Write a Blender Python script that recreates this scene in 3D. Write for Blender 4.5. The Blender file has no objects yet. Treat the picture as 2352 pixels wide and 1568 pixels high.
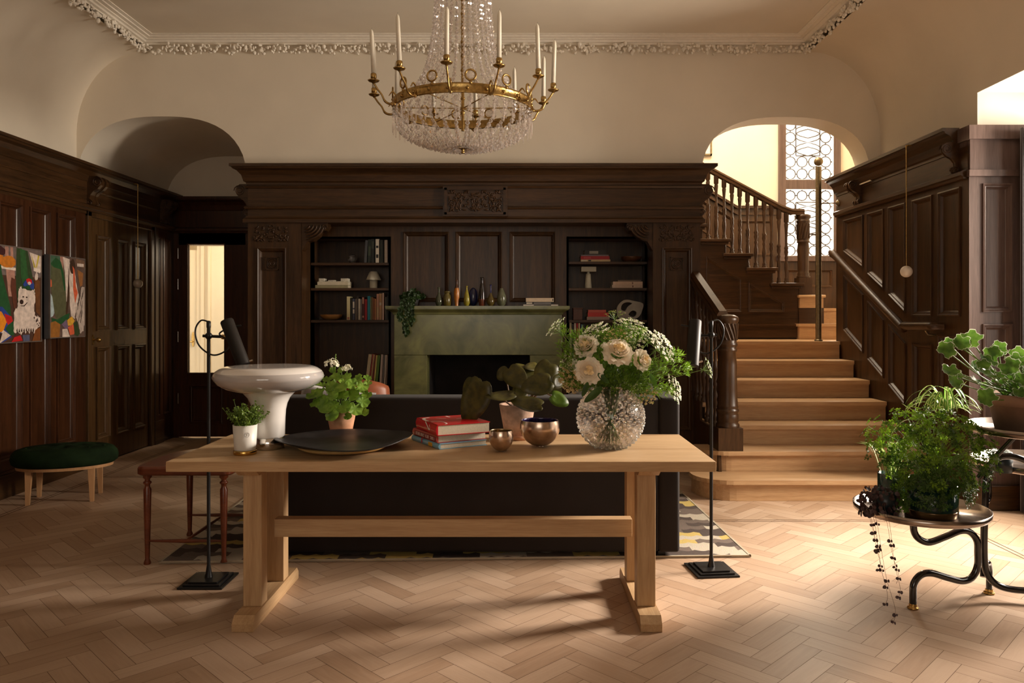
import bpy, bmesh, math, random
from mathutils import Vector, Matrix, Euler
random.seed(7)
R = math.radians
PI = math.pi
SC = bpy.context.scene
COL = SC.collection

# ------------------------------------------------------------------ camera, world, light, exposure
FPX = 1750.0
CX, CY, CH = 1188.0, 723.0, 1.40
cam_d = bpy.data.cameras.new('camera')
cam = bpy.data.objects.new('camera', cam_d)
COL.objects.link(cam)
cam.location = (0, 0, CH)
cam.rotation_euler = (PI / 2, 0, 0)
cam_d.sensor_width = 36
cam_d.lens = FPX / 2352 * 36
cam_d.shift_x = -(CX - 1176) / 2352
cam_d.shift_y = -(784 - CY) / 2352
cam_d.clip_start = 0.05
SC.camera = cam
SC.view_settings.view_transform = 'Standard'
SC.view_settings.look = 'None'
SC.view_settings.gamma = 1
SC.view_settings.use_curve_mapping = False
SC.view_settings.exposure = 0.42
SC.cycles.max_bounces = 10
SC.cycles.diffuse_bounces = 5
SC.cycles.glossy_bounces = 4
SC.cycles.transmission_bounces = 8
SC.cycles.transparent_max_bounces = 24
SC.cycles.caustics_reflective = False
SC.cycles.caustics_refractive = False
SC.cycles.sample_clamp_indirect = 6
try:
    SC.cycles.use_denoising = True
except Exception:
    pass

w = bpy.data.worlds.new('daylight')
SC.world = w
w.use_nodes = True
w.node_tree.nodes['Background'].inputs[0].default_value = (1.0, 0.92, 0.80, 1)
w.node_tree.nodes['Background'].inputs[1].default_value = 2.0


def area_light(name, loc, rot, sx, sy, power, color, spread=180):
    d = bpy.data.lights.new(name, 'AREA')
    d.shape = 'RECTANGLE'
    d.size, d.size_y = sx, sy
    d.energy = power
    d.color = color
    d.spread = R(spread)
    o = bpy.data.objects.new(name, d)
    o.location = loc
    o.rotation_euler = [R(a) for a in rot]
    COL.objects.link(o)
    return o


# daylight outside the glazing of the bay and the stair window, hallway light, added far and rear fills
area_light('bay_daylight', (5.0, 4.75, 2.15), (0, 78, 0), 1.3, 0.8, 330, (1.0, 0.86, 0.70))
area_light('bay_far_fill', (7.6, 6.2, 3.5), (0, 66, 16), 1.5, 1.5, 1280, (1.0, 0.87, 0.75))  # second bay lamp farther out, added to even light on table and floor
area_light('bay_daylight_wide', (4.4, 3.6, 1.9), (0, 84, 0), 1.6, 1.0, 16, (1.0, 0.87, 0.74))
area_light('stair_daylight', (3.75, 10.15, 3.2), (-90, 0, 0), 0.9, 2.0, 200, (1.0, 0.87, 0.68))
area_light('stair_upper_daylight', (2.1, 8.0, 5.3), (0, 0, 0), 1.5, 0.9, 120, (1.0, 0.80, 0.55))
area_light('rear_fill', (-0.6, -2.75, 2.1), (90, 0, 0), 2.4, 1.4, 11, (1.0, 0.84, 0.68))  # added fill from behind the viewer, warms the table front
area_light('hallway_light', (-2.75, 9.6, 2.3), (0, 55, 0), 0.7, 0.7, 24, (1.0, 0.84, 0.62))


# ------------------------------------------------------------------ materials
def lin(c):
    return tuple((x / 12.92 if x <= 0.04045 else ((x + 0.055) / 1.055) ** 2.4) for x in c)


def rgb(r, g, b):
    return lin((r / 255, g / 255, b / 255))


MC = {}


def base_mat(name):
    m = bpy.data.materials.new(name)
    m.use_nodes = True
    nt = m.node_tree
    b = nt.nodes['Principled BSDF']
    return m, nt, b


def mat(name, col, rough=0.5, metal=0.0, noise=0.12, scale=12, bump=0.0, sheen=0, coat=0, trans=0, ior=1.45, spec=0.5):
    """plain coloured surface with a soft procedural variation"""
    if name in MC:
        return MC[name]
    m, nt, b = base_mat(name)
    tc = nt.nodes.new('ShaderNodeTexCoord')
    n = nt.nodes.new('ShaderNodeTexNoise')
    n.inputs['Scale'].default_value = scale
    n.inputs['Detail'].default_value = 4
    nt.links.new(tc.outputs['Object'], n.inputs['Vector'])
    r = nt.nodes.new('ShaderNodeValToRGB')
    k = noise
    r.color_ramp.elements[0].position = 0.3
    r.color_ramp.elements[1].position = 0.7
    r.color_ramp.elements[0].color = (*[max(0, c * (1 - k)) for c in col], 1)
    r.color_ramp.elements[1].color = (*[min(1, c * (1 + k)) for c in col], 1)
    nt.links.new(n.outputs['Fac'], r.inputs['Fac'])
    nt.links.new(r.outputs['Color'], b.inputs['Base Color'])
    b.inputs['Roughness'].default_value = rough
    b.inputs['Metallic'].default_value = metal
    b.inputs['IOR'].default_value = ior
    b.inputs['Specular IOR Level'].default_value = spec
    b.inputs['Transmission Weight'].default_value = trans
    b.inputs['Sheen Weight'].default_value = sheen
    b.inputs['Coat Weight'].default_value = coat
    if bump:
        bp = nt.nodes.new('ShaderNodeBump')
        bp.inputs['Strength'].default_value = bump
        bp.inputs['Distance'].default_value = 0.01
        nt.links.new(n.outputs['Fac'], bp.inputs['Height'])
        nt.links.new(bp.outputs['Normal'], b.inputs['Normal'])
    MC[name] = m
    return m


def wood(name, c1, c2, sc=(14, 14, 1.2), rough=0.4, bump=0.15, coat=0.0, c3=None, coord='Object', contrast=(0.35, 0.68)):
    """grained wood; the small component of sc is the grain direction"""
    if name in MC:
        return MC[name]
    m, nt, b = base_mat(name)
    tc = nt.nodes.new('ShaderNodeTexCoord')
    mp = nt.nodes.new('ShaderNodeMapping')
    mp.inputs['Scale'].default_value = sc
    nt.links.new(tc.outputs[coord], mp.inputs['Vector'])
    n = nt.nodes.new('ShaderNodeTexNoise')
    n.inputs['Scale'].default_value = 1.0
    n.inputs['Detail'].default_value = 6
    n.inputs['Roughness'].default_value = 0.6
    n.inputs['Distortion'].default_value = 0.6
    nt.links.new(mp.outputs['Vector'], n.inputs['Vector'])
    n2 = nt.nodes.new('ShaderNodeTexNoise')
    n2.inputs['Scale'].default_value = 8.0
    n2.inputs['Detail'].default_value = 3
    nt.links.new(mp.outputs['Vector'], n2.inputs['Vector'])
    mx = nt.nodes.new('ShaderNodeMix')
    mx.data_type = 'FLOAT'
    mx.inputs[0].default_value = 0.35
    nt.links.new(n.outputs['Fac'], mx.inputs[2])
    nt.links.new(n2.outputs['Fac'], mx.inputs[3])
    r = nt.nodes.new('ShaderNodeValToRGB')
    e = r.color_ramp.elements
    e[0].position, e[1].position = contrast
    e[0].color = (*c1, 1)
    e[1].color = (*c2, 1)
    nt.links.new(mx.outputs[0], r.inputs['Fac'])
    nt.links.new(r.outputs['Color'], b.inputs['Base Color'])
    b.inputs['Roughness'].default_value = rough
    b.inputs['Specular IOR Level'].default_value = 0.36
    b.inputs['Coat Weight'].default_value = coat
    b.inputs['Coat Roughness'].default_value = 0.25
    bp = nt.nodes.new('ShaderNodeBump')
    bp.inputs['Strength'].default_value = bump
    bp.inputs['Distance'].default_value = 0.004
    nt.links.new(mx.outputs[0], bp.inputs['Height'])
    nt.links.new(bp.outputs['Normal'], b.inputs['Normal'])
    MC[name] = m
    return m


def floor_mat():
    """oak blocks: every block has its own tone from a random attribute; grain runs along the block's own UV"""
    m, nt, b = base_mat('oak_parquet')
    uv = nt.nodes.new('ShaderNodeUVMap')
    mp = nt.nodes.new('ShaderNodeMapping')
    mp.inputs['Scale'].default_value = (3.0, 34, 1)
    nt.links.new(uv.outputs['UV'], mp.inputs['Vector'])
    at = nt.nodes.new('ShaderNodeAttribute')
    at.attribute_name = 'tone'
    cb = nt.nodes.new('ShaderNodeCombineXYZ')
    ml = nt.nodes.new('ShaderNodeMath')
    ml.operation = 'MULTIPLY'
    ml.inputs[1].default_value = 57
    nt.links.new(at.outputs['Fac'], ml.inputs[0])
    nt.links.new(ml.outputs[0], cb.inputs['Z'])
    ad = nt.nodes.new('ShaderNodeVectorMath')
    nt.links.new(mp.outputs['Vector'], ad.inputs[0])
    nt.links.new(cb.outputs[0], ad.inputs[1])
    n = nt.nodes.new('ShaderNodeTexNoise')
    n.inputs['Scale'].default_value = 1.4
    n.inputs['Detail'].default_value = 5
    n.inputs['Distortion'].default_value = 1.2
    nt.links.new(ad.outputs[0], n.inputs['Vector'])
    r = nt.nodes.new('ShaderNodeValToRGB')
    r.color_ramp.elements[0].color = (0.335, 0.210, 0.130, 1)
    r.color_ramp.elements[1].color = (0.560, 0.412, 0.300, 1)
    e = r.color_ramp.elements.new(0.5)
    e.color = (0.455, 0.315, 0.215, 1)
    a1 = nt.nodes.new('ShaderNodeMath')
    a1.operation = 'MULTIPLY_ADD'
    a1.inputs[1].default_value = 0.5
    nt.links.new(n.outputs['Fac'], a1.inputs[0])
    a2 = nt.nodes.new('ShaderNodeMath')
    a2.operation = 'MULTIPLY_ADD'
    a2.inputs[1].default_value = 0.62
    a2.inputs[2].default_value = -0.05
    nt.links.new(at.outputs['Fac'], a2.inputs[0])
    nt.links.new(a2.outputs[0], a1.inputs[2])
    nt.links.new(a1.outputs[0], r.inputs['Fac'])
    nt.links.new(r.outputs['Color'], b.inputs['Base Color'])
    b.inputs['Roughness'].default_value = 0.42
    bp = nt.nodes.new('ShaderNodeBump')
    bp.inputs['Strength'].default_value = 0.12
    bp.inputs['Distance'].default_value = 0.003
    nt.links.new(n.outputs['Fac'], bp.inputs['Height'])
    nt.links.new(bp.outputs['Normal'], b.inputs['Normal'])
    return m


def marble_mat():
    m, nt, b = base_mat('green_marble')
    tc = nt.nodes.new('ShaderNodeTexCoord')
    n = nt.nodes.new('ShaderNodeTexNoise')
    n.inputs['Scale'].default_value = 3.2
    n.inputs['Detail'].default_value = 9
    n.inputs['Distortion'].default_value = 1.6
    nt.links.new(tc.outputs['Object'], n.inputs['Vector'])
    r = nt.nodes.new('ShaderNodeValToRGB')
    e = r.color_ramp.elements
    e[0].position, e[1].position = 0.3, 0.72
    e[0].color = (0.070, 0.076, 0.028, 1)
    e[1].color = (0.195, 0.195, 0.070, 1)
    k = e.new(0.5)
    k.color = (0.125, 0.126, 0.052, 1)
    nt.links.new(n.outputs['Fac'], r.inputs['Fac'])
    nt.links.new(r.outputs['Color'], b.inputs['Base Color'])
    b.inputs['Roughness'].default_value = 0.22
    return m


def thin_glass(name, tint=(1, 1, 1), gloss=0.12):
    m = bpy.data.materials.new(name)
    m.use_nodes = True
    nt = m.node_tree
    nt.nodes.clear()
    o = nt.nodes.new('ShaderNodeOutputMaterial')
    t = nt.nodes.new('ShaderNodeBsdfTransparent')
    t.inputs[0].default_value = (*tint, 1)
    g = nt.nodes.new('ShaderNodeBsdfGlossy')
    g.inputs['Roughness'].default_value = 0.05
    x = nt.nodes.new('ShaderNodeMixShader')
    x.inputs[0].default_value = gloss
    nt.links.new(t.outputs[0], x.inputs[1])
    nt.links.new(g.outputs[0], x.inputs[2])
    nt.links.new(x.outputs[0], o.inputs[0])
    return m


def crystal_mat(name, tint, fac=0.5, rough=0.06):
    """cut glass: part clear refraction, part sparkle"""
    m = bpy.data.materials.new(name)
    m.use_nodes = True
    nt = m.node_tree
    nt.nodes.clear()
    o = nt.nodes.new('ShaderNodeOutputMaterial')
    t = nt.nodes.new('ShaderNodeBsdfTransparent')
    t.inputs[0].default_value = (*tint, 1)
    g = nt.nodes.new('ShaderNodeBsdfGlossy')
    g.inputs['Roughness'].default_value = rough
    g.inputs['Color'].default_value = (1, 0.97, 0.95, 1)
    x = nt.nodes.new('ShaderNodeMixShader')
    lw = nt.nodes.new('ShaderNodeLayerWeight')
    lw.inputs['Blend'].default_value = fac
    nt.links.new(lw.outputs['Facing'], x.inputs[0])
    nt.links.new(t.outputs[0], x.inputs[1])
    nt.links.new(g.outputs[0], x.inputs[2])
    df = nt.nodes.new('ShaderNodeBsdfDiffuse')
    df.inputs['Color'].default_value = (0.95, 0.88, 0.84, 1)
    y = nt.nodes.new('ShaderNodeMixShader')
    y.inputs[0].default_value = 0.16
    nt.links.new(x.outputs[0], y.inputs[1])
    nt.links.new(df.outputs[0], y.inputs[2])
    nt.links.new(y.outputs[0], o.inputs[0])
    return m


def rug_mat():
    m, nt, b = base_mat('flatweave_rug')
    tc = nt.nodes.new('ShaderNodeTexCoord')
    sp = nt.nodes.new('ShaderNodeSeparateXYZ')
    nt.links.new(tc.outputs['Object'], sp.inputs[0])

    def M(op, a, bb=None, c=None):
        n = nt.nodes.new('ShaderNodeMath')
        n.operation = op
        for i, v in enumerate((a, bb, c)):
            if v is None:
                continue
            if isinstance(v, (int, float)):
                n.inputs[i].default_value = v
            else:
                nt.links.new(v, n.inputs[i])
        return n.outputs[0]
    sn = M('ABSOLUTE', M('SINE', M('MULTIPLY', sp.outputs['X'], 34)))
    v = M('ADD', M('MULTIPLY', sp.outputs['Y'], 13.5), M('MULTIPLY', sn, 0.32))
    fv = M('FLOOR', v)
    u = M('FLOOR', M('ADD', M('MULTIPLY', sp.outputs['X'], 3.7), M('MULTIPLY', fv, 0.37)))
    cb = nt.nodes.new('ShaderNodeCombineXYZ')
    nt.links.new(u, cb.inputs[0])
    nt.links.new(fv, cb.inputs[1])
    wn = nt.nodes.new('ShaderNodeTexWhiteNoise')
    nt.links.new(cb.outputs[0], wn.inputs['Vector'])
    r = nt.nodes.new('ShaderNodeValToRGB')
    r.color_ramp.interpolation = 'CONSTANT'
    e = r.color_ramp.elements
    e[0].position, e[0].color = 0, (0.075, 0.05, 0.04, 1)
    e[1].position, e[1].color = 0.30, (0.17, 0.125, 0.10, 1)
    for p, c in ((0.58, (0.55, 0.48, 0.38, 1)), (0.84, (0.60, 0.44, 0.13, 1)), (0.955, (0.05, 0.035, 0.03, 1))):
        k = e.new(p)
        k.color = c
    nt.links.new(wn.outputs['Value'], r.inputs['Fac'])
    n = nt.nodes.new('ShaderNodeTexNoise')
    n.inputs['Scale'].default_value = 160
    nt.links.new(tc.outputs['Object'], n.inputs['Vector'])
    mx = nt.nodes.new('ShaderNodeMix')
    mx.data_type = 'RGBA'
    mx.blend_type = 'MULTIPLY'
    mx.inputs[0].default_value = 0.5
    nt.links.new(r.outputs['Color'], mx.inputs[6])
    nt.links.new(n.outputs['Color'], mx.inputs[7])
    nt.links.new(mx.outputs[2], b.inputs['Base Color'])
    b.inputs['Roughness'].default_value = 0.95
    bp = nt.nodes.new('ShaderNodeBump')
    bp.inputs['Strength'].default_value = 0.5
    bp.inputs['Distance'].default_value = 0.004
    nt.links.new(n.outputs['Fac'], bp.inputs['Height'])
    nt.links.new(bp.outputs['Normal'], b.inputs['Normal'])
    return m


def leaf_mat(name, c, c2=None, rough=0.45, trans=0.25):
    if name in MC:
        return MC[name]
    m, nt, b = base_mat(name)
    tc = nt.nodes.new('ShaderNodeTexCoord')
    n = nt.nodes.new('ShaderNodeTexNoise')
    n.inputs['Scale'].default_value = 25
    nt.links.new(tc.outputs['Object'], n.inputs['Vector'])
    r = nt.nodes.new('ShaderNodeValToRGB')
    r.color_ramp.elements[0].position = 0.3
    r.color_ramp.elements[1].position = 0.7
    r.color_ramp.elements[0].color = (*c, 1)
    r.color_ramp.elements[1].color = (*(c2 or [x * 1.5 for x in c]), 1)
    nt.links.new(n.outputs['Fac'], r.inputs['Fac'])
    nt.links.new(r.outputs['Color'], b.inputs['Base Color'])
    b.inputs['Roughness'].default_value = rough
    tr = nt.nodes.new('ShaderNodeBsdfTranslucent')
    nt.links.new(r.outputs['Color'], tr.inputs['Color'])
    mx = nt.nodes.new('ShaderNodeMixShader')
    mx.inputs[0].default_value = trans
    nt.links.new(b.outputs[0], mx.inputs[1])
    nt.links.new(tr.outputs[0], mx.inputs[2])
    nt.links.new(mx.outputs[0], nt.nodes['Material Output'].inputs[0])
    MC[name] = m
    return m


DARK1, DARK2 = (0.022, 0.0095, 0.0032), (0.080, 0.036, 0.0125)
W_DARK = wood('dark_oak_upright', DARK1, DARK2, (22, 22, 1.4), 0.34, 0.12)
W_DARKX = wood('dark_oak_across', DARK1, DARK2, (1.4, 22, 22), 0.34, 0.12)
W_DARKY = wood('dark_oak_deep', DARK1, DARK2, (22, 1.4, 22), 0.34, 0.12)
W_RED = wood('dark_mahogany_upright', (0.022, 0.0075, 0.0032), (0.074, 0.026, 0.0095), (22, 22, 1.4), 0.3, 0.1)
W_DOOR_LIT = wood('lit_door_oak', (0.030, 0.014, 0.005), (0.115, 0.058, 0.020), (26, 26, 1.4), 0.32, 0.12)  # dark oak, with the warm light on the door put into its colour
W_LIT = wood('daylit_oak', (0.080, 0.050, 0.042), (0.155, 0.103, 0.088), (30, 30, 1.4), 0.33, 0.12)  # dark oak lightened; the daylight on the pier put into its colour
W_TREAD = wood('stair_oak', (0.41, 0.240, 0.120), (0.60, 0.395, 0.22), (1.6, 24, 24), 0.36, 0.1)
W_TABLE = wood('table_oak_along', (0.40, 0.245, 0.12), (0.58, 0.395, 0.22), (1.5, 26, 26), 0.48, 0.12)
W_TABLEZ = wood('table_oak_upright', (0.40, 0.245, 0.12), (0.58, 0.395, 0.22), (26, 26, 1.5), 0.48, 0.12)
W_TABLEY = wood('table_oak_deep', (0.40, 0.245, 0.12), (0.58, 0.395, 0.22), (26, 1.5, 26), 0.48, 0.12)
PLASTER = mat('cream_plaster', (0.77, 0.69, 0.57), 0.85, noise=0.03, scale=3)
PLASTER_W = mat('white_plaster', (0.88, 0.82, 0.72), 0.8, noise=0.04, scale=30, bump=0.2)
PLASTER_BAY = mat('bay_plaster', (0.66, 0.60, 0.52), 0.8, noise=0.03, scale=3)
BRASS = mat('aged_brass', (0.52, 0.33, 0.11), 0.28, 1.0, noise=0.25, scale=60)
BRASS_D = mat('dark_brass', (0.19, 0.145, 0.085), 0.45, 1.0, noise=0.2, scale=40)
CHROME = mat('polished_steel', (0.62, 0.58, 0.54), 0.16, 1.0, noise=0.05)
BLACK = mat('black_metal', (0.012, 0.011, 0.011), 0.38, 0.3, noise=0.1)
WAX = mat('ivory_wax', (0.80, 0.74, 0.62), 0.45, noise=0.02)
CRYSTAL = crystal_mat('crystal', (0.985, 0.965, 0.955), 0.55, 0.015)
PANE = thin_glass('window_glass', (1, 1, 1), 0.06)
TERRA = mat('terracotta', (0.50, 0.25, 0.14), 0.8, noise=0.22, scale=14, bump=0.2)
TERRA_P = mat('mottled_terracotta', (0.52, 0.33, 0.24), 0.85, noise=0.35, scale=22, bump=0.3)
TERRA_D = mat('weathered_terracotta', (0.34, 0.19, 0.125), 0.85, noise=0.25, scale=9, bump=0.2)
SOIL = mat('potting_soil', (0.03, 0.02, 0.014), 1.0, noise=0.4, scale=80)
WHITE = mat('white_paper', (0.72, 0.69, 0.62), 0.7, noise=0.04, scale=60)
LEAD = mat('lead_came', (0.10, 0.085, 0.075), 0.5, 0.2)


# ------------------------------------------------------------------ mesh builder
class MB:
    def __init__(s):
        s.v, s.f, s.m, s.s = [], [], [], []
        s.T = None

    def add(s, vs, fs, mi=0, smooth=False):
        k = len(s.v)
        if s.T is not None:
            vs = [s.T @ Vector(q) for q in vs]
        s.v.extend([tuple(q) for q in vs])
        for q in fs:
            s.f.append(tuple(k + i for i in q))
            s.m.append(mi)
            s.s.append(smooth)
        return s

    def box(s, x0, x1, y0, y1, z0, z1, mi=0):
        vs = [(x0, y0, z0), (x1, y0, z0), (x1, y1, z0), (x0, y1, z0), (x0, y0, z1), (x1, y0, z1), (x1, y1, z1), (x0, y1, z1)]
        return s.add(vs, [(3, 2, 1, 0), (4, 5, 6, 7), (0, 1, 5, 4), (1, 2, 6, 5), (2, 3, 7, 6), (3, 0, 4, 7)], mi)

    def prism(s, poly, h0, h1, axis='z', mi=0, smooth=False):
        """poly in the plane across the axis; axis z: (x,y), axis y: (x,z), axis x: (y,z)"""
        n = len(poly)
        mk = {'z': lambda a, b, h: (a, b, h), 'y': lambda a, b, h: (a, h, b), 'x': lambda a, b, h: (h, a, b)}[axis]
        vs = [mk(a, b, h0) for a, b in poly] + [mk(a, b, h1) for a, b in poly]
        s.add(vs, [tuple(range(n))[::-1], tuple(range(n, 2 * n))], mi)
        return s.add(vs, [(i, (i + 1) % n, n + (i + 1) % n, n + i) for i in range(n)], mi, smooth)

    def lathe(s, prof, c=(0, 0, 0), n=32, mi=0, smooth=True, cap=True, sx=1, sy=1, rot=0):
        vs, fs = [], []
        m = len(prof)
        for r, z in prof:
            for i in range(n):
                a = 2 * PI * i / n + rot
                vs.append((c[0] + r * sx * math.cos(a), c[1] + r * sy * math.sin(a), c[2] + z))
        for j in range(m - 1):
            for i in range(n):
                a, b = j * n + i, j * n + (i + 1) % n
                fs.append((a, b, b + n, a + n))
        s.add(vs, fs, mi, smooth)
        if cap:
            caps = []
            if prof[0][0] > 1e-5:
                caps.append(tuple(range(n))[::-1])
            if prof[-1][0] > 1e-5:
                caps.append(tuple(range((m - 1) * n, m * n)))
            if caps:
                s.add(vs, caps, mi, False)
        return s

    def tube(s, pts, r, n=8, mi=0, smooth=True, closed=False, cap=True):
        pts = [Vector(p) for p in pts]
        m = len(pts)
        rs = r if isinstance(r, (list, tuple)) else [r] * m
        vs, fs = [], []
        up = Vector((0, 0, 1))
        prev = None
        for i, p in enumerate(pts):
            if closed:
                t = pts[(i + 1) % m] - pts[i - 1]
            else:
                t = pts[min(i + 1, m - 1)] - pts[max(i - 1, 0)]
            if t.length < 1e-9:
                t = Vector((0, 0, 1))
            t.normalize()
            if prev is None:
                u = t.cross(up if abs(t.z) < 0.9 else Vector((1, 0, 0))).normalized()
            else:
                u = (prev - t * prev.dot(t))
                u = u.normalized() if u.length > 1e-6 else t.orthogonal().normalized()
            prev = u
            q = t.cross(u)
            for k in range(n):
                a = 2 * PI * k / n
                vs.append(p + (u * math.cos(a) + q * math.sin(a)) * rs[i])
        for j in range(m if closed else m - 1):
            for k in range(n):
                a, b = j * n + k, j * n + (k + 1) % n
                c2, d = ((j + 1) % m) * n + (k + 1) % n, ((j + 1) % m) * n + k
                fs.append((a, b, c2, d))
        s.add(vs, fs, mi, smooth)
        if cap and not closed:
            s.add(vs, [tuple(range(n))[::-1], tuple(range((m - 1) * n, m * n))], mi)
        return s

    def sphere(s, c, r, n=12, m=8, mi=0, sc=(1, 1, 1), smooth=True):
        prof = [(max(1e-6, math.sin(PI * j / m)), -math.cos(PI * j / m)) for j in range(m + 1)]
        vs, fs = [], []
        for q, z in prof:
            for i in range(n):
                a = 2 * PI * i / n
                vs.append((c[0] + r * q * sc[0] * math.cos(a), c[1] + r * q * sc[1] * math.sin(a), c[2] + r * z * sc[2]))
        for j in range(m):
            for i in range(n):
                a, b = j * n + i, j * n + (i + 1) % n
                fs.append((a, b, b + n, a + n))
        return s.add(vs, fs, mi, smooth)

    def build(s, name, mats, parent=None, world=False, bevel=0, weld=False, solid=0, subd=0):
        me = bpy.data.meshes.new(name)
        v = s.v
        if world and parent is not None:
            r = parent
            off = Vector((0, 0, 0))
            while r is not None:
                off += r.location
                r = r.parent
            v = [(a - off.x, b - off.y, c - off.z) for a, b, c in v]
        me.from_pydata(v, [], s.f)
        if not isinstance(mats, (list, tuple)):
            mats = [mats]
        for q in mats:
            me.materials.append(q)
        me.polygons.foreach_set('material_index', s.m)
        me.polygons.foreach_set('use_smooth', s.s)
        me.update()
        if weld:
            bm = bmesh.new()
            bm.from_mesh(me)
            bmesh.ops.remove_doubles(bm, verts=bm.verts, dist=1e-5)
            bmesh.ops.recalc_face_normals(bm, faces=bm.faces)
            bm.to_mesh(me)
            bm.free()
        o = bpy.data.objects.new(name, me)
        COL.objects.link(o)
        if parent is not None:
            o.parent = parent
        if bevel:
            md = o.modifiers.new('bevel', 'BEVEL')
            md.width = bevel
            md.segments = 2
            md.limit_method = 'ANGLE'
            md.angle_limit = R(50)
        if subd:
            md = o.modifiers.new('sub', 'SUBSURF')
            md.levels = md.render_levels = subd
        if solid:
            md = o.modifiers.new('solid', 'SOLIDIFY')
            md.thickness = solid
        return o


def tag(o, label=None, cat=None, group=None, kind=None):
    if label:
        o['label'] = label
    if cat:
        o['category'] = cat
    if group:
        o['group'] = group
    if kind:
        o['kind'] = kind
    return o


def thing(name, label, cat, loc=(0, 0, 0), rz=0, group=None, kind=None):
    o = bpy.data.objects.new(name, None)
    o.empty_display_size = 0.05
    COL.objects.link(o)
    o.location = loc
    o.rotation_euler = (0, 0, rz)
    return tag(o, label, cat, group, kind)


def top(name, mb, mats, label, cat, group=None, kind=None, **kw):
    """one-mesh thing built in world coordinates; origin moved to the middle of its base"""
    xs = [q[0] for q in mb.v]
    ys = [q[1] for q in mb.v]
    zs = [q[2] for q in mb.v]
    c = ((min(xs) + max(xs)) / 2, (min(ys) + max(ys)) / 2, min(zs))
    mb.v = [(a - c[0], b - c[1], d - c[2]) for a, b, d in mb.v]
    o = mb.build(name, mats, **kw)
    o.location = c
    return tag(o, label, cat, group, kind)


def copy_tree(o, parent=None):
    c = o.copy()
    COL.objects.link(c)
    c.parent = parent
    for ch in list(o.children):
        copy_tree(ch, c)
    return c


def X(px, d):
    return (px - CX) * d / FPX


def Z(py, d):
    return CH - (py - CY) * d / FPX


def bez(pts, n=8):
    """smooth curve through points (Catmull-Rom)"""
    P = [Vector(p) for p in pts]
    P = [P[0] * 2 - P[1]] + P + [P[-1] * 2 - P[-2]]
    out = []
    for i in range(1, len(P) - 2):
        for k in range(n):
            t = k / n
            a, b, c, d = P[i - 1], P[i], P[i + 1], P[i + 2]
            out.append(0.5 * ((2 * b) + (c - a) * t + (2 * a - 5 * b + 4 * c - d) * t * t + (3 * b - a - 3 * c + d) * t ** 3))
    out.append(P[-2])
    return out


# ------------------------------------------------------------------ joinery helpers
def inset(poly, d):
    n = len(poly)
    cx = sum(p[0] for p in poly) / n
    cy = sum(p[1] for p in poly) / n
    out = []
    for i in range(n):
        p0, p1, p2 = Vector(poly[i - 1]), Vector(poly[i]), Vector(poly[(i + 1) % n])
        e1, e2 = (p1 - p0).normalized(), (p2 - p1).normalized()
        n1, n2 = Vector((-e1.y, e1.x)), Vector((-e2.y, e2.x))
        c = Vector((cx, cy))
        if n1.dot(c - p1) < 0:
            n1 = -n1
        if n2.dot(c - p1) < 0:
            n2 = -n2
        k = (n1 + n2)
        k = k / max(0.3, 1 + n1.dot(n2))
        out.append(tuple(p1 + k * d))
    return out


PROF_PANEL = [(0, 0.0), (0, 0.012), (0.010, 0.014), (0.018, 0.004), (0.026, 0.002), (0.036, -0.014), (0.042, -0.018)]


def panelled(mb, outer, holes, fmap, thick=0.0, prof=PROF_PANEL, mi=0, k=1.0):
    """flat framed board with moulded, sunk panels; fmap(u, v, w) -> world"""
    bm = bmesh.new()
    edges = []
    for loop in [outer] + holes:
        vs = [bm.verts.new((a, b, 0)) for a, b in loop]
        for i in range(len(vs)):
            edges.append(bm.edges.new((vs[i], vs[(i + 1) % len(vs)])))
    bmesh.ops.triangle_fill(bm, use_beauty=True, edges=edges)
    bm.verts.index_update()
    vs = [fmap(q.co.x, q.co.y, 0) for q in bm.verts]
    fs = [tuple(q.index for q in f.verts) for f in bm.faces]
    mb.add(vs, fs, mi)
    bm.free()
    for h in holes:
        rings = [inset(h, a * k) if a else h for a, b in prof]
        n = len(h)
        pts = []
        for ring, (a, b) in zip(rings, prof):
            pts += [fmap(p[0], p[1], b * k) for p in ring]
        fs = []
        for j in range(len(prof) - 1):
            for i in range(n):
                fs.append((j * n + i, j * n + (i + 1) % n, (j + 1) * n + (i + 1) % n, (j + 1) * n + i))
        fs.append(tuple(range((len(prof) - 1) * n, len(prof) * n)))
        mb.add(pts, fs, mi)


def rect(a, b, c, d):
    return [(a, c), (b, c), (b, d), (a, d)]


CROWN = [(0, 0), (0.012, 0), (0.012, 0.02), (0.03, 0.03), (0.035, 0.05), (0.045, 0.085), (0.075, 0.12), (0.105, 0.135), (0.11, 0.15), (0.125, 0.15), (0.125, 0.175), (0, 0.175)]


def run(mb, prof, path, outs, z0, mi=0, close=True):
    """sweeps a moulding profile (out, up) along a horizontal path; outs = outward (mitred) vectors per point"""
    n = len(prof)
    vs = []
    for (x, y), (ox, oy) in zip(path, outs):
        for a, b in prof:
            vs.append((x + ox * a, y + oy * a, z0 + b))
    fs = []
    for j in range(len(path) - 1):
        for i in range(n if close else n - 1):
            fs.append((j * n + i, j * n + (i + 1) % n, (j + 1) * n + (i + 1) % n, (j + 1) * n + i))
    fs.append(tuple(range(n))[::-1])
    fs.append(tuple(range((len(path) - 1) * n, len(path) * n)))
    mb.add(vs, fs, mi)


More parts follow.
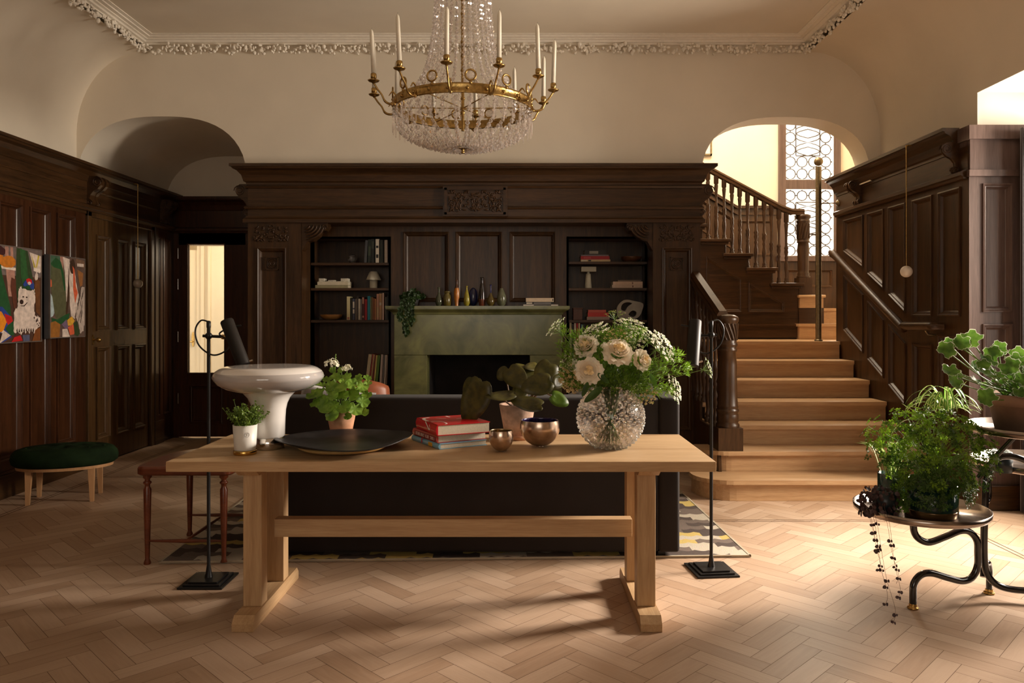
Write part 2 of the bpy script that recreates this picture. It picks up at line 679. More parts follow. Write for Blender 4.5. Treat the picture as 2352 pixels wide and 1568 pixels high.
def scroll_bracket(mb, w, h, d, fmap):
    """carved console: S-profile side (out, up), extruded to width, with a ribbed front; fmap(u across, v up, w out)"""
    pr = [(0, 0), (0.18, 0.02), (0.30, 0.10), (0.30, 0.2), (0.2, 0.27), (0.22, 0.38), (0.42, 0.5), (0.72, 0.58), (0.95, 0.7), (1.0, 0.84), (0.88, 0.95), (0.7, 1.0), (0, 1.0)]
    for u0, u1, s in ((-0.5, -0.18, 1.0), (-0.18, 0.18, 0.86), (0.18, 0.5, 1.0)):
        poly = [(a * d * s, b * h) for a, b in pr]
        n = len(poly)
        vs = [fmap(u0 * w, b, a) for a, b in poly] + [fmap(u1 * w, b, a) for a, b in poly]
        fs = [tuple(range(n))[::-1], tuple(range(n, 2 * n))] + [(i, (i + 1) % n, n + (i + 1) % n, n + i) for i in range(n)]
        mb.add(vs, fs)
    for u in (-0.51, 0.51):
        for (a, b, r) in ((0.72, 0.8, 0.17), (0.16, 0.14, 0.11)):
            pts = [fmap(u * w, b * h + math.sin(t * 0.55) * r * h * (1 - t / 30), a * d + math.cos(t * 0.55) * r * h * (1 - t / 30)) for t in range(22)]
            mb.tube(pts, 0.006, 5)


def carving(mb, u0, u1, v0, v1, fmap, seed=0, dens=90):
    """low relief of curling leaves inside a rectangle"""
    rr = random.Random(seed)
    cu, cv = (u0 + u1) / 2, (v0 + v1) / 2
    W, H = u1 - u0, v1 - v0
    for i in range(dens // 2):
        a = rr.uniform(-0.48, 0.0)
        b = rr.uniform(-0.44, 0.44)
        ang = rr.uniform(0, 2 * PI)
        ln = rr.uniform(0.10, 0.24) * H
        cr = rr.uniform(-3, 3)
        for sgn in (1, -1):
            pts = []
            for t in range(6):
                q = t / 5
                th = ang + cr * q
                pu = cu + sgn * (a * W + ln * q * math.cos(th))
                pv = cv + b * H + ln * q * math.sin(th)
                pu = min(max(pu, u0 + 0.006), u1 - 0.006)
                pv = min(max(pv, v0 + 0.006), v1 - 0.006)
                pts.append(fmap(pu, pv, 0.004))
            mb.tube(pts, [0.003, 0.007, 0.009, 0.008, 0.006, 0.003], 5)

# ------------------------------------------------------------------ the room
XL, XR = -3.92, 3.25          # panelled wall faces
YB = 6.9                      # face of the chimney wall
YF = -2.4                     # wall behind the viewer
ZC = 3.91                     # flat ceiling
ZCOR = 2.76                   # top of the wooden cornice


def m_left(u, v, w):          # u = depth, w = out into the room
    return (XL + w, u, v)


def m_right(u, v, w):
    return (XR - w, u, v)


def m_back(y):
    return lambda u, v, w: (u, y - w, v)


def build_floor():
    me = bpy.data.meshes.new('floor')
    L, W = 0.36, 0.09
    c = math.sqrt(0.5)
    vs, fs, uvs, tones = [], [], [], []
    g = 0.0009
    rr = random.Random(3)
    x0, x1, y0, y1 = -4.3, 4.5, -2.4, 10.3

    def blk(pu, pv, horiz):
        a, b = (L, W) if horiz else (W, L)
        q = [(pu + g, pv + g), (pu + a - g, pv + g), (pu + a - g, pv + b - g), (pu + g, pv + b - g)]
        w_ = [((s - t) * c, (s + t) * c) for s, t in q]
        if max(p[0] for p in w_) < x0 or min(p[0] for p in w_) > x1 or max(p[1] for p in w_) < y0 or min(p[1] for p in w_) > y1:
            return
        k = len(vs)
        vs.extend([(p[0], p[1], 0) for p in w_])
        fs.append((k, k + 1, k + 2, k + 3))
        du, dv = rr.random() * 9, rr.random() * 9
        if horiz:
            uvs.extend([(du, dv), (du + L, dv), (du + L, dv + W), (du, dv + W)])
        else:
            uvs.extend([(du, dv), (du, dv + W), (du + L, dv + W), (du + L, dv)])
        tones.append(rr.random())
    # herringbone: horizontal blocks stepping (W, W); vertical blocks fill the notch
    N = int(L / W)
    for i in range(-160, 160):
        for j in range(-40, 40):
            ou, ov = i * W + j * L, i * W - j * L
            if abs(ou) > 18 or abs(ov) > 18:
                continue
            blk(ou, ov, True)
            blk(ou + L, ov - L + W, False)
    me.from_pydata(vs, [], fs)
    uvl = me.uv_layers.new(name='UVMap')
    for i, q in enumerate(uvs):
        uvl.data[i].uv = q
    at = me.attributes.new('tone', 'FLOAT', 'FACE')
    for i, t in enumerate(tones):
        at.data[i].value = t
    me.materials.append(floor_mat())
    me.update()
    o = bpy.data.objects.new('floor', me)
    COL.objects.link(o)
    tag(o, 'pale oak herringbone parquet floor across the whole room', 'floor', kind='structure')
    sub = MB().box(x0, x1, y0, y1, -0.12, -0.004).build('underfloor', mat('joint_dark', (0.12, 0.065, 0.03), 0.9), o)
    # straight oak border with two inlaid lines along the walls
    b = MB()
    for off in (0.30, 0.335):
        b.box(XL + off, XL + off + 0.006, -2.4, 8.2, -0.002, 0.0012)
        b.box(XR - off - 0.006, XR - off, -2.4, 5.48, -0.002, 0.0012)
        b.box(1.2, XR, 5.5 - off, 5.506 - off, -0.002, 0.0012)
        b.box(XL + off, -2.5, YB - off, YB - off + 0.006, -0.002, 0.0012)
    b.build('inlay_line', mat('inlay', (0.09, 0.045, 0.02), 0.6), o)


build_floor()


def arch_pts(xa, xb, zs, zt, n=28, ex=2.6):
    out = []
    cx, rx = (xa + xb) / 2, (xb - xa) / 2
    for i in range(n + 1):
        t = -math.cos(PI * i / n)
        out.append((cx + rx * t, zs + (zt - zs) * max(0.0, (1 - abs(t) ** ex)) ** (1 / ex)))
    return out


def build_shell():
    # back wall with two arched openings
    XL2 = XL - 0.10
    a1 = arch_pts(XL2, -2.46, 2.55, 3.21)
    a2 = arch_pts(1.68, 3.22, 2.62, 3.205)
    outer = [(XL2, 2.55)] + [(XL2, ZC + 0.3), (XR + 0.1, ZC + 0.3), (XR + 0.1, 2.62)] + a2[::-1] + [(1.68, 2.55), (-2.46, 2.55)] + a1[::-1][1:-1]
    b = MB()
    bm = bmesh.new()
    vs = [bm.verts.new((p[0], p[1], 0)) for p in outer]
    es = [bm.edges.new((vs[i], vs[(i + 1) % len(vs)])) for i in range(len(vs))]
    bmesh.ops.triangle_fill(bm, use_beauty=True, edges=es)
    bm.verts.index_update()
    y = YB + 0.05
    b.add([(q.co.x, y, q.co.y) for q in bm.verts], [tuple(q.index for q in f.verts) for f in bm.faces])
    bm.free()
    # reveals: deep vault on the left, short arch on the right
    for arc, y1 in ((a1, 8.7), (a2, y + 0.28)):
        n = len(arc)
        b.add([(p[0], y, p[1]) for p in arc] + [(p[0], y1, p[1]) for p in arc], [(i, i + 1, n + i + 1, n + i) for i in range(n - 1)], 0, True)
    b.box(-2.46, 1.68, y + 0.02, y + 0.28, 2.5, ZC + 0.2)
    b.box(-2.46, -2.36, y + 0.02, 8.72, 0, 3.4)
    tag(b.build('wall_back', PLASTER), 'tall cream plaster wall above the dark wood chimney wall, with two arches', 'wall', kind='structure')
    # back of the left alcove
    b = MB().box(XL2 - 0.1, -2.36, 8.70, 8.85, 2.2, 3.4)
    tag(b.build('wall_alcove', PLASTER), 'cream plaster at the back of the left alcove above the glazed door', 'wall', kind='structure')

    # coved side walls: section (x inset, z)
    def cove(side, x_wall, x_in, y0, y1, zb, name, lab, gaps=()):
        pts = [(0, zb), (0, 3.05)]
        d = abs(x_in - x_wall)
        for i in range(1, 15):
            t = i / 14 * PI / 2
            pts.append((d * (1 - math.cos(t)), 3.05 + (3.80 - 3.05) * math.sin(t)))
        b = MB()
        for (ya, yb, zl) in gaps or ((y0, y1, zb),):
            q = [(max(0, p[0]), max(p[1], zl)) for p in pts]
            n = len(q)
            vs = [(x_wall + side * p[0], ya, p[1]) for p in q] + [(x_wall + side * p[0], yb, p[1]) for p in q]
            b.add(vs, [(i, i + 1, n + i + 1, n + i) for i in range(n - 1)], 0, True)
        return tag(b.build(name, PLASTER), lab, 'wall', kind='structure')
    cove(1, XL2, -3.40, YF, 8.7, 2.4, 'wall_left', 'cream plaster wall curving into the ceiling above the left panelling', gaps=((YF, y, 2.4),))
    b = MB().box(XL2 - 0.15, XL2 - 0.01, YF - 0.1, 8.8, 0, ZC + 0.1)
    tag(b.build('wall_left_outer', PLASTER), 'solid wall behind the left panelling', 'wall', kind='structure')
    b = MB()
    b.add([(XL2, y, 2.4), (XL2, 8.7, 2.4), (XL2, 8.7, 3.2), (XL2, y, 3.2)], [(0, 1, 2, 3)])
    cove(-1, XR + 0.06, 2.66, YF, 7.2, 2.4, 'wall_right', 'cream plaster wall curving into the ceiling above the right panelling and the bay', gaps=((5.48, y, 2.4), (YF, 5.48, 3.0)))
    b = MB()  # unseen boxes added to stop light leaking over the cove
    b.box(XR + 0.08, XR + 0.3, YF - 0.1, 5.62, 3.02, ZC + 0.1)
    b.box(XR + 0.08, XR + 0.3, 5.62, 7.25, 2.5, ZC + 0.1)
    tag(b.build('wall_right_light_stop', PLASTER), 'unseen light-blocking wall added behind the plaster above the bay and the right panelling', 'wall', kind='structure')
    # ceiling
    b = MB().box(XL2 - 0.1, XR + 0.3, YF, y + 0.3, ZC, ZC + 0.1)
    tag(b.build('ceiling', PLASTER), 'flat cream ceiling inside the moulded frame', 'ceiling', kind='structure')
    # moulded plaster cornice round the ceiling
    prof = [(0, 0), (0.035, 0), (0.035, 0.012), (0.06, 0.016), (0.068, 0.028), (0.09, 0.032), (0.09, 0.040), (0.125, 0.042), (0.13, 0.050), (0.165, 0.052), (0.165, 0.062), (0, 0.066)]
    b = MB()
    xa, xb = -3.40, 2.64
    path = [(xa - 0.02, YF), (xa - 0.02, y), (xb + 0.02, y), (xb + 0.02, YF)]
    outs = [(1, 0), (1, -1), (-1, -1), (-1, 0)]
    run(b, prof, path, outs, 3.852)
    co = b.build('trim_1', PLASTER_W)
    tag(co, 'stepped plaster moulding framing the ceiling', 'cornice', kind='structure')
    orn = MB()
    rr = random.Random(5)

    def lump(x, yy, z, r):
        orn.sphere((x, yy, z), r, 6, 4, sc=(rr.uniform(.6, 1.3), rr.uniform(.6, 1.3), rr.uniform(.6, 1.4)))

    def leafrun(p0, p1, out):
        d = Vector(p1) - Vector(p0)
        n = int(d.length / 0.155)
        for i in range(n):
            q = Vector(p0) + d * ((i + .5) / n)
            t = d.normalized()
            up = 1 if i % 2 else -1
            for k in range(14):
                a = rr.uniform(-0.085, 0.085)
                z = 3.812 + rr.uniform(-0.034, 0.034) + 0.008 * math.sin(a * 40) * up
                oo = 0.01 + (z - 3.77) * 0.45 + rr.uniform(0, 0.02)
                lump(q.x + t.x * a + out[0] * oo, q.y + t.y * a + out[1] * oo, z, rr.uniform(0.009, 0.018))
            for k in range(7):
                a = rr.uniform(0, 2 * PI)
                c2 = q + t * (0.03 * up)
                lump(c2.x + t.x * 0.028 * math.cos(a) + out[0] * 0.05, c2.y + t.y * 0.028 * math.cos(a) + out[1] * 0.05, 3.812 + 0.024 * math.sin(a), 0.012)
    leafrun((xa - .02, y, 0), (xb + .02, y, 0), (0, -1))
    leafrun((xa - .02, 3.2, 0), (xa - .02, y, 0), (1, 0))
    leafrun((xb + .02, 3.2, 0), (xb + .02, y, 0), (-1, 0))
    orn.build('leaf_ornament', PLASTER_W, co)
    # wall behind the viewer, with an unseen opening added for the rear fill
    b = MB()
    b.box(XL2, -1.9, YF - 0.15, YF, 0, 4)
    b.box(0.7, 4.2, YF - 0.15, YF, 0, 4)
    b.box(-1.9, 0.7, YF - 0.15, YF, 0, 1.2)
    b.box(-1.9, 0.7, YF - 0.15, YF, 3.0, 4)
    tag(b.build('wall_rear', PLASTER), 'plaster wall behind the viewer with an opening added for fill light', 'wall', kind='structure')
    # bay on the right: ceiling, window wall
    b = MB()
    b.box(XR + 0.065, 4.15, 1.2, 5.6, 3.0, 3.15)
    tag(b.build('ceiling_bay', PLASTER_BAY), 'bright plaster ceiling of the window bay', 'ceiling', kind='structure')
    b = MB()
    b.box(XR + 0.062, 4.15, 5.485, 5.62, 2.75, 3.0)
    tag(b.build('wall_bay_end', PLASTER_BAY), 'bright plaster end of the window bay above the panelled pier', 'wall', kind='structure')
    b = MB()
    b.box(4.0, 4.15, 1.2, 5.6, 0, 0.75)
    b.box(4.0, 4.15, 1.2, 5.6, 2.85, 3.0)
    b.box(4.0, 4.15, 1.2, 3.1, 0.75, 2.85)  # unseen near end made solid to hold back daylight on the left floor
    b.box(4.0, 4.15, 4.1, 4.3, 0.75, 2.85)
    b.box(4.0, 4.15, 5.42, 5.6, 0.75, 2.85)
    tag(b.build('wall_bay', W_DARK), 'dark wood window wall of the bay', 'wall', kind='structure')
    b = MB()
    b.box(XR, 4.15, 1.05, 1.2, 0, 3.15)
    b.box(XR + 0.02, XR + 0.2, YF, 1.2, 0, 3.3)
    tag(b.build('wall_right_near', PLASTER), 'plaster wall on the right before the bay', 'wall', kind='structure')
    wf = MB()
    for ya in (3.1, 3.6, 4.05, 4.3, 5.38):
        wf.box(4.03, 4.09, ya, ya + 0.05, 0.75, 2.85)
    wf.box(4.03, 4.09, 3.1, 5.42, 2.75, 2.80)
    wo = wf.build('window_1', W_DARK)
    tag(wo, 'tall dark framed bay window at the right', 'window', kind='structure')
    MB().box(4.055, 4.062, 3.1, 5.42, 0.75, 2.85).build('glass_pane', PANE, wo)
    wf = MB()
    for xx in (-1.9, -1.05, -0.2, 0.65):
        wf.box(xx, xx + 0.05, YF - 0.1, YF - 0.04, 1.2, 3.0)
    wf.box(-1.9, 0.7, YF - 0.1, YF - 0.04, 2.3, 2.35)
    wo = wf.build('window_2', W_DARK)  # unseen window, added to go with the rear fill lamp
    tag(wo, 'unseen dark framed window added behind the viewer for fill light', 'window', kind='structure')
    MB().box(-1.9, 0.7, YF - 0.075, YF - 0.07, 1.2, 3.0).build('glass_pane', PANE, wo)


build_shell()

# ---- left panelling
ENT = [(0.0, 0.0), (0.03, 0.0), (0.035, 0.018), (0.05, 0.024), (0.05, 0.05), (0.025, 0.062), (0, 0.065)]


def left_panelling():
    t = thing('trim_2', 'dark red-brown wood panelling along the left wall', 'panelling', kind='structure')
    b = MB()
    holes = []
    ys = [5.75 - 0.37 * k for k in range(0, 12)][::-1]
    for ya in ys:
        holes.append(rect(ya, ya + 0.28, 0.28, 2.27))
    holes.append(rect(6.12, 6.39, 0.28, 2.27))
    holes.append(rect(6.48, 6.75, 0.28, 2.27))
    panelled(b, rect(1.0, 6.92, 0.2, 2.38), holes, m_left)
    panelled(b, rect(-2.4, 1.0, 0.2, 2.38), [rect(-2.2 + .4 * k, -1.9 + .4 * k, 0.28, 2.27) for k in range(7)], m_left)
    panelled(b, rect(8.16, 8.7, 0.0, 2.38), [rect(8.26, 8.36, 0.3, 2.25), rect(8.44, 8.62, 0.3, 2.25)], m_left, k=0.6)
    b.build('panel_field', W_RED, t)
    b = MB()
    b.box(XL - 0.06, XL + 0.022, -2.4, 6.94, 0, 0.18)
    b.box(XL - 0.06, XL + 0.014, -2.4, 6.94, 0.18, 0.205)
    b.box(XL - 0.06, XL + 0.03, 8.2, 8.4, 0, 0.25)
    b.build('baseboard', W_DARKY, t, bevel=0.004)
    b = MB()
    run(b, ENT, [(XL, YF), (XL, 8.7)], [(1, 0), (1, 0)], 2.345)
    b.box(XL - 0.09, XL + 0.004, YF, 8.7, 2.32, 2.76)
    for ya, yb in ((YF, 6.9), (7.1, 8.28)):
        run(b, [(0, 0), (0.012, 0), (0.018, 0.012), (0, 0.02)], [(XL, ya), (XL, yb)], [(1, 0), (1, 0)], 2.53)
    run(b, CROWN, [(XL - 0.02, YF), (XL - 0.02, 8.7)], [(1, 0), (1, 0)], 2.585)
    b.build('cornice', W_DARKY, t)
    for yy in (7.0, 8.42):
        b = MB()
        scroll_bracket(b, 0.13, 0.28, 0.13, lambda u, v, w, yy=yy: (XL + 0.004 + w, yy + u, 2.385 + v))
        b.build('bracket', W_DARKY, t)
    # pilaster beyond the door
    b = MB().box(XL - 0.02, XL + 0.03, 8.2, 8.27, 0.25, 2.35)
    b.build('pilaster', W_DARK, t, bevel=0.004)


left_panelling()


def door_left():
    d = thing('door_1', 'tall six-panelled dark wood door in the left wall', 'door', (XL, 7.58, 0), kind='structure')
    b = MB()
    hs = []
    for ya, yb in ((7.10, 7.345), (7.457, 7.70), (7.795, 8.04)):
        hs.append(rect(ya, yb, 1.25, 2.15))
        hs.append(rect(ya, yb, 0.23, 1.10))
    panelled(b, rect(6.98, 8.16, 0.012, 2.31), hs, lambda u, v, w: (XL - 0.008 + w, u, v), prof=PROF_PANEL, k=1.2)
    b.build('door_leaf', W_DOOR_LIT, d, world=True)
    b = MB()
    b.box(XL - 0.05, XL + 0.02, 6.93, 6.99, 0, 2.345)
    b.box(XL - 0.05, XL + 0.02, 8.13, 8.2, 0, 2.345)
    b.box(XL - 0.05, XL + 0.02, 6.93, 8.2, 2.30, 2.345)
    b.build('door_frame', W_DOOR_LIT, d, world=True, bevel=0.005)
    b = MB()
    b.tube([(XL + 0.0, 7.04, 1.17), (XL + 0.05, 7.04, 1.17)], 0.006)
    b.sphere((XL + 0.055, 7.04, 1.17), 0.022, 10, 8)
    b.prism([(7.04 + 0.022 * math.cos(a * PI / 6), 1.17 + 0.045 * math.sin(a * PI / 6)) for a in range(12)], XL - 0.006, XL + 0.004, 'x')
    b.build('door_knob', BRASS, d, world=True)


door_left()


def alcove():
    # panelled wall with a glazed door at the end of the alcove
    y = 8.70
    f = m_back(y)
    t = thing('trim_3', 'very dark wood wall at the end of the left alcove', 'panelling', kind='structure')
    b = MB()
    b.box(XL - 0.1, -3.86, y - 0.01, y + 0.12, 0, 2.6)
    b.box(-3.10, -2.36, y - 0.01, y + 0.12, 0, 2.6)
    b.box(-3.86, -3.10, y - 0.01, y + 0.12, 2.36, 2.6)
    run(b, CROWN, [(XL - 0.1, y), (-2.36, y)], [(0, -1), (0, -1)], 2.56)
    run(b, ENT, [(XL - 0.1, y - 0.01), (-2.36, y - 0.01)], [(0, -1), (0, -1)], 2.33)
    b.box(XL, -2.36, y - 0.02, y, 2.36, 2.6)
    b.build('panel_field', W_RED, t)
    d = thing('door_2', 'dark wood door with one tall clear glass pane in the left alcove', 'door', (-3.48, y, 0), kind='structure')
    gx0, gx1, gz0, gz1 = -3.76, -3.345, 0.74, 2.205
    b = MB()
    b.box(-3.86, gx0, y, y + 0.05, 0.01, 2.35)
    b.box(gx1, -3.10, y, y + 0.05, 0.01, 2.35)
    b.box(gx0, gx1, y, y + 0.05, gz1, 2.35)
    b.box(gx0, gx1, y, y + 0.05, 0.66, gz0)
    panelled(b, rect(gx0, gx1, 0.01, 0.66), [rect(gx0 + 0.02, gx1 - 0.02, 0.16, 0.60)], f)
    for a, c, e, g in ((gx0 - 0.012, gx0, gz0 - .012, gz1 + .012), (gx1, gx1 + .012, gz0 - .012, gz1 + .012), (gx0, gx1, gz0 - .012, gz0), (gx0, gx1, gz1, gz1 + .012)):
        b.box(a, c, y - 0.008, y + 0.02, e, g)
    b.build('door_leaf', W_RED, d, world=True)
    MB().box(gx0, gx1, y + 0.02, y + 0.026, gz0, gz1).build('glass_pane', PANE, d, world=True)
    for z in (0.45, 1.15, 1.75, 2.1):
        b = MB()
        b.tube([(-3.868, y - 0.012, z - 0.06), (-3.868, y - 0.012, z + 0.06)], 0.008, 8)
        b.build('hinge', CHROME, d, world=True)
    # the cream hallway behind it
    cr = mat('hallway_cream', (0.78, 0.68, 0.50), 0.6, noise=0.02)
    b = MB()
    b.box(-4.8, -2.2, 10.9, 11.0, 0, 3)
    b.box(-4.9, -4.8, 8.85, 11, 0, 3)
    b.box(-2.3, -2.2, 8.85, 11, 0, 3)
    b.box(-4.9, -2.2, 8.85, 11, 2.95, 3.05)
    tag(b.build('wall_hallway', cr), 'cream walls of the hallway seen through the glazed door', 'wall', kind='structure')
    d3 = thing('door_3', 'cream panelled door standing in the hallway behind the glass', 'door', (-4.2, 10.0, 0), rz=R(12), kind='structure')
    b = MB()
    panelled(b, rect(-0.62, 0.0, 0.0, 2.25), [rect(-0.52, -0.10, 0.2, 0.78), rect(-0.52, -0.10, 0.98, 2.12)], lambda u, v, w: (u, -w, v), k=1.3)
    b.box(-0.62, 0, 0.02, 0.05, 0, 2.25)
    b.build('door_leaf', cr, d3)
    b = MB()
    for xa_, xb_, o_ in ((0.0, .05, .015), (.05, .09, .03), (.09, .14, .02), (.14, .17, .05), (.17, .6, .035)):
        b.box(xa_, xb_, -o_, 0.08, 0, 2.9)
    b.build('door_frame', cr, d3)
    b = MB()
    b.prism([(-0.05 + 0.018 * math.cos(a * PI / 8), 1.08 + 0.1 * math.sin(a * PI / 8)) for a in range(16)], -0.014, -0.002, 'y')
    b.tube([(-0.05, -0.01, 1.05), (-0.05, -0.055, 1.05), (-0.17, -0.055, 1.05)], 0.008)
    b.build('door_handle', BRASS, d3)


alcove()


# ---- chimney wall: carved entablature on pilasters, bookcases, over-mantel
def chimney_wall():
    t = thing('trim_4', 'dark carved wood chimney wall with heavy cornice and bookcase recess', 'panelling', kind='structure')
    x0, x1 = -2.44, 1.66
    f = m_back(YB)
    # entablature
    b = MB()
    b.box(x0, x1, YB, YB + 0.30, 2.235, 2.60)
    b.box(x0 + 0.3, x1 - 0.3, YB + 0.02, YB + 0.5, 2.24, 2.6)
    run(b, [(0, 0), (0.035, 0), (0.035, 0.03), (0.02, 0.045), (0.012, 0.06), (0, 0.06)], [(x0, 7.4), (x0, YB), (x1, YB), (x1, 7.2)], [(-1, 0), (-1, -1), (1, -1), (1, 0)], 2.232)
    run(b, [(0, 0), (0.02, 0), (0.028, 0.012), (0.022, 0.024), (0.008, 0.03), (0, 0.03)], [(x0, 7.4), (x0, YB), (x1, YB), (x1, 7.2)], [(-1, 0), (-1, -1), (1, -1), (1, 0)], 2.355)
    run(b, [(0, 0), (0.016, 0), (0.026, 0.018), (0, 0.022)], [(x0, 7.4), (x0, YB), (x1, YB), (x1, 7.2)], [(-1, 0), (-1, -1), (1, -1), (1, 0)], 2.545)
    b.build('entablature', W_DARKX, t)
    b = MB()
    run(b, CROWN, [(x0, 7.4), (x0, YB), (x1, YB), (x1, 7.2)], [(-1, 0), (-1, -1), (1, -1), (1, 0)], 2.575)
    b.build('cornice', W_DARKX, t)
    # central carved panel
    b = MB()
    u0, u1, v0, v1 = X(1030, 6.88), X(1153, 6.88), 2.325, 2.525
    b.box(u0 - 0.05, u1 + 0.05, YB - 0.030, YB, v0 - 0.035, v1 + 0.035)
    for a, c, e, g in ((u0 - 0.035, u0 - 0.012, v0 - 0.02, v1 + 0.02), (u1 + 0.012, u1 + 0.035, v0 - 0.02, v1 + 0.02), (u0 - 0.035, u1 + 0.035, v1, v1 + 0.02), (u0 - 0.035, u1 + 0.035, v0 - 0.02, v0)):
        b.box(a, c, YB - 0.045, YB - 0.02, e, g)
    carving(b, u0, u1, v0, v1, m_back(YB - 0.030), 4, 150)
    b.build('carved_panel', W_DARKX, t)
    # pilasters
    for sx, (a, c), (pa, pc) in ((0, (x0, -1.955), (X(590, 6.9), X(658, 6.9))), (1, (1.23, x1), (X(1521, 6.9), X(1589, 6.9)))):
        b = MB()
        panelled(b, rect(a, c, 0, 2.235), [rect(pa, pc, 0.35, 2.01)], f)
        b.box(a, c, YB + 0.02, YB + 0.45, 0, 2.235)
        b.box(a - 0.015, c + 0.015, YB - 0.03, YB, 0, 0.22)
        p = b.build('pilaster', W_DARK, t)
        b = MB()
        carving(b, pa - 0.03, pc + 0.02, 2.06, 2.215, m_back(YB), 7 + sx, 80)
        b.build('carved_block', W_DARKX, t)
        b = MB()
        q = (pa + pc) / 2
        for k in range(3):
            b.tube([m_back(YB + 0.018)(q + (0.045 - 0.013 * k) * math.cos(a2), 1.865 + (0.045 - 0.013 * k) * math.sin(a2), 0.006) for a2 in [0.5 + k + j * 0.45 for j in range(11)]], 0.007, 5)
        b.box(q - 0.06, q - 0.052, YB - 0.0, YB + 0.018, 1.805, 1.925)
        b.box(q + 0.052, q + 0.06, YB - 0.0, YB + 0.018, 1.805, 1.925)
        b.box(q - 0.06, q + 0.06, YB - 0.0, YB + 0.018, 1.917, 1.925)
        b.box(q - 0.06, q + 0.06, YB - 0.0, YB + 0.018, 1.805, 1.813)
        b.build('carved_rosette', W_DARKX, t)
    # carved corner brackets under the lintel
    for s, xa in ((1, -1.955), (-1, 1.23)):
        b = MB()
        pr = [(0, 0), (0.235, 0), (0.24, -0.03), (0.215, -0.065), (0.17, -0.075), (0.15, -0.115), (0.10, -0.155), (0.05, -0.165), (0.03, -0.20), (0, -0.25)]
        poly = [(xa + s * a, 2.232 + c) for a, c in pr]
        b.prism(poly if s > 0 else poly[::-1], YB + 0.01, YB + 0.13, 'y')
        for k in range(5):
            rr_ = 0.055 + 0.032 * k
            pts = [(xa + s * (0.02 + rr_ * math.cos(q)), YB + 0.004, 2.215 - rr_ * 0.75 * math.sin(q)) for q in [j * 0.18 for j in range(9)]]
            b.tube(pts, [0.004, .008, .01, .011, .012, .011, .009, .007, .004], 5)
        pts = [(xa + s * (0.205 + 0.03 * (1 - j / 16) * math.cos(j * 0.6)), YB + 0.004, 2.19 + 0.03 * (1 - j / 16) * math.sin(j * 0.6)) for j in range(14)]
        b.tube(pts, 0.007, 5)
        b.build('corner_bracket', W_DARKX, t)
    for xx, s in ((x0, -1), (x1, 1)):
        b = MB()
        scroll_bracket(b, 0.12, 0.30, 0.12, lambda u, v, w, xx=xx, s=s: (xx + s * w, YB + 0.09 + u, 2.29 + v))
        b.build('bracket', W_DARKX, t)
    # over-mantel with three panels
    YR = 7.2
    b = MB()
    fr = m_back(YR)
    ca, cc = X(897, YR), X(1303, YR)
    panelled(b, [(ca, 0), (X(981, 7.0), 0), (X(981, 7.0), 1.04), (X(1217, 7.0), 1.04), (X(1217, 7.0), 0), (cc, 0), (cc, 2.26), (ca, 2.26)], [rect(X(a, YR), X(c, YR), 1.52, 2.185) for a, c in ((926, 1031), (1046, 1153), (1170, 1276))], fr)
    b.build('overmantel', W_DARK, t)
    return t


chimney_wall()

YR = 7.2


def bookcase(name, lab, xa, xb, shelves, niche):
    t = thing(name, lab, 'bookcase', ((xa + xb) / 2, YR, 0), group='bookcases beside the fireplace')
    b = MB()
    na, nc = niche
    panelled(b, [(xa, 0), (na, 0), (na, 2.12), (nc, 2.12), (nc, 0), (xb, 0), (xb, 2.26), (xa, 2.26)], [], m_back(YR))
    b.box(na - 0.02, na, YR, YR + 0.34, 0, 2.14)
    b.box(nc, nc + 0.02, YR, YR + 0.34, 0, 2.14)
    b.box(na, nc, YR, YR + 0.34, 2.12, 2.14)
    b.build('case_frame', W_DARK, t, world=True)
    MB().box(na - .02, nc + .02, YR + 0.33, YR + 0.36, 0, 2.16).build('back_panel', W_DARK, t, world=True)
    for z in shelves:
        MB().box(na, nc, YR + 0.012, YR + 0.33, z - 0.025, z).build('shelf', W_DARKX, t, world=True, bevel=0.003)
    return t


SH_L = [0.728, 1.352, 1.655, 1.895]
SH_R = [0.42, 0.98, 1.352, 1.655, 1.905]
YN = YR + 0.10
bookcase('built_in_bookcase', 'dark wood bookcase recess left of the green fireplace', -1.985, X(897, YR), SH_L, (-1.955, X(893, YR)))
bookcase('built_in_bookcase', 'dark wood bookcase recess right of the green fireplace', X(1303, YR), 1.26, SH_R, (X(1306, YR), 1.23))


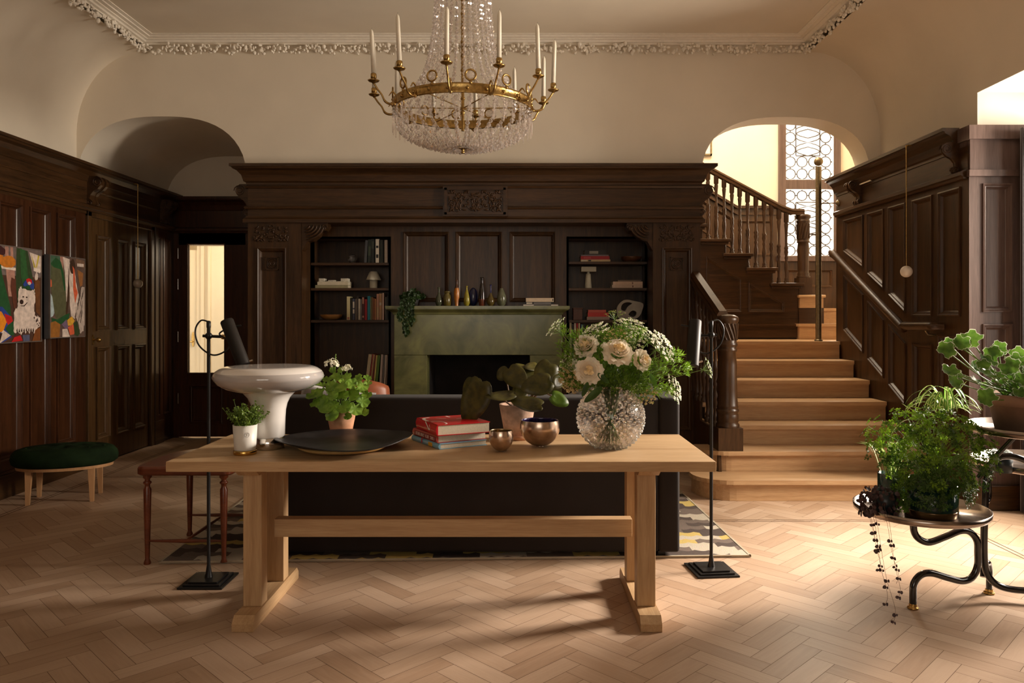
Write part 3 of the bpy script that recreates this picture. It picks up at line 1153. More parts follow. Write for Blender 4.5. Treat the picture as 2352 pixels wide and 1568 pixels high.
def fireplace():
    M_ = marble_mat()
    t = thing('fireplace', 'polished green marble fireplace with a moulded mantel shelf', 'fireplace', ((X(905, 7.0) + X(1290, 7.0)) / 2, 7.08, 0))
    y0 = 7.0
    a, c = X(905, y0), X(1290, y0)
    oa, oc = X(981, y0), X(1217, y0)
    ztop = Z(722, y0)
    zo = Z(815, y0)
    b = MB()
    b.box(a, c, y0, YR - 0.003, zo, ztop)
    b.build('header_slab', M_, t, world=True, bevel=0.003)
    MB().box(a, oa, y0, YR - 0.003, 0, zo - 0.002).build('side_slab', M_, t, world=True, bevel=0.003)
    MB().box(oc, c, y0, YR - 0.003, 0, zo - 0.002).build('side_slab', M_, t, world=True, bevel=0.003)
    b = MB()
    run(b, [(0, 0), (0.01, 0), (0.014, 0.018), (0.035, 0.03), (0.06, 0.042), (0.062, 0.05), (0.07, 0.05), (0.07, 0.078), (0, 0.078)], [(a, YR - 0.003), (a, y0), (c, y0), (c, YR - 0.003)], [(-1, 0), (-1, -1), (1, -1), (1, 0)], ztop)
    b.box(a, c, y0, YR - 0.003, ztop, ztop + 0.0775)
    b.build('mantel_shelf', M_, t, world=True)
    b = MB()
    b.box(oa - 0.1, oa, YR, 7.75, 0, zo)
    b.box(oc, oc + 0.1, YR, 7.75, 0, zo)
    b.box(oa - .1, oc + .1, 7.7, 7.75, 0, zo)
    b.box(oa - .1, oc + .1, YR, 7.75, zo, zo + 0.05)
    b.box(oa - .1, oc + .1, YR, 7.75, 0.0, 0.02)
    b.build('firebox', mat('soot', (0.018, 0.014, 0.013), 0.85, noise=0.4, scale=6), t, world=True)
    return ztop + 0.078


Z_MANTEL = fireplace()


# ---- right panelling, pier
def right_panelling():
    t = thing('trim_5', 'dark wood panelling stepping down beside the stairs on the right wall', 'panelling', kind='structure')
    b = MB()
    P = [((7.58, 7.15), (2.03, 1.845)), ((7.06, 6.75), (1.78, 1.63)), ((6.66, 6.37), (1.575, 1.42)), ((6.26, 5.96), (1.39, 1.39)), ((5.875, 5.58), (1.39, 1.39))]
    Q = [((7.58, 7.15), (1.80, 1.588), (1.25, 1.04)), ((7.06, 6.75), (1.53, 1.354), (0.99, 0.84)), ((6.66, 6.37), (1.32, 1.163), (0.79, 0.64)), ((6.26, 5.96), (1.17, 1.17), (0.25, 0.25)), ((5.875, 5.58), (1.25, 1.25), (0.25, 0.25))]
    hs = []
    for (a, c), (za, zc) in P:
        hs.append([(c, zc), (a, za), (a, 2.34), (c, 2.34)])
    for (a, c), (za, zc), (ba, bc) in Q:
        hs.append([(c, bc), (a, ba), (a, za), (c, zc)])
    panelled(b, rect(5.48, 7.75, 0, 2.42), hs, m_right)
    b.box(XR + 0.03, XR + 0.12, 5.5, 7.75, 0, 2.75)
    b.box(XR - 0.001, XR + 0.05, 7.74, 7.76, 0, 2.75)
    b.build('panel_field', W_DARK, t)
    b = MB()
    run(b, ENT, [(XR, 5.50), (XR, 7.72)], [(-1, 0), (-1, 0)], 2.385)
    b.box(XR - 0.004, XR + 0.1, 5.49, 7.74, 2.40, 2.62)
    run(b, CROWN, [(XR, 5.60), (XR, 7.75)], [(-1, 0), (-1, 0)], 2.60)
    b.build('cornice', W_DARKY, t)
    for yy in (7.22, 5.62):
        b = MB()
        scroll_bracket(b, 0.10 if yy > 6 else 0.035, 0.24, 0.12, lambda u, v, w, yy=yy: (XR - 0.004 - w, yy + u, 2.43 + v))
        b.build('bracket', W_DARKY, t)
    # pier at the bay
    p = thing('trim_6', 'tall panelled wood pier at the edge of the window bay, catching the daylight', 'panelling', kind='structure')
    b = MB()
    fp = m_back(5.48)
    panelled(b, rect(XR, 4.05, 0, 2.40), [rect(3.345, 3.56, 1.42, 2.345), rect(3.345, 3.56, 0.35, 1.335), rect(3.66, 3.95, 0.35, 2.345)], fp)
    b.box(XR + 0.001, 4.05, 5.51, 5.6, 0, 2.75)
    b.box(XR - 0.012, 4.05, 5.455, 5.49, 2.395, 2.44)
    b.box(XR + 0.004, 4.05, 5.475, 5.52, 2.44, 2.68)
    b.box(XR - 0.015, 4.05, 5.45, 5.60, 2.66, 2.76)
    b.build('panel_field', W_LIT, p)
    b = MB().box(XR + 0.0, 4.05, 5.44, 5.48, 0, 0.18)
    b.build('baseboard', W_DARKX, p, bevel=0.005)


right_panelling()


# ------------------------------------------------------------------ staircase
def turned(mb, c, z0, z1, r, n=14, mi=0):
    """turned baluster profile scaled to its height"""
    h = z1 - z0
    pr = [(1.05, 0), (1.05, .03), (.7, .045), (.95, .06), (.6, .08), (.55, .12), (.9, .22), (.85, .27), (.5, .33), (.85, .36), (.5, .39), (.95, .44), (.7, .48), (1.0, .5), (.6, .53), (.5, .6), (.55, .68), (.75, .78), (.95, .84), (.7, .86), (1.1, .88), (1.1, 1.0)]
    mb.lathe([(a * r, q * h) for a, q in pr], (c[0], c[1], z0), n, mi)


def step_outline(x0, x1, y0, y1, rad=0.0, side='l'):
    if rad <= 0:
        return rect(x0, x1, y0, y1)
    pts = []
    for k in range(9):
        a = PI + PI / 2 * k / 8
        pts.append((x0 + rad + rad * math.cos(a), y0 + rad + rad * math.sin(a)))
    return pts + [(x1, y0), (x1, y1), (x0, y1)]


RISE = 0.160
ZL = 1.135                    # landing level


def staircase():
    t = thing('staircase', 'oak staircase rising to a landing and turning behind the chimney wall', 'staircase', (2.4, 5.7, 0))
    XS0, XS1 = 1.62, 3.235
    Ys = [5.70, 6.02, 6.34, 6.66, 6.98, 7.30, 7.62]
    for k, y in enumerate(Ys):
        z = ZL if k == 6 else RISE * (k + 1)
        yb = Ys[k + 1] if k < 6 else 8.42
        x0 = 1.36 if k == 0 else (1.47 if k == 1 else XS0)
        rad = 0.26 if k == 0 else (0.2 if k == 1 else 0)
        b = MB()
        b.prism(step_outline(x0 + 0.03, XS1, y + 0.03, yb + 0.06, rad), RISE * k + 0.001, z - 0.03, 'z')
        s = b.build('step', W_TREAD, t, world=True)
        b = MB()
        b.prism(step_outline(x0, XS1, y, yb + 0.03, rad), z - 0.032, z, 'z')
        b.build('tread', W_TREAD, s, bevel=0.009, world=True)
        if k < 6:
            MB().box(x0 + rad, XS1, y + 0.018, y + 0.032, z - 0.047, z - 0.032).build('nosing_moulding', W_TREAD, s, world=True, bevel=0.004)
    # landing extends to the right behind the panelled wall
    MB().box(XS1, 4.3, 7.78, 9.6, 0.9, ZL).build('landing', W_TREAD, t, world=True)
    # winders turning left
    z7 = ZL

    def winder(poly, k):
        z = z7 + 0.17 * k
        b = MB()
        b.prism(poly, z - 0.17, z - 0.03, 'z')
        s = b.build('step', W_TREAD, t, world=True)
        MB().prism([(p[0] + (0 if p[0] > 4.2 else (-0.02 if i in (0, 3) else 0)), p[1] - (0.025 if i < 2 else 0)) for i, p in enumerate(poly)], z - 0.03, z, 'z').build('tread', W_TREAD, s, world=True, bevel=0.008)
    winder([(X(1836, 8.22), 8.22), (4.3, 8.22), (4.3, 9.6), (3.02, 9.6)], 1)
    winder([(3.345, 8.50), (4.3, 8.62), (4.3, 9.6), (3.345, 9.6)], 2)
    MB().box(3.065, 3.335, 8.285, 9.6, z7 + 0.171, z7 + 0.34).build('winder_base', W_DARKX, t, world=True)
    s = MB().box(3.07, 3.325, 8.275, 9.6, z7 + 0.341, z7 + 0.451).build('step', W_TREAD, t, world=True)
    MB().box(3.05, 3.345, 8.25, 9.6, z7 + 0.452, z7 + 0.482).build('tread', W_TREAD, s, world=True, bevel=0.008)
    # second flight, rising to the left
    Y2 = 8.30
    ends = [1838, 1778, 1722, 1670, 1616, 1560]
    zs = [Z(650, Y2), Z(615, Y2), Z(582, Y2), Z(549, Y2), Z(515, Y2), Z(482, Y2)]
    xs = [X(e, Y2) for e in ends]
    run2 = (xs[0] - xs[3]) / 3
    # outer stringer: stepped top, moulded panels, facing the room
    poly = [(xs[5], 1.12), (X(1834, Y2), 1.12), (X(1834, Y2), zs[0] - 0.03)]
    for i in range(5):
        poly += [(xs[i + 1] - 0.03, zs[i] - 0.03), (xs[i + 1] - 0.03, zs[i + 1] - 0.03)]
    poly += [(xs[5], zs[5] - 0.03)]
    clean = []
    for p in poly:
        if not clean or (Vector(p) - Vector(clean[-1])).length > 1e-4:
            clean.append(p)
    b = MB()
    f2 = m_back(Y2)
    hs = [[(X(1622, Y2), Z(717, Y2)), (X(1704, Y2), Z(717, Y2)), (X(1704, Y2), Z(640, Y2)), (X(1622, Y2), Z(588, Y2))],
          [(X(1719, Y2), Z(717, Y2)), (X(1801, Y2), Z(717, Y2)), (X(1801, Y2), Z(694, Y2)), (X(1719, Y2), Z(646, Y2))]]
    panelled(b, clean, hs, f2, k=0.8)
    b.box(xs[5], X(1834, Y2), Y2 - 0.03, Y2, 1.155, Z(749, Y2))
    b.box(xs[5], X(1834, Y2), Y2 - 0.045, Y2, Z(749, Y2), Z(744, Y2))
    b.build('stringer', W_DARKX, t, world=True)
    for i in range(5):
        b = MB()
        b.box(xs[i + 1] - 0.05, xs[i] + 0.03, Y2 - 0.05, 9.6, zs[i] - 0.032, zs[i])
        b.box(xs[i + 1] - 0.035, xs[i] + 0.01, Y2 - 0.025, Y2, zs[i] - 0.06, zs[i] - 0.032)
        b.box(xs[i + 1] - 0.03, xs[i + 1] - 0.01, Y2 + 0.005, 9.6, zs[i], zs[i + 1] - 0.03)
        b.build('stair_tread', W_DARKX, t, world=True, bevel=0.005)
    # upper newel
    nx = X(1848, 8.33)
    ny = 8.37
    b = MB()
    zb, ztp = zs[0] - 0.07, Z(490, 8.33)
    b.box(nx - 0.072, nx + 0.072, ny - 0.072, ny + 0.072, ZL + 0.4825, zb + 0.13)
    pr = [(.070, 0), (.074, .015), (.06, .03), (.066, .045), (.056, .06), (.058, .09), (.062, .35), (.056, .40), (.066, .405), (.066, .42), (.056, .43), (.062, .44), (.064, .62), (.070, .64), (.070, .66), (.062, .665), (.078, .69), (.080, .715), (.05, .73), (0.0, .735)]
    h = (ztp - (zb + 0.13)) / 0.735
    b.lathe([(a, q * h) for a, q in pr], (nx, ny, zb + 0.13), 28)
    for k in range(14):
        a = 2 * PI * k / 14
        b.tube([(nx + 0.063 * math.cos(a + q * 0.5), ny + 0.063 * math.sin(a + q * 0.5), zb + 0.13 + (0.45 + 0.17 * q) * h) for q in (0, .25, .5, .75, 1)], 0.007, 5)
    b.build('newel_post', W_DARK, t, world=True)
    # handrail of the second flight
    rail_pr = [(-0.034, 0), (0.034, 0), (0.034, 0.022), (0.026, 0.03), (0.034, 0.045), (0.02, 0.068), (-0.02, 0.068), (-0.034, 0.045), (-0.026, 0.03), (-0.034, 0.022)]

    def rail(pts, name, m, w=1.0):
        P = [Vector(p) for p in pts]
        vs, fs = [], []
        n = len(rail_pr)
        for i, p in enumerate(P):
            tg = (P[min(i + 1, len(P) - 1)] - P[max(i - 1, 0)])
            sd = Vector((tg.y, -tg.x, 0)).normalized()
            for a, q in rail_pr:
                vs.append(p + sd * a * w + Vector((0, 0, q * w)))
        for j in range(len(P) - 1):
            for i in range(n):
                fs.append((j * n + i, j * n + (i + 1) % n, (j + 1) * n + (i + 1) % n, (j + 1) * n + i))
        fs += [tuple(range(n))[::-1], tuple(range((len(P) - 1) * n, len(P) * n))]
        b = MB()
        b.add(vs, fs)
        return b.build(name, m, t, world=True, weld=True)
    ya = 8.345
    rz = lambda px: Z(378 + (px - 1622) * (487 - 378) / (1825 - 1622) + 14, ya)
    slope_pts = [(X(1560, ya), ya, rz(1560)), (X(1622, ya), ya, rz(1622)), (X(1700, ya), ya, rz(1700)), (X(1795, ya), ya, rz(1795)), (X(1818, ya), ya, rz(1811)), (X(1846, ya), ya, rz(1813))]
    rail(slope_pts, 'handrail', W_DARKX)
    for px, i in ((1626, 3), (1645, 3), (1663, 2), (1681, 2), (1699, 2), (1717, 1.5), (1736, 1), (1755, 1), (1772, 0.5), (1789, 0), (1806, 0), (1608, 3), (1588, 4), (1570, 4)):
        x = X(px, ya)
        j = 0
        while j < 4 and x < xs[j + 1] - 0.02:
            j += 1
        b = MB()
        turned(b, (x, ya), zs[j], rz(px) + 0.005, 0.024)
        b.build('baluster', W_DARK, t, world=True)
    # lower balustrade: newel, rail, balusters, closed side
    nx, ny = X(1671, 6.14), 6.14
    b = MB()
    b.box(nx - 0.098, nx + 0.098, ny - 0.098, ny + 0.098, 2 * RISE, 0.50)
    pr = [(.092, 0), (.094, .02), (.082, .035), (.088, .05), (.086, .10), (.080, .115), (.090, .125), (.090, .14), (.078, .15), (.086, .16), (.080, .175), (.075, .30), (.073, .50), (.066, .60), (.075, .61), (.075, .625), (.066, .635), (.078, .655), (.078, .67), (.07, .68), (.072, .70), (.078, .83), (.086, .85), (.088, .87), (.080, .885), (.05, .90), (0, .905)]
    b.lathe(pr, (nx, ny, 0.50), 36)
    for k in range(16):
        a = 2 * PI * k / 16
        b.tube([(nx + (0.073 + .006 * q) * math.cos(a - q * 0.6), ny + (0.073 + .006 * q) * math.sin(a - q * 0.6), 0.50 + 0.70 + 0.13 * q) for q in (0, .25, .5, .75, 1)], 0.009, 6)
    b.build('newel_post', W_DARK, t, world=True)
    xr = X(1612, 6.87)
    p0 = Vector((nx - 0.02, ny + 0.06, 1.33))
    p1 = Vector((1.615, 6.895, 1.69))
    rail([p0, p0.lerp(p1, .5), p1], 'handrail', W_DARKY, 1.5)
    for k in range(7):
        q = (k + 0.9) / 7.3
        p = p0.lerp(p1, q)
        j = max(i for i, y in enumerate(Ys) if y <= p.y)
        b = MB()
        turned(b, (p.x + 0.0, p.y), RISE * (j + 1), p.z + 0.005, 0.026)
        b.build('baluster', W_DARK, t, world=True)
    b = MB()
    side = [(6.0, 0), (6.895, 0), (6.895, RISE * 4)] + [(6.66, RISE * 4), (6.66, RISE * 3), (6.34, RISE * 3), (6.34, RISE * 2), (6.05, RISE * 2)]
    b.prism([(a, c) for a, c in side], 1.595, 1.618, 'x')
    b.box(1.585, 1.60, 6.05, 6.895, 0, 0.15)
    b.build('side_panel', W_DARK, t, world=True)
    # handrail on the right wall
    b = MB()
    pts = [(XR - 0.09, 7.62, Z(586, 7.62)), (XR - 0.09, 7.55, Z(590, 7.55)), (XR - 0.09, 6.34, Z(738, 6.34)), (XR - 0.09, 6.22, Z(748, 6.22)), (XR - 0.09, 5.86, Z(749, 5.86)), (XR - 0.085, 5.80, Z(750, 5.8)), (XR - 0.02, 5.78, Z(750, 5.8))]
    rl = bpy.data.objects.new
    b.tube(bez(pts, 5), 0.035, 12)
    rb = thing('wall_handrail', 'dark wood handrail running down the panelled wall beside the stairs', 'handrail', (XR - 0.09, 6.7, 1.3))
    b.build('rail', W_DARKY, rb, world=True)
    for yy, zz in ((7.35, None), (6.5, None), (5.92, None)):
        z = Z(749, 5.86) if yy < 6 else Z(738, 6.34) + (yy - 6.34) * (Z(590, 7.55) - Z(738, 6.34)) / (7.55 - 6.34)
        b = MB()
        b.tube([(XR - 0.001, yy, z - 0.07), (XR - 0.06, yy, z - 0.065), (XR - 0.09, yy, z - 0.02)], 0.008, 8)
        b.build('bracket', BRASS_D, rb, world=True)
    # brass pole on the landing
    b = MB()
    px, py = X(1880, 7.75), 7.75
    z0 = ZL + 0.0005
    b.tube([(px, py, z0), (px, py, Z(383, 7.75))], 0.029, 20)
    b.sphere((px, py, Z(371, 7.75)), 0.045, 18, 12)
    b.lathe([(0.04, 0), (0.04, 0.01), (0.026, 0.02)], (px, py, z0), 20)
    top('brass_pole', b, BRASS_D, 'slim brass pole with a ball top standing on the stair landing', 'pole')
    b = MB()
    zz = Z(467, 7.73)
    b.tube([(px + 0.02, 7.74, zz), (XR - 0.01, 7.70, zz)], 0.006, 8)
    b.tube([(XR - 0.03, 7.702, zz), (XR - 0.012, 7.70, zz), (XR - 0.004, 7.70, zz)], [0.012, 0.034, 0.036], 16)
    top('brass_wall_rod', b, BRASS_D, 'thin brass rod tying the landing pole to the panelled wall', 'rod')


staircase()


def stair_hall():
    y = 9.70
    warm = PLASTER
    # back wall with window opening
    wx0, wx1 = X(1787, y), X(1928, y)
    z0, z1 = Z(592, y), 4.12
    b = MB()
    b.box(-0.2, wx0, y, y + 0.15, 0, 5.2)
    b.box(wx1, 4.6, y, y + 0.15, 0, 5.2)
    b.box(wx0, wx1, y, y + 0.15, 0, z0)
    b.box(wx0, wx1, y, y + 0.15, z1, 5.2)
    b.box(4.45, 4.6, 7.2, y, 0, 5.2)
    b.box(-0.35, -0.2, 7.8, y, 0, 5.2)
    b.box(XR + 0.03, 4.6, 7.18, 7.3, 0, 5.2)
    b.box(-0.2, 1.64, 7.80, 7.9, 0, 5.2)
    b.box(1.60, 1.68, 7.2, 7.85, 0, 5.2)
    b.box(1.6, 3.4, 7.2, 7.24, 3.3, 5.2)
    tag(b.build('wall_stair_hall', warm), 'sunlit cream plaster walls of the stair hall', 'wall', kind='structure')
    b = MB()
    b.box(-0.35, 0.95, 7.2, y + 0.15, 5.1, 5.2)
    b.box(2.9, 4.6, 7.2, y + 0.15, 5.1, 5.2)
    tag(b.build('ceiling_stair_hall', warm), 'ceiling of the stair hall', 'ceiling', kind='structure')
    # leaded window
    t = thing('window_3', 'bright leaded stair window with circles of clear glass in a dark frame', 'window', kind='structure')
    gx0, gx1 = X(1803, y), X(1911, y)
    gz0, gzm0, gzm1, gz1 = Z(588, y), Z(436, y), Z(413, y), 4.05
    b = MB()
    b.box(wx0, gx0, y - 0.05, y + 0.1, z0, z1)
    b.box(gx1, wx1, y - 0.05, y + 0.1, z0, z1)
    b.box(gx0, gx1, y - 0.04, y + 0.08, gzm0, gzm1)
    b.box(gx0, gx1, y - 0.04, y + 0.08, gz1, z1)
    b.box(wx0 - 0.03, wx1 + 0.03, y - 0.09, y + 0.02, z0 - 0.05, gz0)
    b.build('window_frame', W_LIT, t, bevel=0.006)
    for c0, c1 in ((gz0, gzm0), (gzm1, gz1)):
        b = MB()
        W, H = gx1 - gx0, c1 - c0
        yy = y + 0.02
        rr = 0.052
        nx = 4
        nz = int(round(H / (W / nx)))
        px, pz = W / nx, H / nz

        def seg(a, c):
            b.tube([(gx0 + a[0], yy, c0 + a[1]), (gx0 + c[0], yy, c0 + c[1])], 0.0075, 4, smooth=False)
        ix0, ix1, iz0, iz1 = px * 0.98, W - px * 0.98, 2 * pz, H - 1.1 * pz
        for i in range(nx):
            for j in range(nz):
                cx, cz = (i + .5) * px, (j + .5) * pz
                if ix0 < cx < ix1 and iz0 < cz < iz1:
                    continue
                r = min(px, pz) * 0.44
                b.tube([(gx0 + cx + r * math.cos(q * PI / 9), yy, c0 + cz + r * math.sin(q * PI / 9)) for q in range(18)], 0.0075, 4, closed=True)
                seg((cx - px / 2, cz), (cx - r, cz))
                seg((cx + r, cz), (cx + px / 2, cz))
                seg((cx, cz - pz / 2), (cx, cz - r))
                seg((cx, cz + r), (cx, cz + pz / 2))
        for q in (((ix0, iz0), (ix1, iz0)), ((ix1, iz0), (ix1, iz1)), ((ix1, iz1), (ix0, iz1)), ((ix0, iz1), (ix0, iz0))):
            seg(*q)
        mx, mz = (ix0 + ix1) / 2, (iz0 + iz1) / 2
        k = 4
        for j in range(k):
            za, zb = iz0 + (iz1 - iz0) * j / k, iz0 + (iz1 - iz0) * (j + 1) / k
            for s in (-1, 1):
                pts = []
                for q in range(9):
                    u = q / 8
                    pts.append((gx0 + mx + s * (ix1 - ix0) / 2 * (abs(math.sin(u * PI + (j % 2) * PI / 2))) * 0.95, yy, c0 + za + (zb - za) * u))
                b.tube(pts, 0.0075, 4)
        b.build('lead_lattice', LEAD, t)
        MB().box(gx0, gx1, y + 0.03, y + 0.034, c0, c1).build('glass_pane', PANE, t)
    # dark wainscot with capping along the back wall, stepping up to the left
    t = thing('trim_7', 'dark wood wainscot climbing behind the stair balusters', 'panelling', kind='structure')
    b = MB()
    f = m_back(y - 0.03)
    zc = Z(480, y)
    xm = X(1690, y)
    outer = [(-0.1, 1.0), (4.45, 1.0), (4.45, z0 - 0.05), (wx0 - 0.02, z0 - 0.05), (wx0 - 0.02, zc), (xm, zc), (-0.1, zc + (xm + 0.1) * 0.6)]
    hs = [rect(X(1700, y), X(1775, y), 2.15, zc - 0.15), rect(wx0 + 0.1, wx1 - 0.1, 1.75, z0 - 0.15), rect(4.05, 4.35, 1.75, z0 - 0.15)]
    for a, c in ((1590, 1632), (1640, 1685)):
        xa, xc = X(a, y), X(c, y)
        hs.append([(xa, 2.2 + (xm - xa) * .6), (xc, 2.2 + (xm - xc) * .6), (xc, zc - .15 + (xm - xc) * 0.6), (xa, zc - .15 + (xm - xa) * 0.6)])
    panelled(b, outer, hs, f, k=0.8)
    b.box(xm, wx0 - 0.02, y - 0.07, y, zc, zc + 0.035)
    b.box(xm, wx0 - 0.02, y - 0.05, y, zc - 0.08, zc - 0.05)
    for dz, hh in ((0, 0.035), (-0.08, 0.03)):
        b.add([(-0.1, y - 0.07, zc + (xm + 0.1) * .6 + dz), (xm, y - 0.07, zc + dz), (xm, y, zc + dz), (-0.1, y, zc + (xm + .1) * .6 + dz),
               (-0.1, y - 0.07, zc + (xm + 0.1) * .6 + dz + hh), (xm, y - 0.07, zc + dz + hh), (xm, y, zc + dz + hh), (-0.1, y, zc + (xm + .1) * .6 + dz + hh)],
              [(3, 2, 1, 0), (4, 5, 6, 7), (0, 1, 5, 4), (1, 2, 6, 5), (2, 3, 7, 6), (3, 0, 4, 7)])
    b.build('panel_field', W_DARK, t)
    # framed picture at the edge of the arch
    D = y - 0.03
    x1_, x0_ = X(1635, D), X(1635, D) - 0.42
    za, zb = Z(357, D), Z(300, D)
    t = thing('framed_picture', 'dark framed print on the sunlit stair hall wall, cut off by the arch', 'picture', ((x0_ + x1_) / 2, D, za))
    b = MB()
    for a, c, e, g in ((x0_, x1_, za, za + .02), (x0_, x1_, zb - .02, zb), (x0_, x0_ + .02, za, zb), (x1_ - .02, x1_, za, zb)):
        b.box(a, c, D - 0.01, D + 0.03, e, g)
    b.build('frame', BRASS_D, t, world=True)
    MB().box(x0_ + .02, x1_ - .02, D + 0.005, D + 0.03, za + .02, zb - .02).build('mount', WHITE, t, world=True)
    MB().box(x0_ + .07, x1_ - .07, D + 0.002, D + 0.004, za + .06, zb - .05).build('print', mat('ochre_print', (0.45, 0.33, 0.12), 0.8, noise=0.5, scale=30), t, world=True)


stair_hall()


def curtain():
    b = MB()
    n = 60
    pts = []
    for i in range(n + 1):
        u = i / n
        pts.append((3.56 + 0.36 * u, 5.36 + 0.035 * math.sin(u * 34) + 0.015 * math.sin(u * 71)))
    vs = [(p[0], p[1], 0.01) for p in pts] + [(p[0], p[1], 2.72) for p in pts]
    b.add(vs, [(i, i + 1, n + 2 + i, n + 1 + i) for i in range(n)], 0, True)
    top('curtain', b, mat('plum_velvet', (0.022, 0.010, 0.013), 0.8, sheen=0.4), 'dark plum curtain hanging beside the panelled pier', 'curtain', solid=0.006)


curtain()


# ------------------------------------------------------------------ furniture
def trestle_table():
    x0, x1, y0, y1, zt = -1.534, 0.868, 3.323, 4.087, 0.76
    t = thing('trestle_table', 'long pale oak trestle table standing behind the charcoal sofa', 'table', (-0.33, 3.7, 0))
    MB().box(x0, x1, y0, y1, zt - 0.045, zt).build('tabletop', W_TABLE, t, world=True, bevel=0.003)
    # knots in the front edge
    b = MB().box(x0 + 0.32, x1 - 0.28, y0 + 0.15, y0 + 0.19, zt - 0.075, zt - 0.045)
    b.build('apron', W_TABLE, t, world=True, bevel=0.002)
    MB().box(x0 + 0.32, x1 - 0.28, y1 - 0.19, y1 - 0.15, zt - 0.075, zt - 0.045).build('apron', W_TABLE, t, world=True, bevel=0.002)
    for xa, xc in ((-1.26, -1.165), (0.545, 0.64)):
        # foot on the floor, chamfered at its ends
        ya, yb = 3.36, 4.06
        poly = [(ya, 0), (yb, 0), (yb, 0.035), (yb - 0.03, 0.065), (ya + 0.03, 0.065), (ya, 0.035)]
        b = MB()
        b.prism([(a, c) for a, c in poly], xa, xc, 'x')
        b.build('foot', W_TABLEY, t, world=True, bevel=0.003)
        for yc in (3.53, 3.86):
            MB().box(xa + 0.004, xc - 0.006, yc - 0.04, yc + 0.04, 0.065, zt - 0.085).build('leg', W_TABLEZ, t, world=True, bevel=0.003)
        poly = [(y0 + 0.07, zt - 0.045), (y1 - 0.07, zt - 0.045), (y1 - 0.07, zt - 0.055), (y1 - 0.12, zt - 0.085), (y0 + 0.12, zt - 0.085), (y0 + 0.07, zt - 0.055)]
        b = MB()
        b.prism([(a, c) for a, c in poly], xa, xc, 'x')
        b.build('bearer', W_TABLEY, t, world=True, bevel=0.003)
    MB().box(-1.166, 0.552, 3.655, 3.72, 0.335, 0.42).build('stretcher', W_TABLE, t, world=True, bevel=0.002)


trestle_table()


def rounded_box(mb, x0, x1, y0, y1, z0, z1, r, mi=0, n=4):
    """box with rounded edges (superellipse-ish grid)"""
    cx, cy, cz = (x0 + x1) / 2, (y0 + y1) / 2, (z0 + z1) / 2
    hx, hy, hz = (x1 - x0) / 2, (y1 - y0) / 2, (z1 - z0) / 2
    bm = bmesh.new()
    bmesh.ops.create_cube(bm, size=2)
    for q in bm.verts:
        q.co = Vector((q.co.x * hx, q.co.y * hy, q.co.z * hz))
    bmesh.ops.bevel(bm, geom=bm.edges[:], offset=min(r, hx * .98, hy * .98, hz * .98), segments=n, profile=0.5, affect='EDGES')
    bm.verts.index_update()
    mb.add([(q.co.x + cx, q.co.y + cy, q.co.z + cz) for q in bm.verts], [tuple(q.index for q in f.verts) for f in bm.faces], mi, True)
    bm.free()


def cushion_mesh(w, h, d, puff=0.35, seed=0, n=14):
    """pillow: thick in the middle, pinched at the seam"""
    mb = MB()
    rr = random.Random(seed)
    for s in (1, -1):
        vs = []
        for i in range(n + 1):
            for j in range(n + 1):
                u, v = i / n * 2 - 1, j / n * 2 - 1
                t = max(0, (1 - abs(u) ** 3)) ** 0.6 * max(0, (1 - abs(v) ** 3)) ** 0.6
                k = 1 - 0.06 * (1 - abs(v)) * abs(u)
                kk = 1 - 0.06 * (1 - abs(u)) * abs(v)
                vs.append((u * w / 2 * k, s * d / 2 * t, v * h / 2 * kk))
        fs = []
        for i in range(n):
            for j in range(n):
                a = i * (n + 1) + j
                q = (a, a + 1, a + n + 2, a + n + 1)
                fs.append(q if s < 0 else q[::-1])
        mb.add(vs, fs, 0, True)
    return mb


VELVET = mat('charcoal_velvet', (0.018, 0.0135, 0.0125), 0.8, noise=0.15, scale=5, sheen=0.04, spec=0.3)


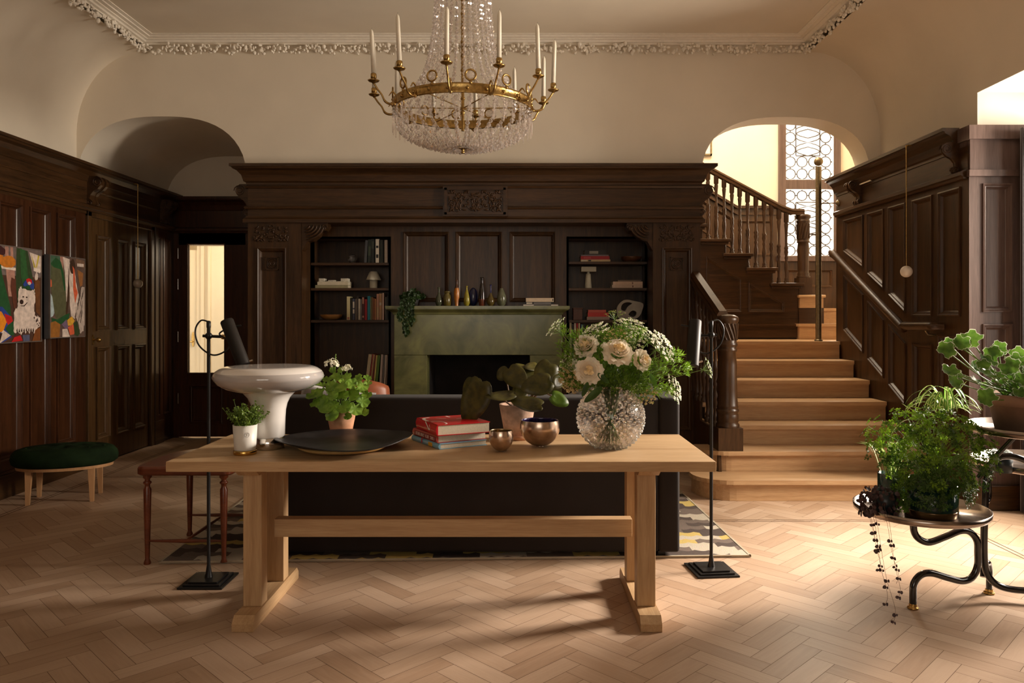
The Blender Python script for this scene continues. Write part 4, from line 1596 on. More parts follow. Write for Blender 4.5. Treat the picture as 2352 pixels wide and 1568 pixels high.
def sofa():
    x0, x1, y0, y1 = -1.46, 0.935, 4.375, 5.36
    t = thing('sofa', 'long charcoal velvet sofa seen from behind', 'sofa', (-0.26, 4.85, 0))
    b = MB()
    rounded_box(b, x0 + 0.005, x1 - 0.119, y0, y0 + 0.2, 0.035, 0.925, 0.022)
    b.build('backrest', VELVET, t, world=True)
    b = MB()
    rounded_box(b, x1 - 0.12, x1, y0 - 0.002, y1 - 0.02, 0.035, 0.925, 0.02)
    b.build('armrest', VELVET, t, world=True)
    b = MB()
    rounded_box(b, x0 - 0.12, x0, y0 - 0.002, y1 - 0.02, 0.03, 0.66, 0.04)
    b.build('armrest', VELVET, t, world=True)
    b = MB()
    rounded_box(b, x0, x1 - 0.12, y0 + 0.2, y1, 0.06, 0.30, 0.02)
    b.build('seat_frame', VELVET, t, world=True)
    W = (x1 - 0.12 - x0) / 3
    for k in range(3):
        b = MB()
        rounded_box(b, x0 + W * k + 0.004, x0 + W * (k + 1) - 0.004, y0 + 0.2, y1 + 0.01, 0.302, 0.46, 0.045)
        b.build('seat_cushion', VELVET, t, world=True)
        b = MB()
        rounded_box(b, x0 + W * k + 0.004, x0 + W * (k + 1) - 0.004, y0 + 0.202, y0 + 0.38, 0.462, 0.86, 0.06)
        b.build('back_cushion', VELVET, t, world=True)
    for xx in (x0 + 0.04, x1 - 0.1):
        for yy in (y0 + 0.05, y1 - 0.1):
            MB().box(xx - 0.02, xx + 0.02, yy - 0.02, yy + 0.02, 0.0125, 0.036).build('foot', BLACK, t, world=True)
    # loose cushions
    FUR = mat('blue_grey_wool', (0.16, 0.17, 0.20), 0.95, noise=0.5, scale=45, bump=1.0, sheen=0.5)
    m = cushion_mesh(0.46, 0.44, 0.17, seed=1)
    m.T = None
    rot = Matrix.Translation((0.56, 4.99, 0.752)) @ Euler((R(-10), R(-26), R(4))).to_matrix().to_4x4()
    m.v = [tuple(rot @ Vector(q)) for q in m.v]
    top('sofa_cushion', m, FUR, 'shaggy blue-grey cushion peeking over the right end of the sofa back', 'cushion', weld=True)
    m = cushion_mesh(0.5, 0.46, 0.16, seed=2)
    rot = Matrix.Translation((-1.20, 4.95, 0.70)) @ Euler((R(-14), R(7), R(-5))).to_matrix().to_4x4()
    m.v = [tuple(rot @ Vector(q)) for q in m.v]
    top('sofa_cushion', m, mat('pale_grey_velvet', (0.24, 0.22, 0.22), 0.7, sheen=0.6), 'plain pale grey cushion at the left end of the sofa back, beside the white lamp', 'cushion', weld=True)


sofa()


def rug():
    b = MB()
    rounded_box(b, -2.05, 1.32, 4.34, 6.20, 0.0015, 0.012, 0.004)
    o = top('rug', b, rug_mat(), 'flat woven rug with dark brown, cream and yellow scalloped bands under the sofa', 'rug')
    # bound edge
    e = MB()
    o.rotation_euler[2] = R(2.0)
    for a in ((-1.685, 1.685, -0.93, -0.917), (-1.685, 1.685, 0.917, 0.93), (1.672, 1.685, -0.93, 0.93), (-1.685, -1.672, -0.93, 0.93)):
        e.box(a[0], a[1], a[2], a[3], 0.001, 0.0125)
    e.build('rug_binding', mat('cream_binding', (0.45, 0.38, 0.28), 0.9), o)


rug()


def leather_chair():
    t = thing('leather_armchair', 'tan leather armchair with red frame half hidden behind the sofa', 'armchair', (-1.22, 5.95, 0.0125), rz=R(-12))
    tan = mat('tan_leather', (0.26, 0.075, 0.032), 0.42, noise=0.3, scale=7, bump=0.1)
    red = wood('red_lacquered_wood', (0.10, 0.012, 0.008), (0.20, 0.03, 0.015), (10, 10, 2), 0.3)
    b = MB()
    # curved back shell
    n = 14
    vs = []
    for s in (0, 1):
        for j in range(7):
            z = 0.42 + 0.48 * j / 6
            for i in range(n + 1):
                a = PI * (0.12 + 0.76 * i / n)
                r = 0.26 - 0.045 * s + 0.02 * math.sin(PI * j / 6)
                hh = z - (0.06 * abs(2 * i / n - 1) ** 2.5 if j == 6 else 0)
                vs.append((r * math.cos(a), 0.05 - r * math.sin(a) * 0.9, hh))
    k = n + 1
    fs = []
    for s in (0, 1):
        for j in range(6):
            for i in range(n):
                a = s * 7 * k + j * k + i
                fs.append((a, a + 1, a + k + 1, a + k))
    for i in range(n):
        fs.append((6 * k + i, 6 * k + i + 1, 7 * k + 6 * k + i + 1, 7 * k + 6 * k + i))
        fs.append((i, i + 1, 7 * k + i + 1, 7 * k + i))
    for j in range(6):
        fs.append((j * k, (j + 1) * k, 7 * k + (j + 1) * k, 7 * k + j * k))
        fs.append((j * k + n, (j + 1) * k + n, 7 * k + (j + 1) * k + n, 7 * k + j * k + n))
    b.add(vs, fs, 0, True)
    b.build('backrest', tan, t, weld=True)
    b = MB()
    rounded_box(b, -0.25, 0.25, -0.17, 0.30, 0.34, 0.45, 0.04)
    b.build('seat', tan, t)
    for x in (-0.25, 0.25):
        for y in (-0.2, 0.27):
            b = MB()
            b.tube([(x, y, 0), (x * 0.97, y, 0.64 if y > 0 else 0.6)], [0.014, 0.02], 10)
            b.build('leg', red, t)
    for x in (-0.27, 0.27):
        b = MB()
        b.tube(bez([(x, -0.2, 0.60), (x * 1.08, 0.0, 0.655), (x * 1.05, 0.2, 0.65), (x, 0.31, 0.63)], 5), 0.019, 10)
        b.build('armrest', red, t)


leather_chair()


def red_side_table():
    t = thing('side_table', 'small mahogany red side table with slender turned legs, left of the oak table', 'table', (-1.86, 4.56, 0.0))
    red = wood('mahogany_red', (0.10, 0.022, 0.008), (0.20, 0.05, 0.018), (3, 14, 14), 0.3, coat=0.3)
    x0, x1, y0, y1 = -2.13, -1.595, 4.235, 4.89
    pts = []
    for (cx, cy, r, a0) in ((x1 - .04, y0 + .04, .04, -90), (x1 - .05, y1 - .05, .05, 0), (x0 + .30, y1 - .30, .30, 90), (x0 + .05, y0 + .05, .05, 180)):
        for k in range(9):
            a = R(a0 + 90 * k / 8)
            pts.append((cx + r * math.cos(a), cy + r * math.sin(a)))
    b = MB()
    n = len(pts)
    ctr = Vector((-1.86, 4.56))
    prof = [(0.975, 0.505), (1.0, 0.513), (1.0, 0.543), (0.985, 0.552), (0.965, 0.556)]
    vs = [(ctr.x + (p[0] - ctr.x) * k, ctr.y + (p[1] - ctr.y) * k, z) for k, z in prof for p in pts]
    fs = [(j * n + i, j * n + (i + 1) % n, (j + 1) * n + (i + 1) % n, (j + 1) * n + i) for j in range(4) for i in range(n)]
    fs += [tuple(range(n))[::-1], tuple(range(4 * n, 5 * n))]
    b.add(vs, fs)
    b.build('tabletop', red, t, world=True)
    legs = [(-2.08, 4.285), (-1.65, 4.285), (-2.08, 4.84), (-1.65, 4.84)]
    pr = [(0.018, 0), (0.02, 0.008), (0.012, 0.03), (0.013, 0.05), (0.019, 0.30), (0.021, 0.42), (0.014, 0.435), (0.014, 0.447), (0.022, 0.455), (0.022, 0.463), (0.014, 0.468), (0.014, 0.478), (0.024, 0.487), (0.024, 0.51)]
    z0 = 0.0
    for k, (x, y) in enumerate(legs):
        b = MB()
        zz = 0.0125 if x > -2.05 else (0.0)
        b.lathe([(a, max(q, zz)) for a, q in pr], (x, y, z0), 16)
        b.build('leg', red, t, world=True)
    for a, c in ((0, 1), (2, 3)):
        b = MB()
        y = legs[a][1]
        b.tube([(legs[a][0], y, 0.13), (-1.865, y, 0.13), (legs[c][0], y, 0.13)], [0.006, 0.012, 0.006], 10)
        b.build('stretcher', red, t, world=True)
    b = MB()
    b.tube([(-1.865, legs[0][1], 0.13), (-1.865, 4.56, 0.13), (-1.865, legs[2][1], 0.13)], [0.007, 0.011, 0.007], 10)
    b.build('stretcher', red, t, world=True)


red_side_table()


def green_stool():
    cx, cy = -3.44, 5.80
    t = thing('velvet_stool', 'oval stool with a buttoned dark green velvet seat on pale wooden legs', 'stool', (cx, cy, 0))
    G = mat('green_velvet', (0.008, 0.018, 0.006), 0.85, noise=0.5, scale=7, sheen=0.0, spec=0.12)
    ob = MB()
    n = 56
    rings = [(0.93, 0.275), (1.0, 0.295), (1.02, 0.33), (1.0, 0.365), (0.93, 0.395), (0.84, 0.408), (0.7, 0.415), (0.55, 0.42), (0.4, 0.422), (0.25, 0.424), (0.1, 0.425)]
    btn = [(-0.18, 0.07), (0, 0.09), (0.18, 0.07), (-0.18, -0.07), (0, -0.09), (0.18, -0.07), (-0.27, 0), (-0.09, 0), (0.09, 0), (0.27, 0)]
    vs = []
    for k, z in rings:
        for i in range(n):
            a = 2 * PI * i / n
            x, y = 0.365 * k * math.cos(a), 0.235 * k * math.sin(a)
            dz = 0
            if k < 0.9:
                for bx, by in btn:
                    d = math.hypot(x - bx, y - by)
                    dz += 0.026 * math.exp(-(d / 0.035) ** 2)
            vs.append((x, y, z - dz))
    vs.append((0, 0, 0.425))
    m = len(rings)
    fs = [(j * n + i, j * n + (i + 1) % n, (j + 1) * n + (i + 1) % n, (j + 1) * n + i) for j in range(m - 1) for i in range(n)]
    fs += [((m - 1) * n + i, (m - 1) * n + (i + 1) % n, m * n) for i in range(n)]
    fs.append(tuple(range(n))[::-1])
    ob.add(vs, fs, 0, True)
    seat = ob.build('seat', G, t)
    for bx, by in btn:
        b = MB()
        b.sphere((bx, by, 0.405), 0.011, 8, 6, sc=(1, 1, 0.5))
        b.build('button', G, seat)
    b = MB()
    b.lathe([(0.94, 0.252), (0.95, 0.275)], (0, 0, 0), 48, sx=0.355, sy=0.228)
    light = wood('pale_beech', (0.38, 0.20, 0.09), (0.52, 0.30, 0.15), (20, 20, 2), 0.4)
    b.build('seat_rail', light, t)
    for sx, sy in ((-1, -1), (1, -1), (-1, 1), (1, 1)):
        b = MB()
        x, y = 0.21 * sx, 0.135 * sy
        s0, s1 = 0.013, 0.022
        vs = [(x * 1.03 + a * s0, y * 1.05 + c * s0, 0) for a, c in ((-1, -1), (1, -1), (1, 1), (-1, 1))] + [(x + a * s1, y + c * s1, 0.262) for a, c in ((-1, -1), (1, -1), (1, 1), (-1, 1))]
        b.add(vs, [(3, 2, 1, 0), (4, 5, 6, 7), (0, 1, 5, 4), (1, 2, 6, 5), (2, 3, 7, 6), (3, 0, 4, 7)])
        b.build('leg', light, t)
    t.rotation_euler[2] = R(17)
    t.scale = (0.98, 0.98, 0.98)


green_stool()


# ------------------------------------------------------------------ paintings
def painting(name, lab, y0, y1, z0, z1, shapes, bg):
    """canvas hung on the left wall; shapes in (s, t) with s from the near end, t down from the top"""
    xf = XL + 0.075
    t = thing(name, lab, 'painting', (XL + 0.03, (y0 + y1) / 2, z0), group='colourful paintings on the left wall')
    fr = mat('aluminium_frame', (0.42, 0.36, 0.33), 0.35, 0.8)
    side = mat('grey_frame_side', (0.10, 0.095, 0.10), 0.5)
    b = MB()
    e = 0.008
    for a, c, p, q in ((y0, y1, z0, z0 + e), (y0, y1, z1 - e, z1), (y0, y0 + e, z0 + e, z1 - e), (y1 - e, y1, z0 + e, z1 - e)):
        b.box(xf - 0.012, xf, a, c, p, q, 0)
        b.box(XL + 0.026, xf - 0.012, a, c, p, q, 1)
    b.build('frame', [fr, side], t, world=True)
    MB().box(XL + 0.03, xf - 0.007, y0 + e, y1 - e, z0 + e, z1 - e).build('canvas', mat(name + '_' + '%d' % int(y0 * 10), bg, 0.8, noise=0.3, scale=20), t, world=True)
    b = MB()
    mats = []
    H, W = z1 - z0 - 2 * e, y1 - y0 - 2 * e
    for k, (pl, c) in enumerate(shapes):
        if c not in mats:
            mats.append(c)
        mi = mats.index(c)
        xk = xf - 0.0065 + 0.00012 * k
        P = [(xk, y0 + e + min(max(s, 0), 1) * W, z1 - e - min(max(tt, 0), 1) * H) for s, tt in pl]
        bm = bmesh.new()
        vv = [bm.verts.new(p) for p in P]
        es = [bm.edges.new((vv[i], vv[(i + 1) % len(vv)])) for i in range(len(vv))]
        bmesh.ops.triangle_fill(bm, use_beauty=True, edges=es)
        bm.verts.index_update()
        b.add([tuple(q.co) for q in bm.verts], [tuple(q.index for q in f.verts) for f in bm.faces], mi)
        bm.free()
    mm = [mat('paint_%d_%d_%d' % tuple(int(255 * q) for q in c), c, 0.6, noise=0.22, scale=28) for c in mats]
    b.build('painted_shapes', mm, t, world=True)


def blob(cx, cy, rx, ry, n=20, jag=0.0, seed=0):
    rr = random.Random(seed)
    return [(cx + rx * math.cos(2 * PI * i / n) * (1 + rr.uniform(-jag, jag)), cy + ry * math.sin(2 * PI * i / n) * (1 + rr.uniform(-jag, jag))) for i in range(n)]


GR, GR2, GRO = rgb(28, 78, 38), rgb(44, 62, 30), rgb(84, 84, 56)
WHT, PNK, ORG, RED_, BLU, YEL = rgb(215, 196, 184), rgb(175, 128, 112), rgb(224, 138, 26), rgb(190, 24, 26), rgb(40, 64, 140), rgb(190, 170, 60)
BRN, BRD, PUR, COR = rgb(120, 66, 24), rgb(48, 24, 14), rgb(112, 92, 118), rgb(214, 96, 60)


def fringe(pts, amp, seed):
    rr = random.Random(seed)
    out = []
    for i, p in enumerate(pts):
        q = pts[(i + 1) % len(pts)]
        out.append(p)
        for k in (0.25, 0.5, 0.75):
            out.append((p[0] + (q[0] - p[0]) * k + rr.uniform(-amp, amp), p[1] + (q[1] - p[1]) * k + rr.uniform(-amp, amp) * 1.4))
    return out


def paintings():
    # the visible part of the first picture is s 0.45..1
    def S(pl):
        return [(0.45 + 0.55 * a, c) for a, c in pl]
    sh = [
        (S([(-.8, 0), (1, 0), (1, .3), (-.8, .3)]), rgb(110, 96, 92)),
        (S([(.16, 0), (.24, 0), (.24, .2), (.16, .2)]), PNK), (S([(.28, 0), (.34, 0), (.36, .3), (.3, .3)]), PNK),
        (S([(.18, .24), (.38, .24), (.38, .52), (.24, .52)]), PNK),
        (S([(-.8, 0), (.02, .05), (.1, .3), (.28, .62), (.30, .75), (.1, .72), (-.8, .7)]), GR),
        (S([(.42, 0), (.68, .02), (.80, .3), (.86, .46), (.82, .6), (.45, .6), (.40, .4)]), GR2),
        (S([(.50, 0), (.62, .02), (.72, .4), (.6, .44), (.52, .3)]), rgb(40, 84, 40)),
        (S([(.72, .03), (1, .06), (1, .24), (.84, .22)]), WHT), (S([(.76, .04), (.88, .2), (.84, .22)]), YEL), (S([(.97, .06), (.9, .2), (.88, .18), (.93, .05)]), YEL),
        (S([(.82, .19), (.98, .21), (.98, .25), (.82, .23)]), rgb(226, 210, 196)),
        (S([(.07, .205), (.40, .215), (.40, .245), (.09, .235)]), rgb(226, 210, 196)),
        (S(blob(.22, .16, .19, .062, 18, .12, 3)), rgb(196, 116, 30)), (S(blob(.07, .11, .05, .045, 10, .2, 4)), rgb(196, 116, 30)),
        (S(blob(.06, .05, .1, .045, 12, .3, 5)), rgb(60, 20, 20)),
        (S([(.30, .32), (.40, .34), (.42, .62), (.36, .66), (.28, .42)]), rgb(92, 46, 30)),
        (S([(.84, .30), (.98, .34), (.98, .72), (.88, .68), (.86, .5)]), rgb(104, 62, 28)),
        (S(blob(.89, .29, .05, .05, 12, .35, 8)), WHT),
        (S([(-.8, .62), (.1, .63), (.3, .74), (.3, .95), (.1, 1), (-.8, 1)]), BLU),
        (S([(-.1, .66), (.08, .68), (.2, .78), (.12, .88), (-.1, .92)]), ORG), (S([(-.8, .66), (-.1, .66), (-.1, .92), (-.8, .92)]), ORG),
        (S([(.14, .70), (.3, .73), (.33, .78), (.22, .82), (.18, .78)]), RED_),
        (S([(.22, .82), (.34, .78), (.36, .93), (.28, .93), (.16, .86)]), GR),
        (S([(.12, .87), (.28, .93), (.06, 1), (-.1, 1)]), WHT), (S([(-.8, .92), (.1, .90), (.04, 1), (-.8, 1)]), BRD),
        (S([(.36, .95), (.5, .93), (.56, .99), (.3, 1)]), RED_), (S([(.55, .93), (.72, .93), (.72, 1), (.57, 1)]), rgb(80, 84, 110)),
        (S(fringe([(.86, .72), (.98, .74), (.98, .84), (.82, .92), (.78, .82)], .01, 2)), WHT),
        (S([(.86, .88), (.98, .84), (.98, 1), (.78, 1)]), BRN),
        (S(fringe([(.46, .43), (.52, .405), (.56, .43), (.76, .45), (.84, .43), (.86, .52), (.83, .62), (.84, .76), (.88, .84), (.78, .90), (.70, .91), (.6, .90), (.5, .915), (.40, .90), (.34, .88), (.35, .78), (.36, .68), (.44, .62), (.45, .52)], .014, 6)), WHT),
        (S([(.56, .39), (.60, .35), (.68, .325), (.78, .33), (.83, .38), (.82, .43), (.72, .435), (.62, .42)]), BLU),
        (S([(.63, .33), (.70, .315), (.77, .33), (.78, .37), (.66, .37)]), RED_), (S(blob(.71, .37, .04, .018)), WHT), (S([(.6, .41), (.7, .39), (.76, .43), (.66, .432)]), GR),
        (S(blob(.525, .575, .045, .026)), BRD), (S(blob(.565, .52, .022, .008)), BRD), (S(blob(.645, .523, .022, .008)), BRD),
        (S([(.50, .612), (.58, .612), (.66, .575), (.665, .583), (.59, .622), (.50, .62)]), BRD),
    ]
    rr = random.Random(2)
    for k in range(12):
        sh.append((S(blob(.84 + rr.uniform(-.02, .12), .8 + rr.uniform(-.06, .06), .012, .009, 7, .3, k)), BRD))
    for k in range(8):
        sh.append((S([(.40 + .055 * k, .89 + rr.uniform(-.01, .01)), (.42 + .055 * k, .855), (.43 + .055 * k, .90)]), BRD))
    painting('painting', 'painting of a shaggy white dog in a cap on the left wall', 5.22, 6.165, 1.185, 1.925, sh, rgb(74, 46, 32))
    sh = [
        ([(0, 0), (.35, 0), (.3, .2), (.02, .3), (0, .5)], rgb(62, 92, 70)),
        ([(.28, 0), (.42, 0), (.36, .16), (.3, .1)], PNK),
        ([(.36, 0), (.56, .02), (.5, .3), (.46, .3), (.40, .14)], WHT),
        ([(.42, .2), (.52, .2), (.48, .55), (.46, .56)], WHT),
        ([(.04, .12), (.18, .02), (.30, .06), (.40, .2), (.44, .4), (.46, .56), (.44, .72), (.36, .8), (.22, .82), (.14, .72), (.06, .5), (.02, .36)], GRO),
        ([(.02, .10), (.16, .02), (.30, .06), (.38, .2), (.44, .42), (.40, .42), (.30, .16), (.1, .14)], GR),
        ([(.54, .3), (.58, .18), (.54, .5), (.50, .68), (.48, .74), (.44, .74), (.48, .5)], rgb(66, 42, 22)),
        (fringe([(.55, .06), (.70, .1), (.74, .3), (.80, .42), (.84, .5), (.78, .58), (.72, .72), (.70, .78), (.60, .74), (.56, .6), (.54, .3)], .008, 3), WHT),
        (blob(.64, .11, .085, .095, 18, .1, 3), rgb(58, 36, 20)),
        ([(.64, .1), (.70, .14), (.74, .36), (.80, .44), (.76, .5), (.72, .58), (.66, .40), (.66, .2)], COR),
        ([(.74, 0), (1, .02), (1, .12), (.76, .08)], rgb(120, 90, 70)), ([(.78, .06), (.98, .06), (.98, .1), (.78, .1)], WHT),
        ([(.78, .14), (.96, .18), (.94, .34), (.86, .36)], rgb(150, 96, 50)),
        (fringe([(.9, .38), (1, .36), (1, .86), (.96, .94), (.86, .96), (.82, .84), (.74, .76), (.74, .66), (.82, .56)], .012, 4), rgb(190, 172, 160)),
        ([(0, .28), (.04, .3), (.05, .38), (0, .39)], COR), ([(0, .45), (.06, .5), (.12, .7), (.08, .74), (0, .76)], rgb(170, 186, 190)),
        ([(.04, .76), (.2, .78), (.44, .72), (.56, .70), (.52, .78), (.3, .84), (.06, .82)], GR),
        ([(0, .82), (.14, .8), (.28, .84), (.26, 1), (0, 1)], rgb(150, 96, 36)),
        ([(.32, .84), (.46, .78), (.52, .88), (.46, .92)], PUR), ([(.48, .79), (.62, .74), (.70, .80), (.62, .86), (.5, .86)], rgb(214, 160, 50)),
        ([(.5, .88), (.66, .84), (.74, .9), (.68, .97), (.56, .98)], COR), ([(.34, .9), (.48, .9), (.56, 1), (.34, 1)], WHT), ([(.66, .84), (.76, .8), (.86, .96), (.8, 1), (.7, .98)], GR2),
    ]
    rr = random.Random(9)
    for k in range(16):
        a, c = rr.uniform(.78, .95), rr.uniform(.46, .86)
        sh.append(([(a, c), (a + .02, c - .05), (a + .045, c - .12), (a + .03, c - .05), (a + .012, c)], rgb(70, 52, 46)))
    painting('painting', 'painting of a green trunk and a white figure, beside the six-panelled door', 6.27, 6.785, 1.205, 1.90, sh, rgb(96, 74, 64))


paintings()


# ------------------------------------------------------------------ lamps
def reading_lamp(lab, x, y, rz, tilt, head_dir, seed):
    """slim black floor lamp: stepped base, pole, clamp with knob, cable loop, tube shade"""
    t = thing('floor_lamp', lab, 'floor lamp', (x, y, 0), group='black reading lamps at the ends of the table')
    b = MB()
    b.box(-0.115, 0.115, -0.12, 0.12, 0, 0.010)
    b.box(-0.095, 0.095, -0.10, 0.10, 0.010, 0.018)
    b.box(-0.075, 0.075, -0.08, 0.08, 0.018, 0.026)
    base = b.build('base', BLACK, t, bevel=0.002)
    b = MB()
    b.lathe([(0.02, 0.026), (0.015, 0.05), (0.009, 0.09), (0.009, 1.33), (0.011, 1.335), (0.011, 1.365), (0.004, 1.37)], (0, 0, 0), 14)
    b.build('pole', BLACK, t)
    d = head_dir
    b = MB()
    b.tube([(-0.03 * d, 0, 1.29), (0.08 * d, 0, 1.285)], 0.008, 10)
    b.sphere((0, 0, 1.29), 0.019, 12, 8)
    b.build('arm', BLACK, t)
    b = MB()
    q = 0.075
    b.tube([((0.145 - q) * d, 0, 1.285), ((0.185 - q) * d, -0.01 * (seed > 0), 1.283)], 0.013, 10)
    b.build('knuckle', BRASS, t)
    b = MB()
    b.tube(bez([(0.0, 0, 1.365), (-0.045 * d, 0.01, 1.37), (-0.075 * d, 0.012, 1.32), (-0.055 * d, 0.01, 1.24), (0.02 * d, 0.0, 1.19), (0.09 * d, -0.01, 1.21), (0.12 * d, -0.012, 1.26), (0.06 * d, -0.01, 1.30), (0.12 * d, -0.005, 1.335), (0.17 * d, 0, 1.345)], 6), 0.0045, 7)
    b.build('cable', BLACK, t)
    # shade tube
    b = MB()
    ax = Vector((math.sin(tilt[0]) * d, tilt[1], -math.cos(tilt[0]))).normalized()
    c0 = Vector((0.105 * d, -0.03, 1.372)) if seed == 0 else Vector((0.10 * d, -0.03, 1.37))
    c1 = c0 + ax * 0.255
    off = ax.cross(Vector((0, 1, 0))).normalized() * 0.0
    outer = [c0 + ax * q for q in (0, 0.006, 0.25, 0.255)]
    b.tube(outer, [0.030, 0.034, 0.034, 0.034], 24)
    b.tube([c1 - ax * 0.002, c1 + ax * 0.0005], [0.030, 0.030], 24)
    b.build('lamp_shade', mat('black_enamel', (0.016, 0.013, 0.011), 0.5, noise=0.05, spec=0.3), t)
    b = MB()
    b.tube([c1 - ax * 0.02 + Vector((0.03, 0, 0)), c1 - ax * 0.02 + Vector((0.055, 0, 0.006))], 0.005, 8)
    b.build('switch', CHROME, t)
    t.rotation_euler[2] = rz
    return t


reading_lamp('slim black floor lamp beside the left end of the oak table', -1.62, 4.00, 0.0, (R(24), -0.15), 1, 0)
reading_lamp('slim black floor lamp beside the right end of the oak table, by the newel', 1.062, 4.17, R(6), (R(10), -0.3), -1, 1)


def glass_lamp():
    D = 3.66
    x = X(618, D)
    t = thing('table_lamp', 'large white opal glass mushroom table lamp on the left of the oak table', 'table lamp', (x, D, 0.76))
    k = D / FPX
    zz = lambda py: Z(py, D) - 0.76
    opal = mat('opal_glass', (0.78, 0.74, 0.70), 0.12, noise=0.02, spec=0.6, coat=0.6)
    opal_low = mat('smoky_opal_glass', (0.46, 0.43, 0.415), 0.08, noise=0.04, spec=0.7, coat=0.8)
    b = MB()
    b.lathe([(0.066, 0), (0.070, 0.003), (0.070, zz(1003)), (0.066, zz(1002))], (0, 0, 0), 48)
    b.build('base_ring', CHROME, t)
    b = MB()
    b.lathe([(0.066, zz(1003)), (0.074, zz(999)), (0.076, zz(960)), (0.079, zz(940)), (0.086, zz(925)), (0.099, zz(912)), (0.120, zz(901)), (0.145, zz(893))], (0, 0, 0), 64, cap=False)
    b.build('stem', opal, t)
    b = MB()
    b.lathe([(0.125, zz(899)), (0.16, zz(896)), (0.20, zz(890)), (0.236, zz(880)), (0.254, zz(869)), (0.258, zz(864)), (0.252, zz(856)), (0.247, zz(853))], (0, 0, 0), 72, cap=False)
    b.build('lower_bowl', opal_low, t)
    b = MB()
    b.lathe([(0.247, zz(853)), (0.243, zz(851)), (0.225, zz(845)), (0.205, zz(841.5)), (0.19, zz(840.5)), (0.15, zz(840.2)), (0.05, zz(840.2)), (0.0, zz(840.2))], (0, 0, 0), 72, cap=False)
    b.build('lamp_shade', opal, t)


glass_lamp()


def pendants():
    for lab, x, y, zb, zt, xw in (('small round glass pendant on a brass cord by the left wall door', XL + 0.155, 7.56, 1.71, Z(423, 7.5), XL), ('small white globe pendant on a gold cord by the right wall panelling', XR - 0.15, 6.07, 1.745, Z(337, 6.07), XR)):
        t = thing('globe_pendant', lab, 'lamp', (x, y, zb), group='globe pendants by the walls')
        b = MB()
        b.sphere((0, 0, 0), 0.046, 20, 14)
        gl = mat('white_globe', (0.82, 0.74, 0.66), 0.3, noise=0.02) if xw > 0 else mat('smoked_globe', (0.34, 0.28, 0.22), 0.12, noise=0.02, coat=0.6)
        b.build('globe', gl, t)
        b = MB()
        b.tube([(0, 0, 0.045), (0, 0, zt - zb)], 0.0035, 6)
        b.build('cord', BRASS, t)
        b = MB()
        s = 1 if xw > 0 else -1
        b.tube(bez([(0, 0, zt - zb - 0.01), (0, 0, zt - zb + 0.005), (0.012 * s, 0, zt - zb + 0.010), ((xw - x - 0.02) if s > 0 else -0.04, 0, zt - zb + 0.014)], 4), 0.006, 8)
        b.build('bracket', BRASS, t)


pendants()


# ------------------------------------------------------------------ books
PAGES = mat('book_pages', (0.62, 0.54, 0.40), 0.8, noise=0.12, scale=120)


def book(label, group, w, h, d, col, loc, rx=0.0, flat=False, rz=0.0, name='book', bands=(), lean=0.0):
    """w thickness, h spine height, d cover depth; upright with the spine facing the viewer (-y), or flat with the spine facing the viewer"""
    t = thing(name, label, 'book', loc, rz, group)
    key = 'cover_%d_%d_%d' % tuple(int(255 * q) for q in col)
    cm = mat(key, col, 0.5, noise=0.08, scale=30)
    e = min(0.003, w * 0.12)
    mats = [cm] + [mat('band_%d_%d_%d' % tuple(int(255 * q) for q in c), c, 0.5) for _, _, c in bands]
    b = MB()
    g = MB()
    if flat:                      # spine along x, thickness up
        b.box(-h / 2, h / 2, 0, e, 0, w)
        b.box(-h / 2, h / 2, e, d, 0, e)
        b.box(-h / 2, h / 2, e, d, w - e, w)
        g.box(-h / 2 + .004, h / 2 - .004, e, d - .004, e, w - e)
        for k, (a, c, _) in enumerate(bands):
            b.box(-h / 2 + h * a, -h / 2 + h * c, -0.0006, 0, w * .2, w * .8, k + 1)
    else:                         # spine upright
        b.box(-w / 2, w / 2, 0, e, 0, h)
        b.box(-w / 2, -w / 2 + e, e, d, 0, h)
        b.box(w / 2 - e, w / 2, e, d, 0, h)
        g.box(-w / 2 + e, w / 2 - e, e, d - .004, .003, h - .004)
        for k, (a, c, _) in enumerate(bands):
            b.box(-w / 2 * .7, w / 2 * .7, -0.0006, 0, h * a, h * c, k + 1)
    b.build('cover', mats, t)
    g.build('pages', PAGES, t)
    if lean:
        t.rotation_euler = (0, lean, rz)
    return t


Yb = YR + 0.03


def upright_row(rows, zs, group, D=Yb):
    for px0, px1, pyt, col, label, lean, bands in rows:
        d = D
        x0, x1 = X(px0, d), X(px1, d)
        h = Z(pyt, d) - zs
        w = (x1 - x0) * 0.96
        x = (x0 + x1) / 2
        if lean:                      # pivots on its lower right edge
            h = h / math.cos(lean)
        z = zs + (0.0008 + abs(math.sin(lean)) * w / 2)
        book(label, group, w, h, 0.17, col, (x, d, z), lean=lean, bands=bands)


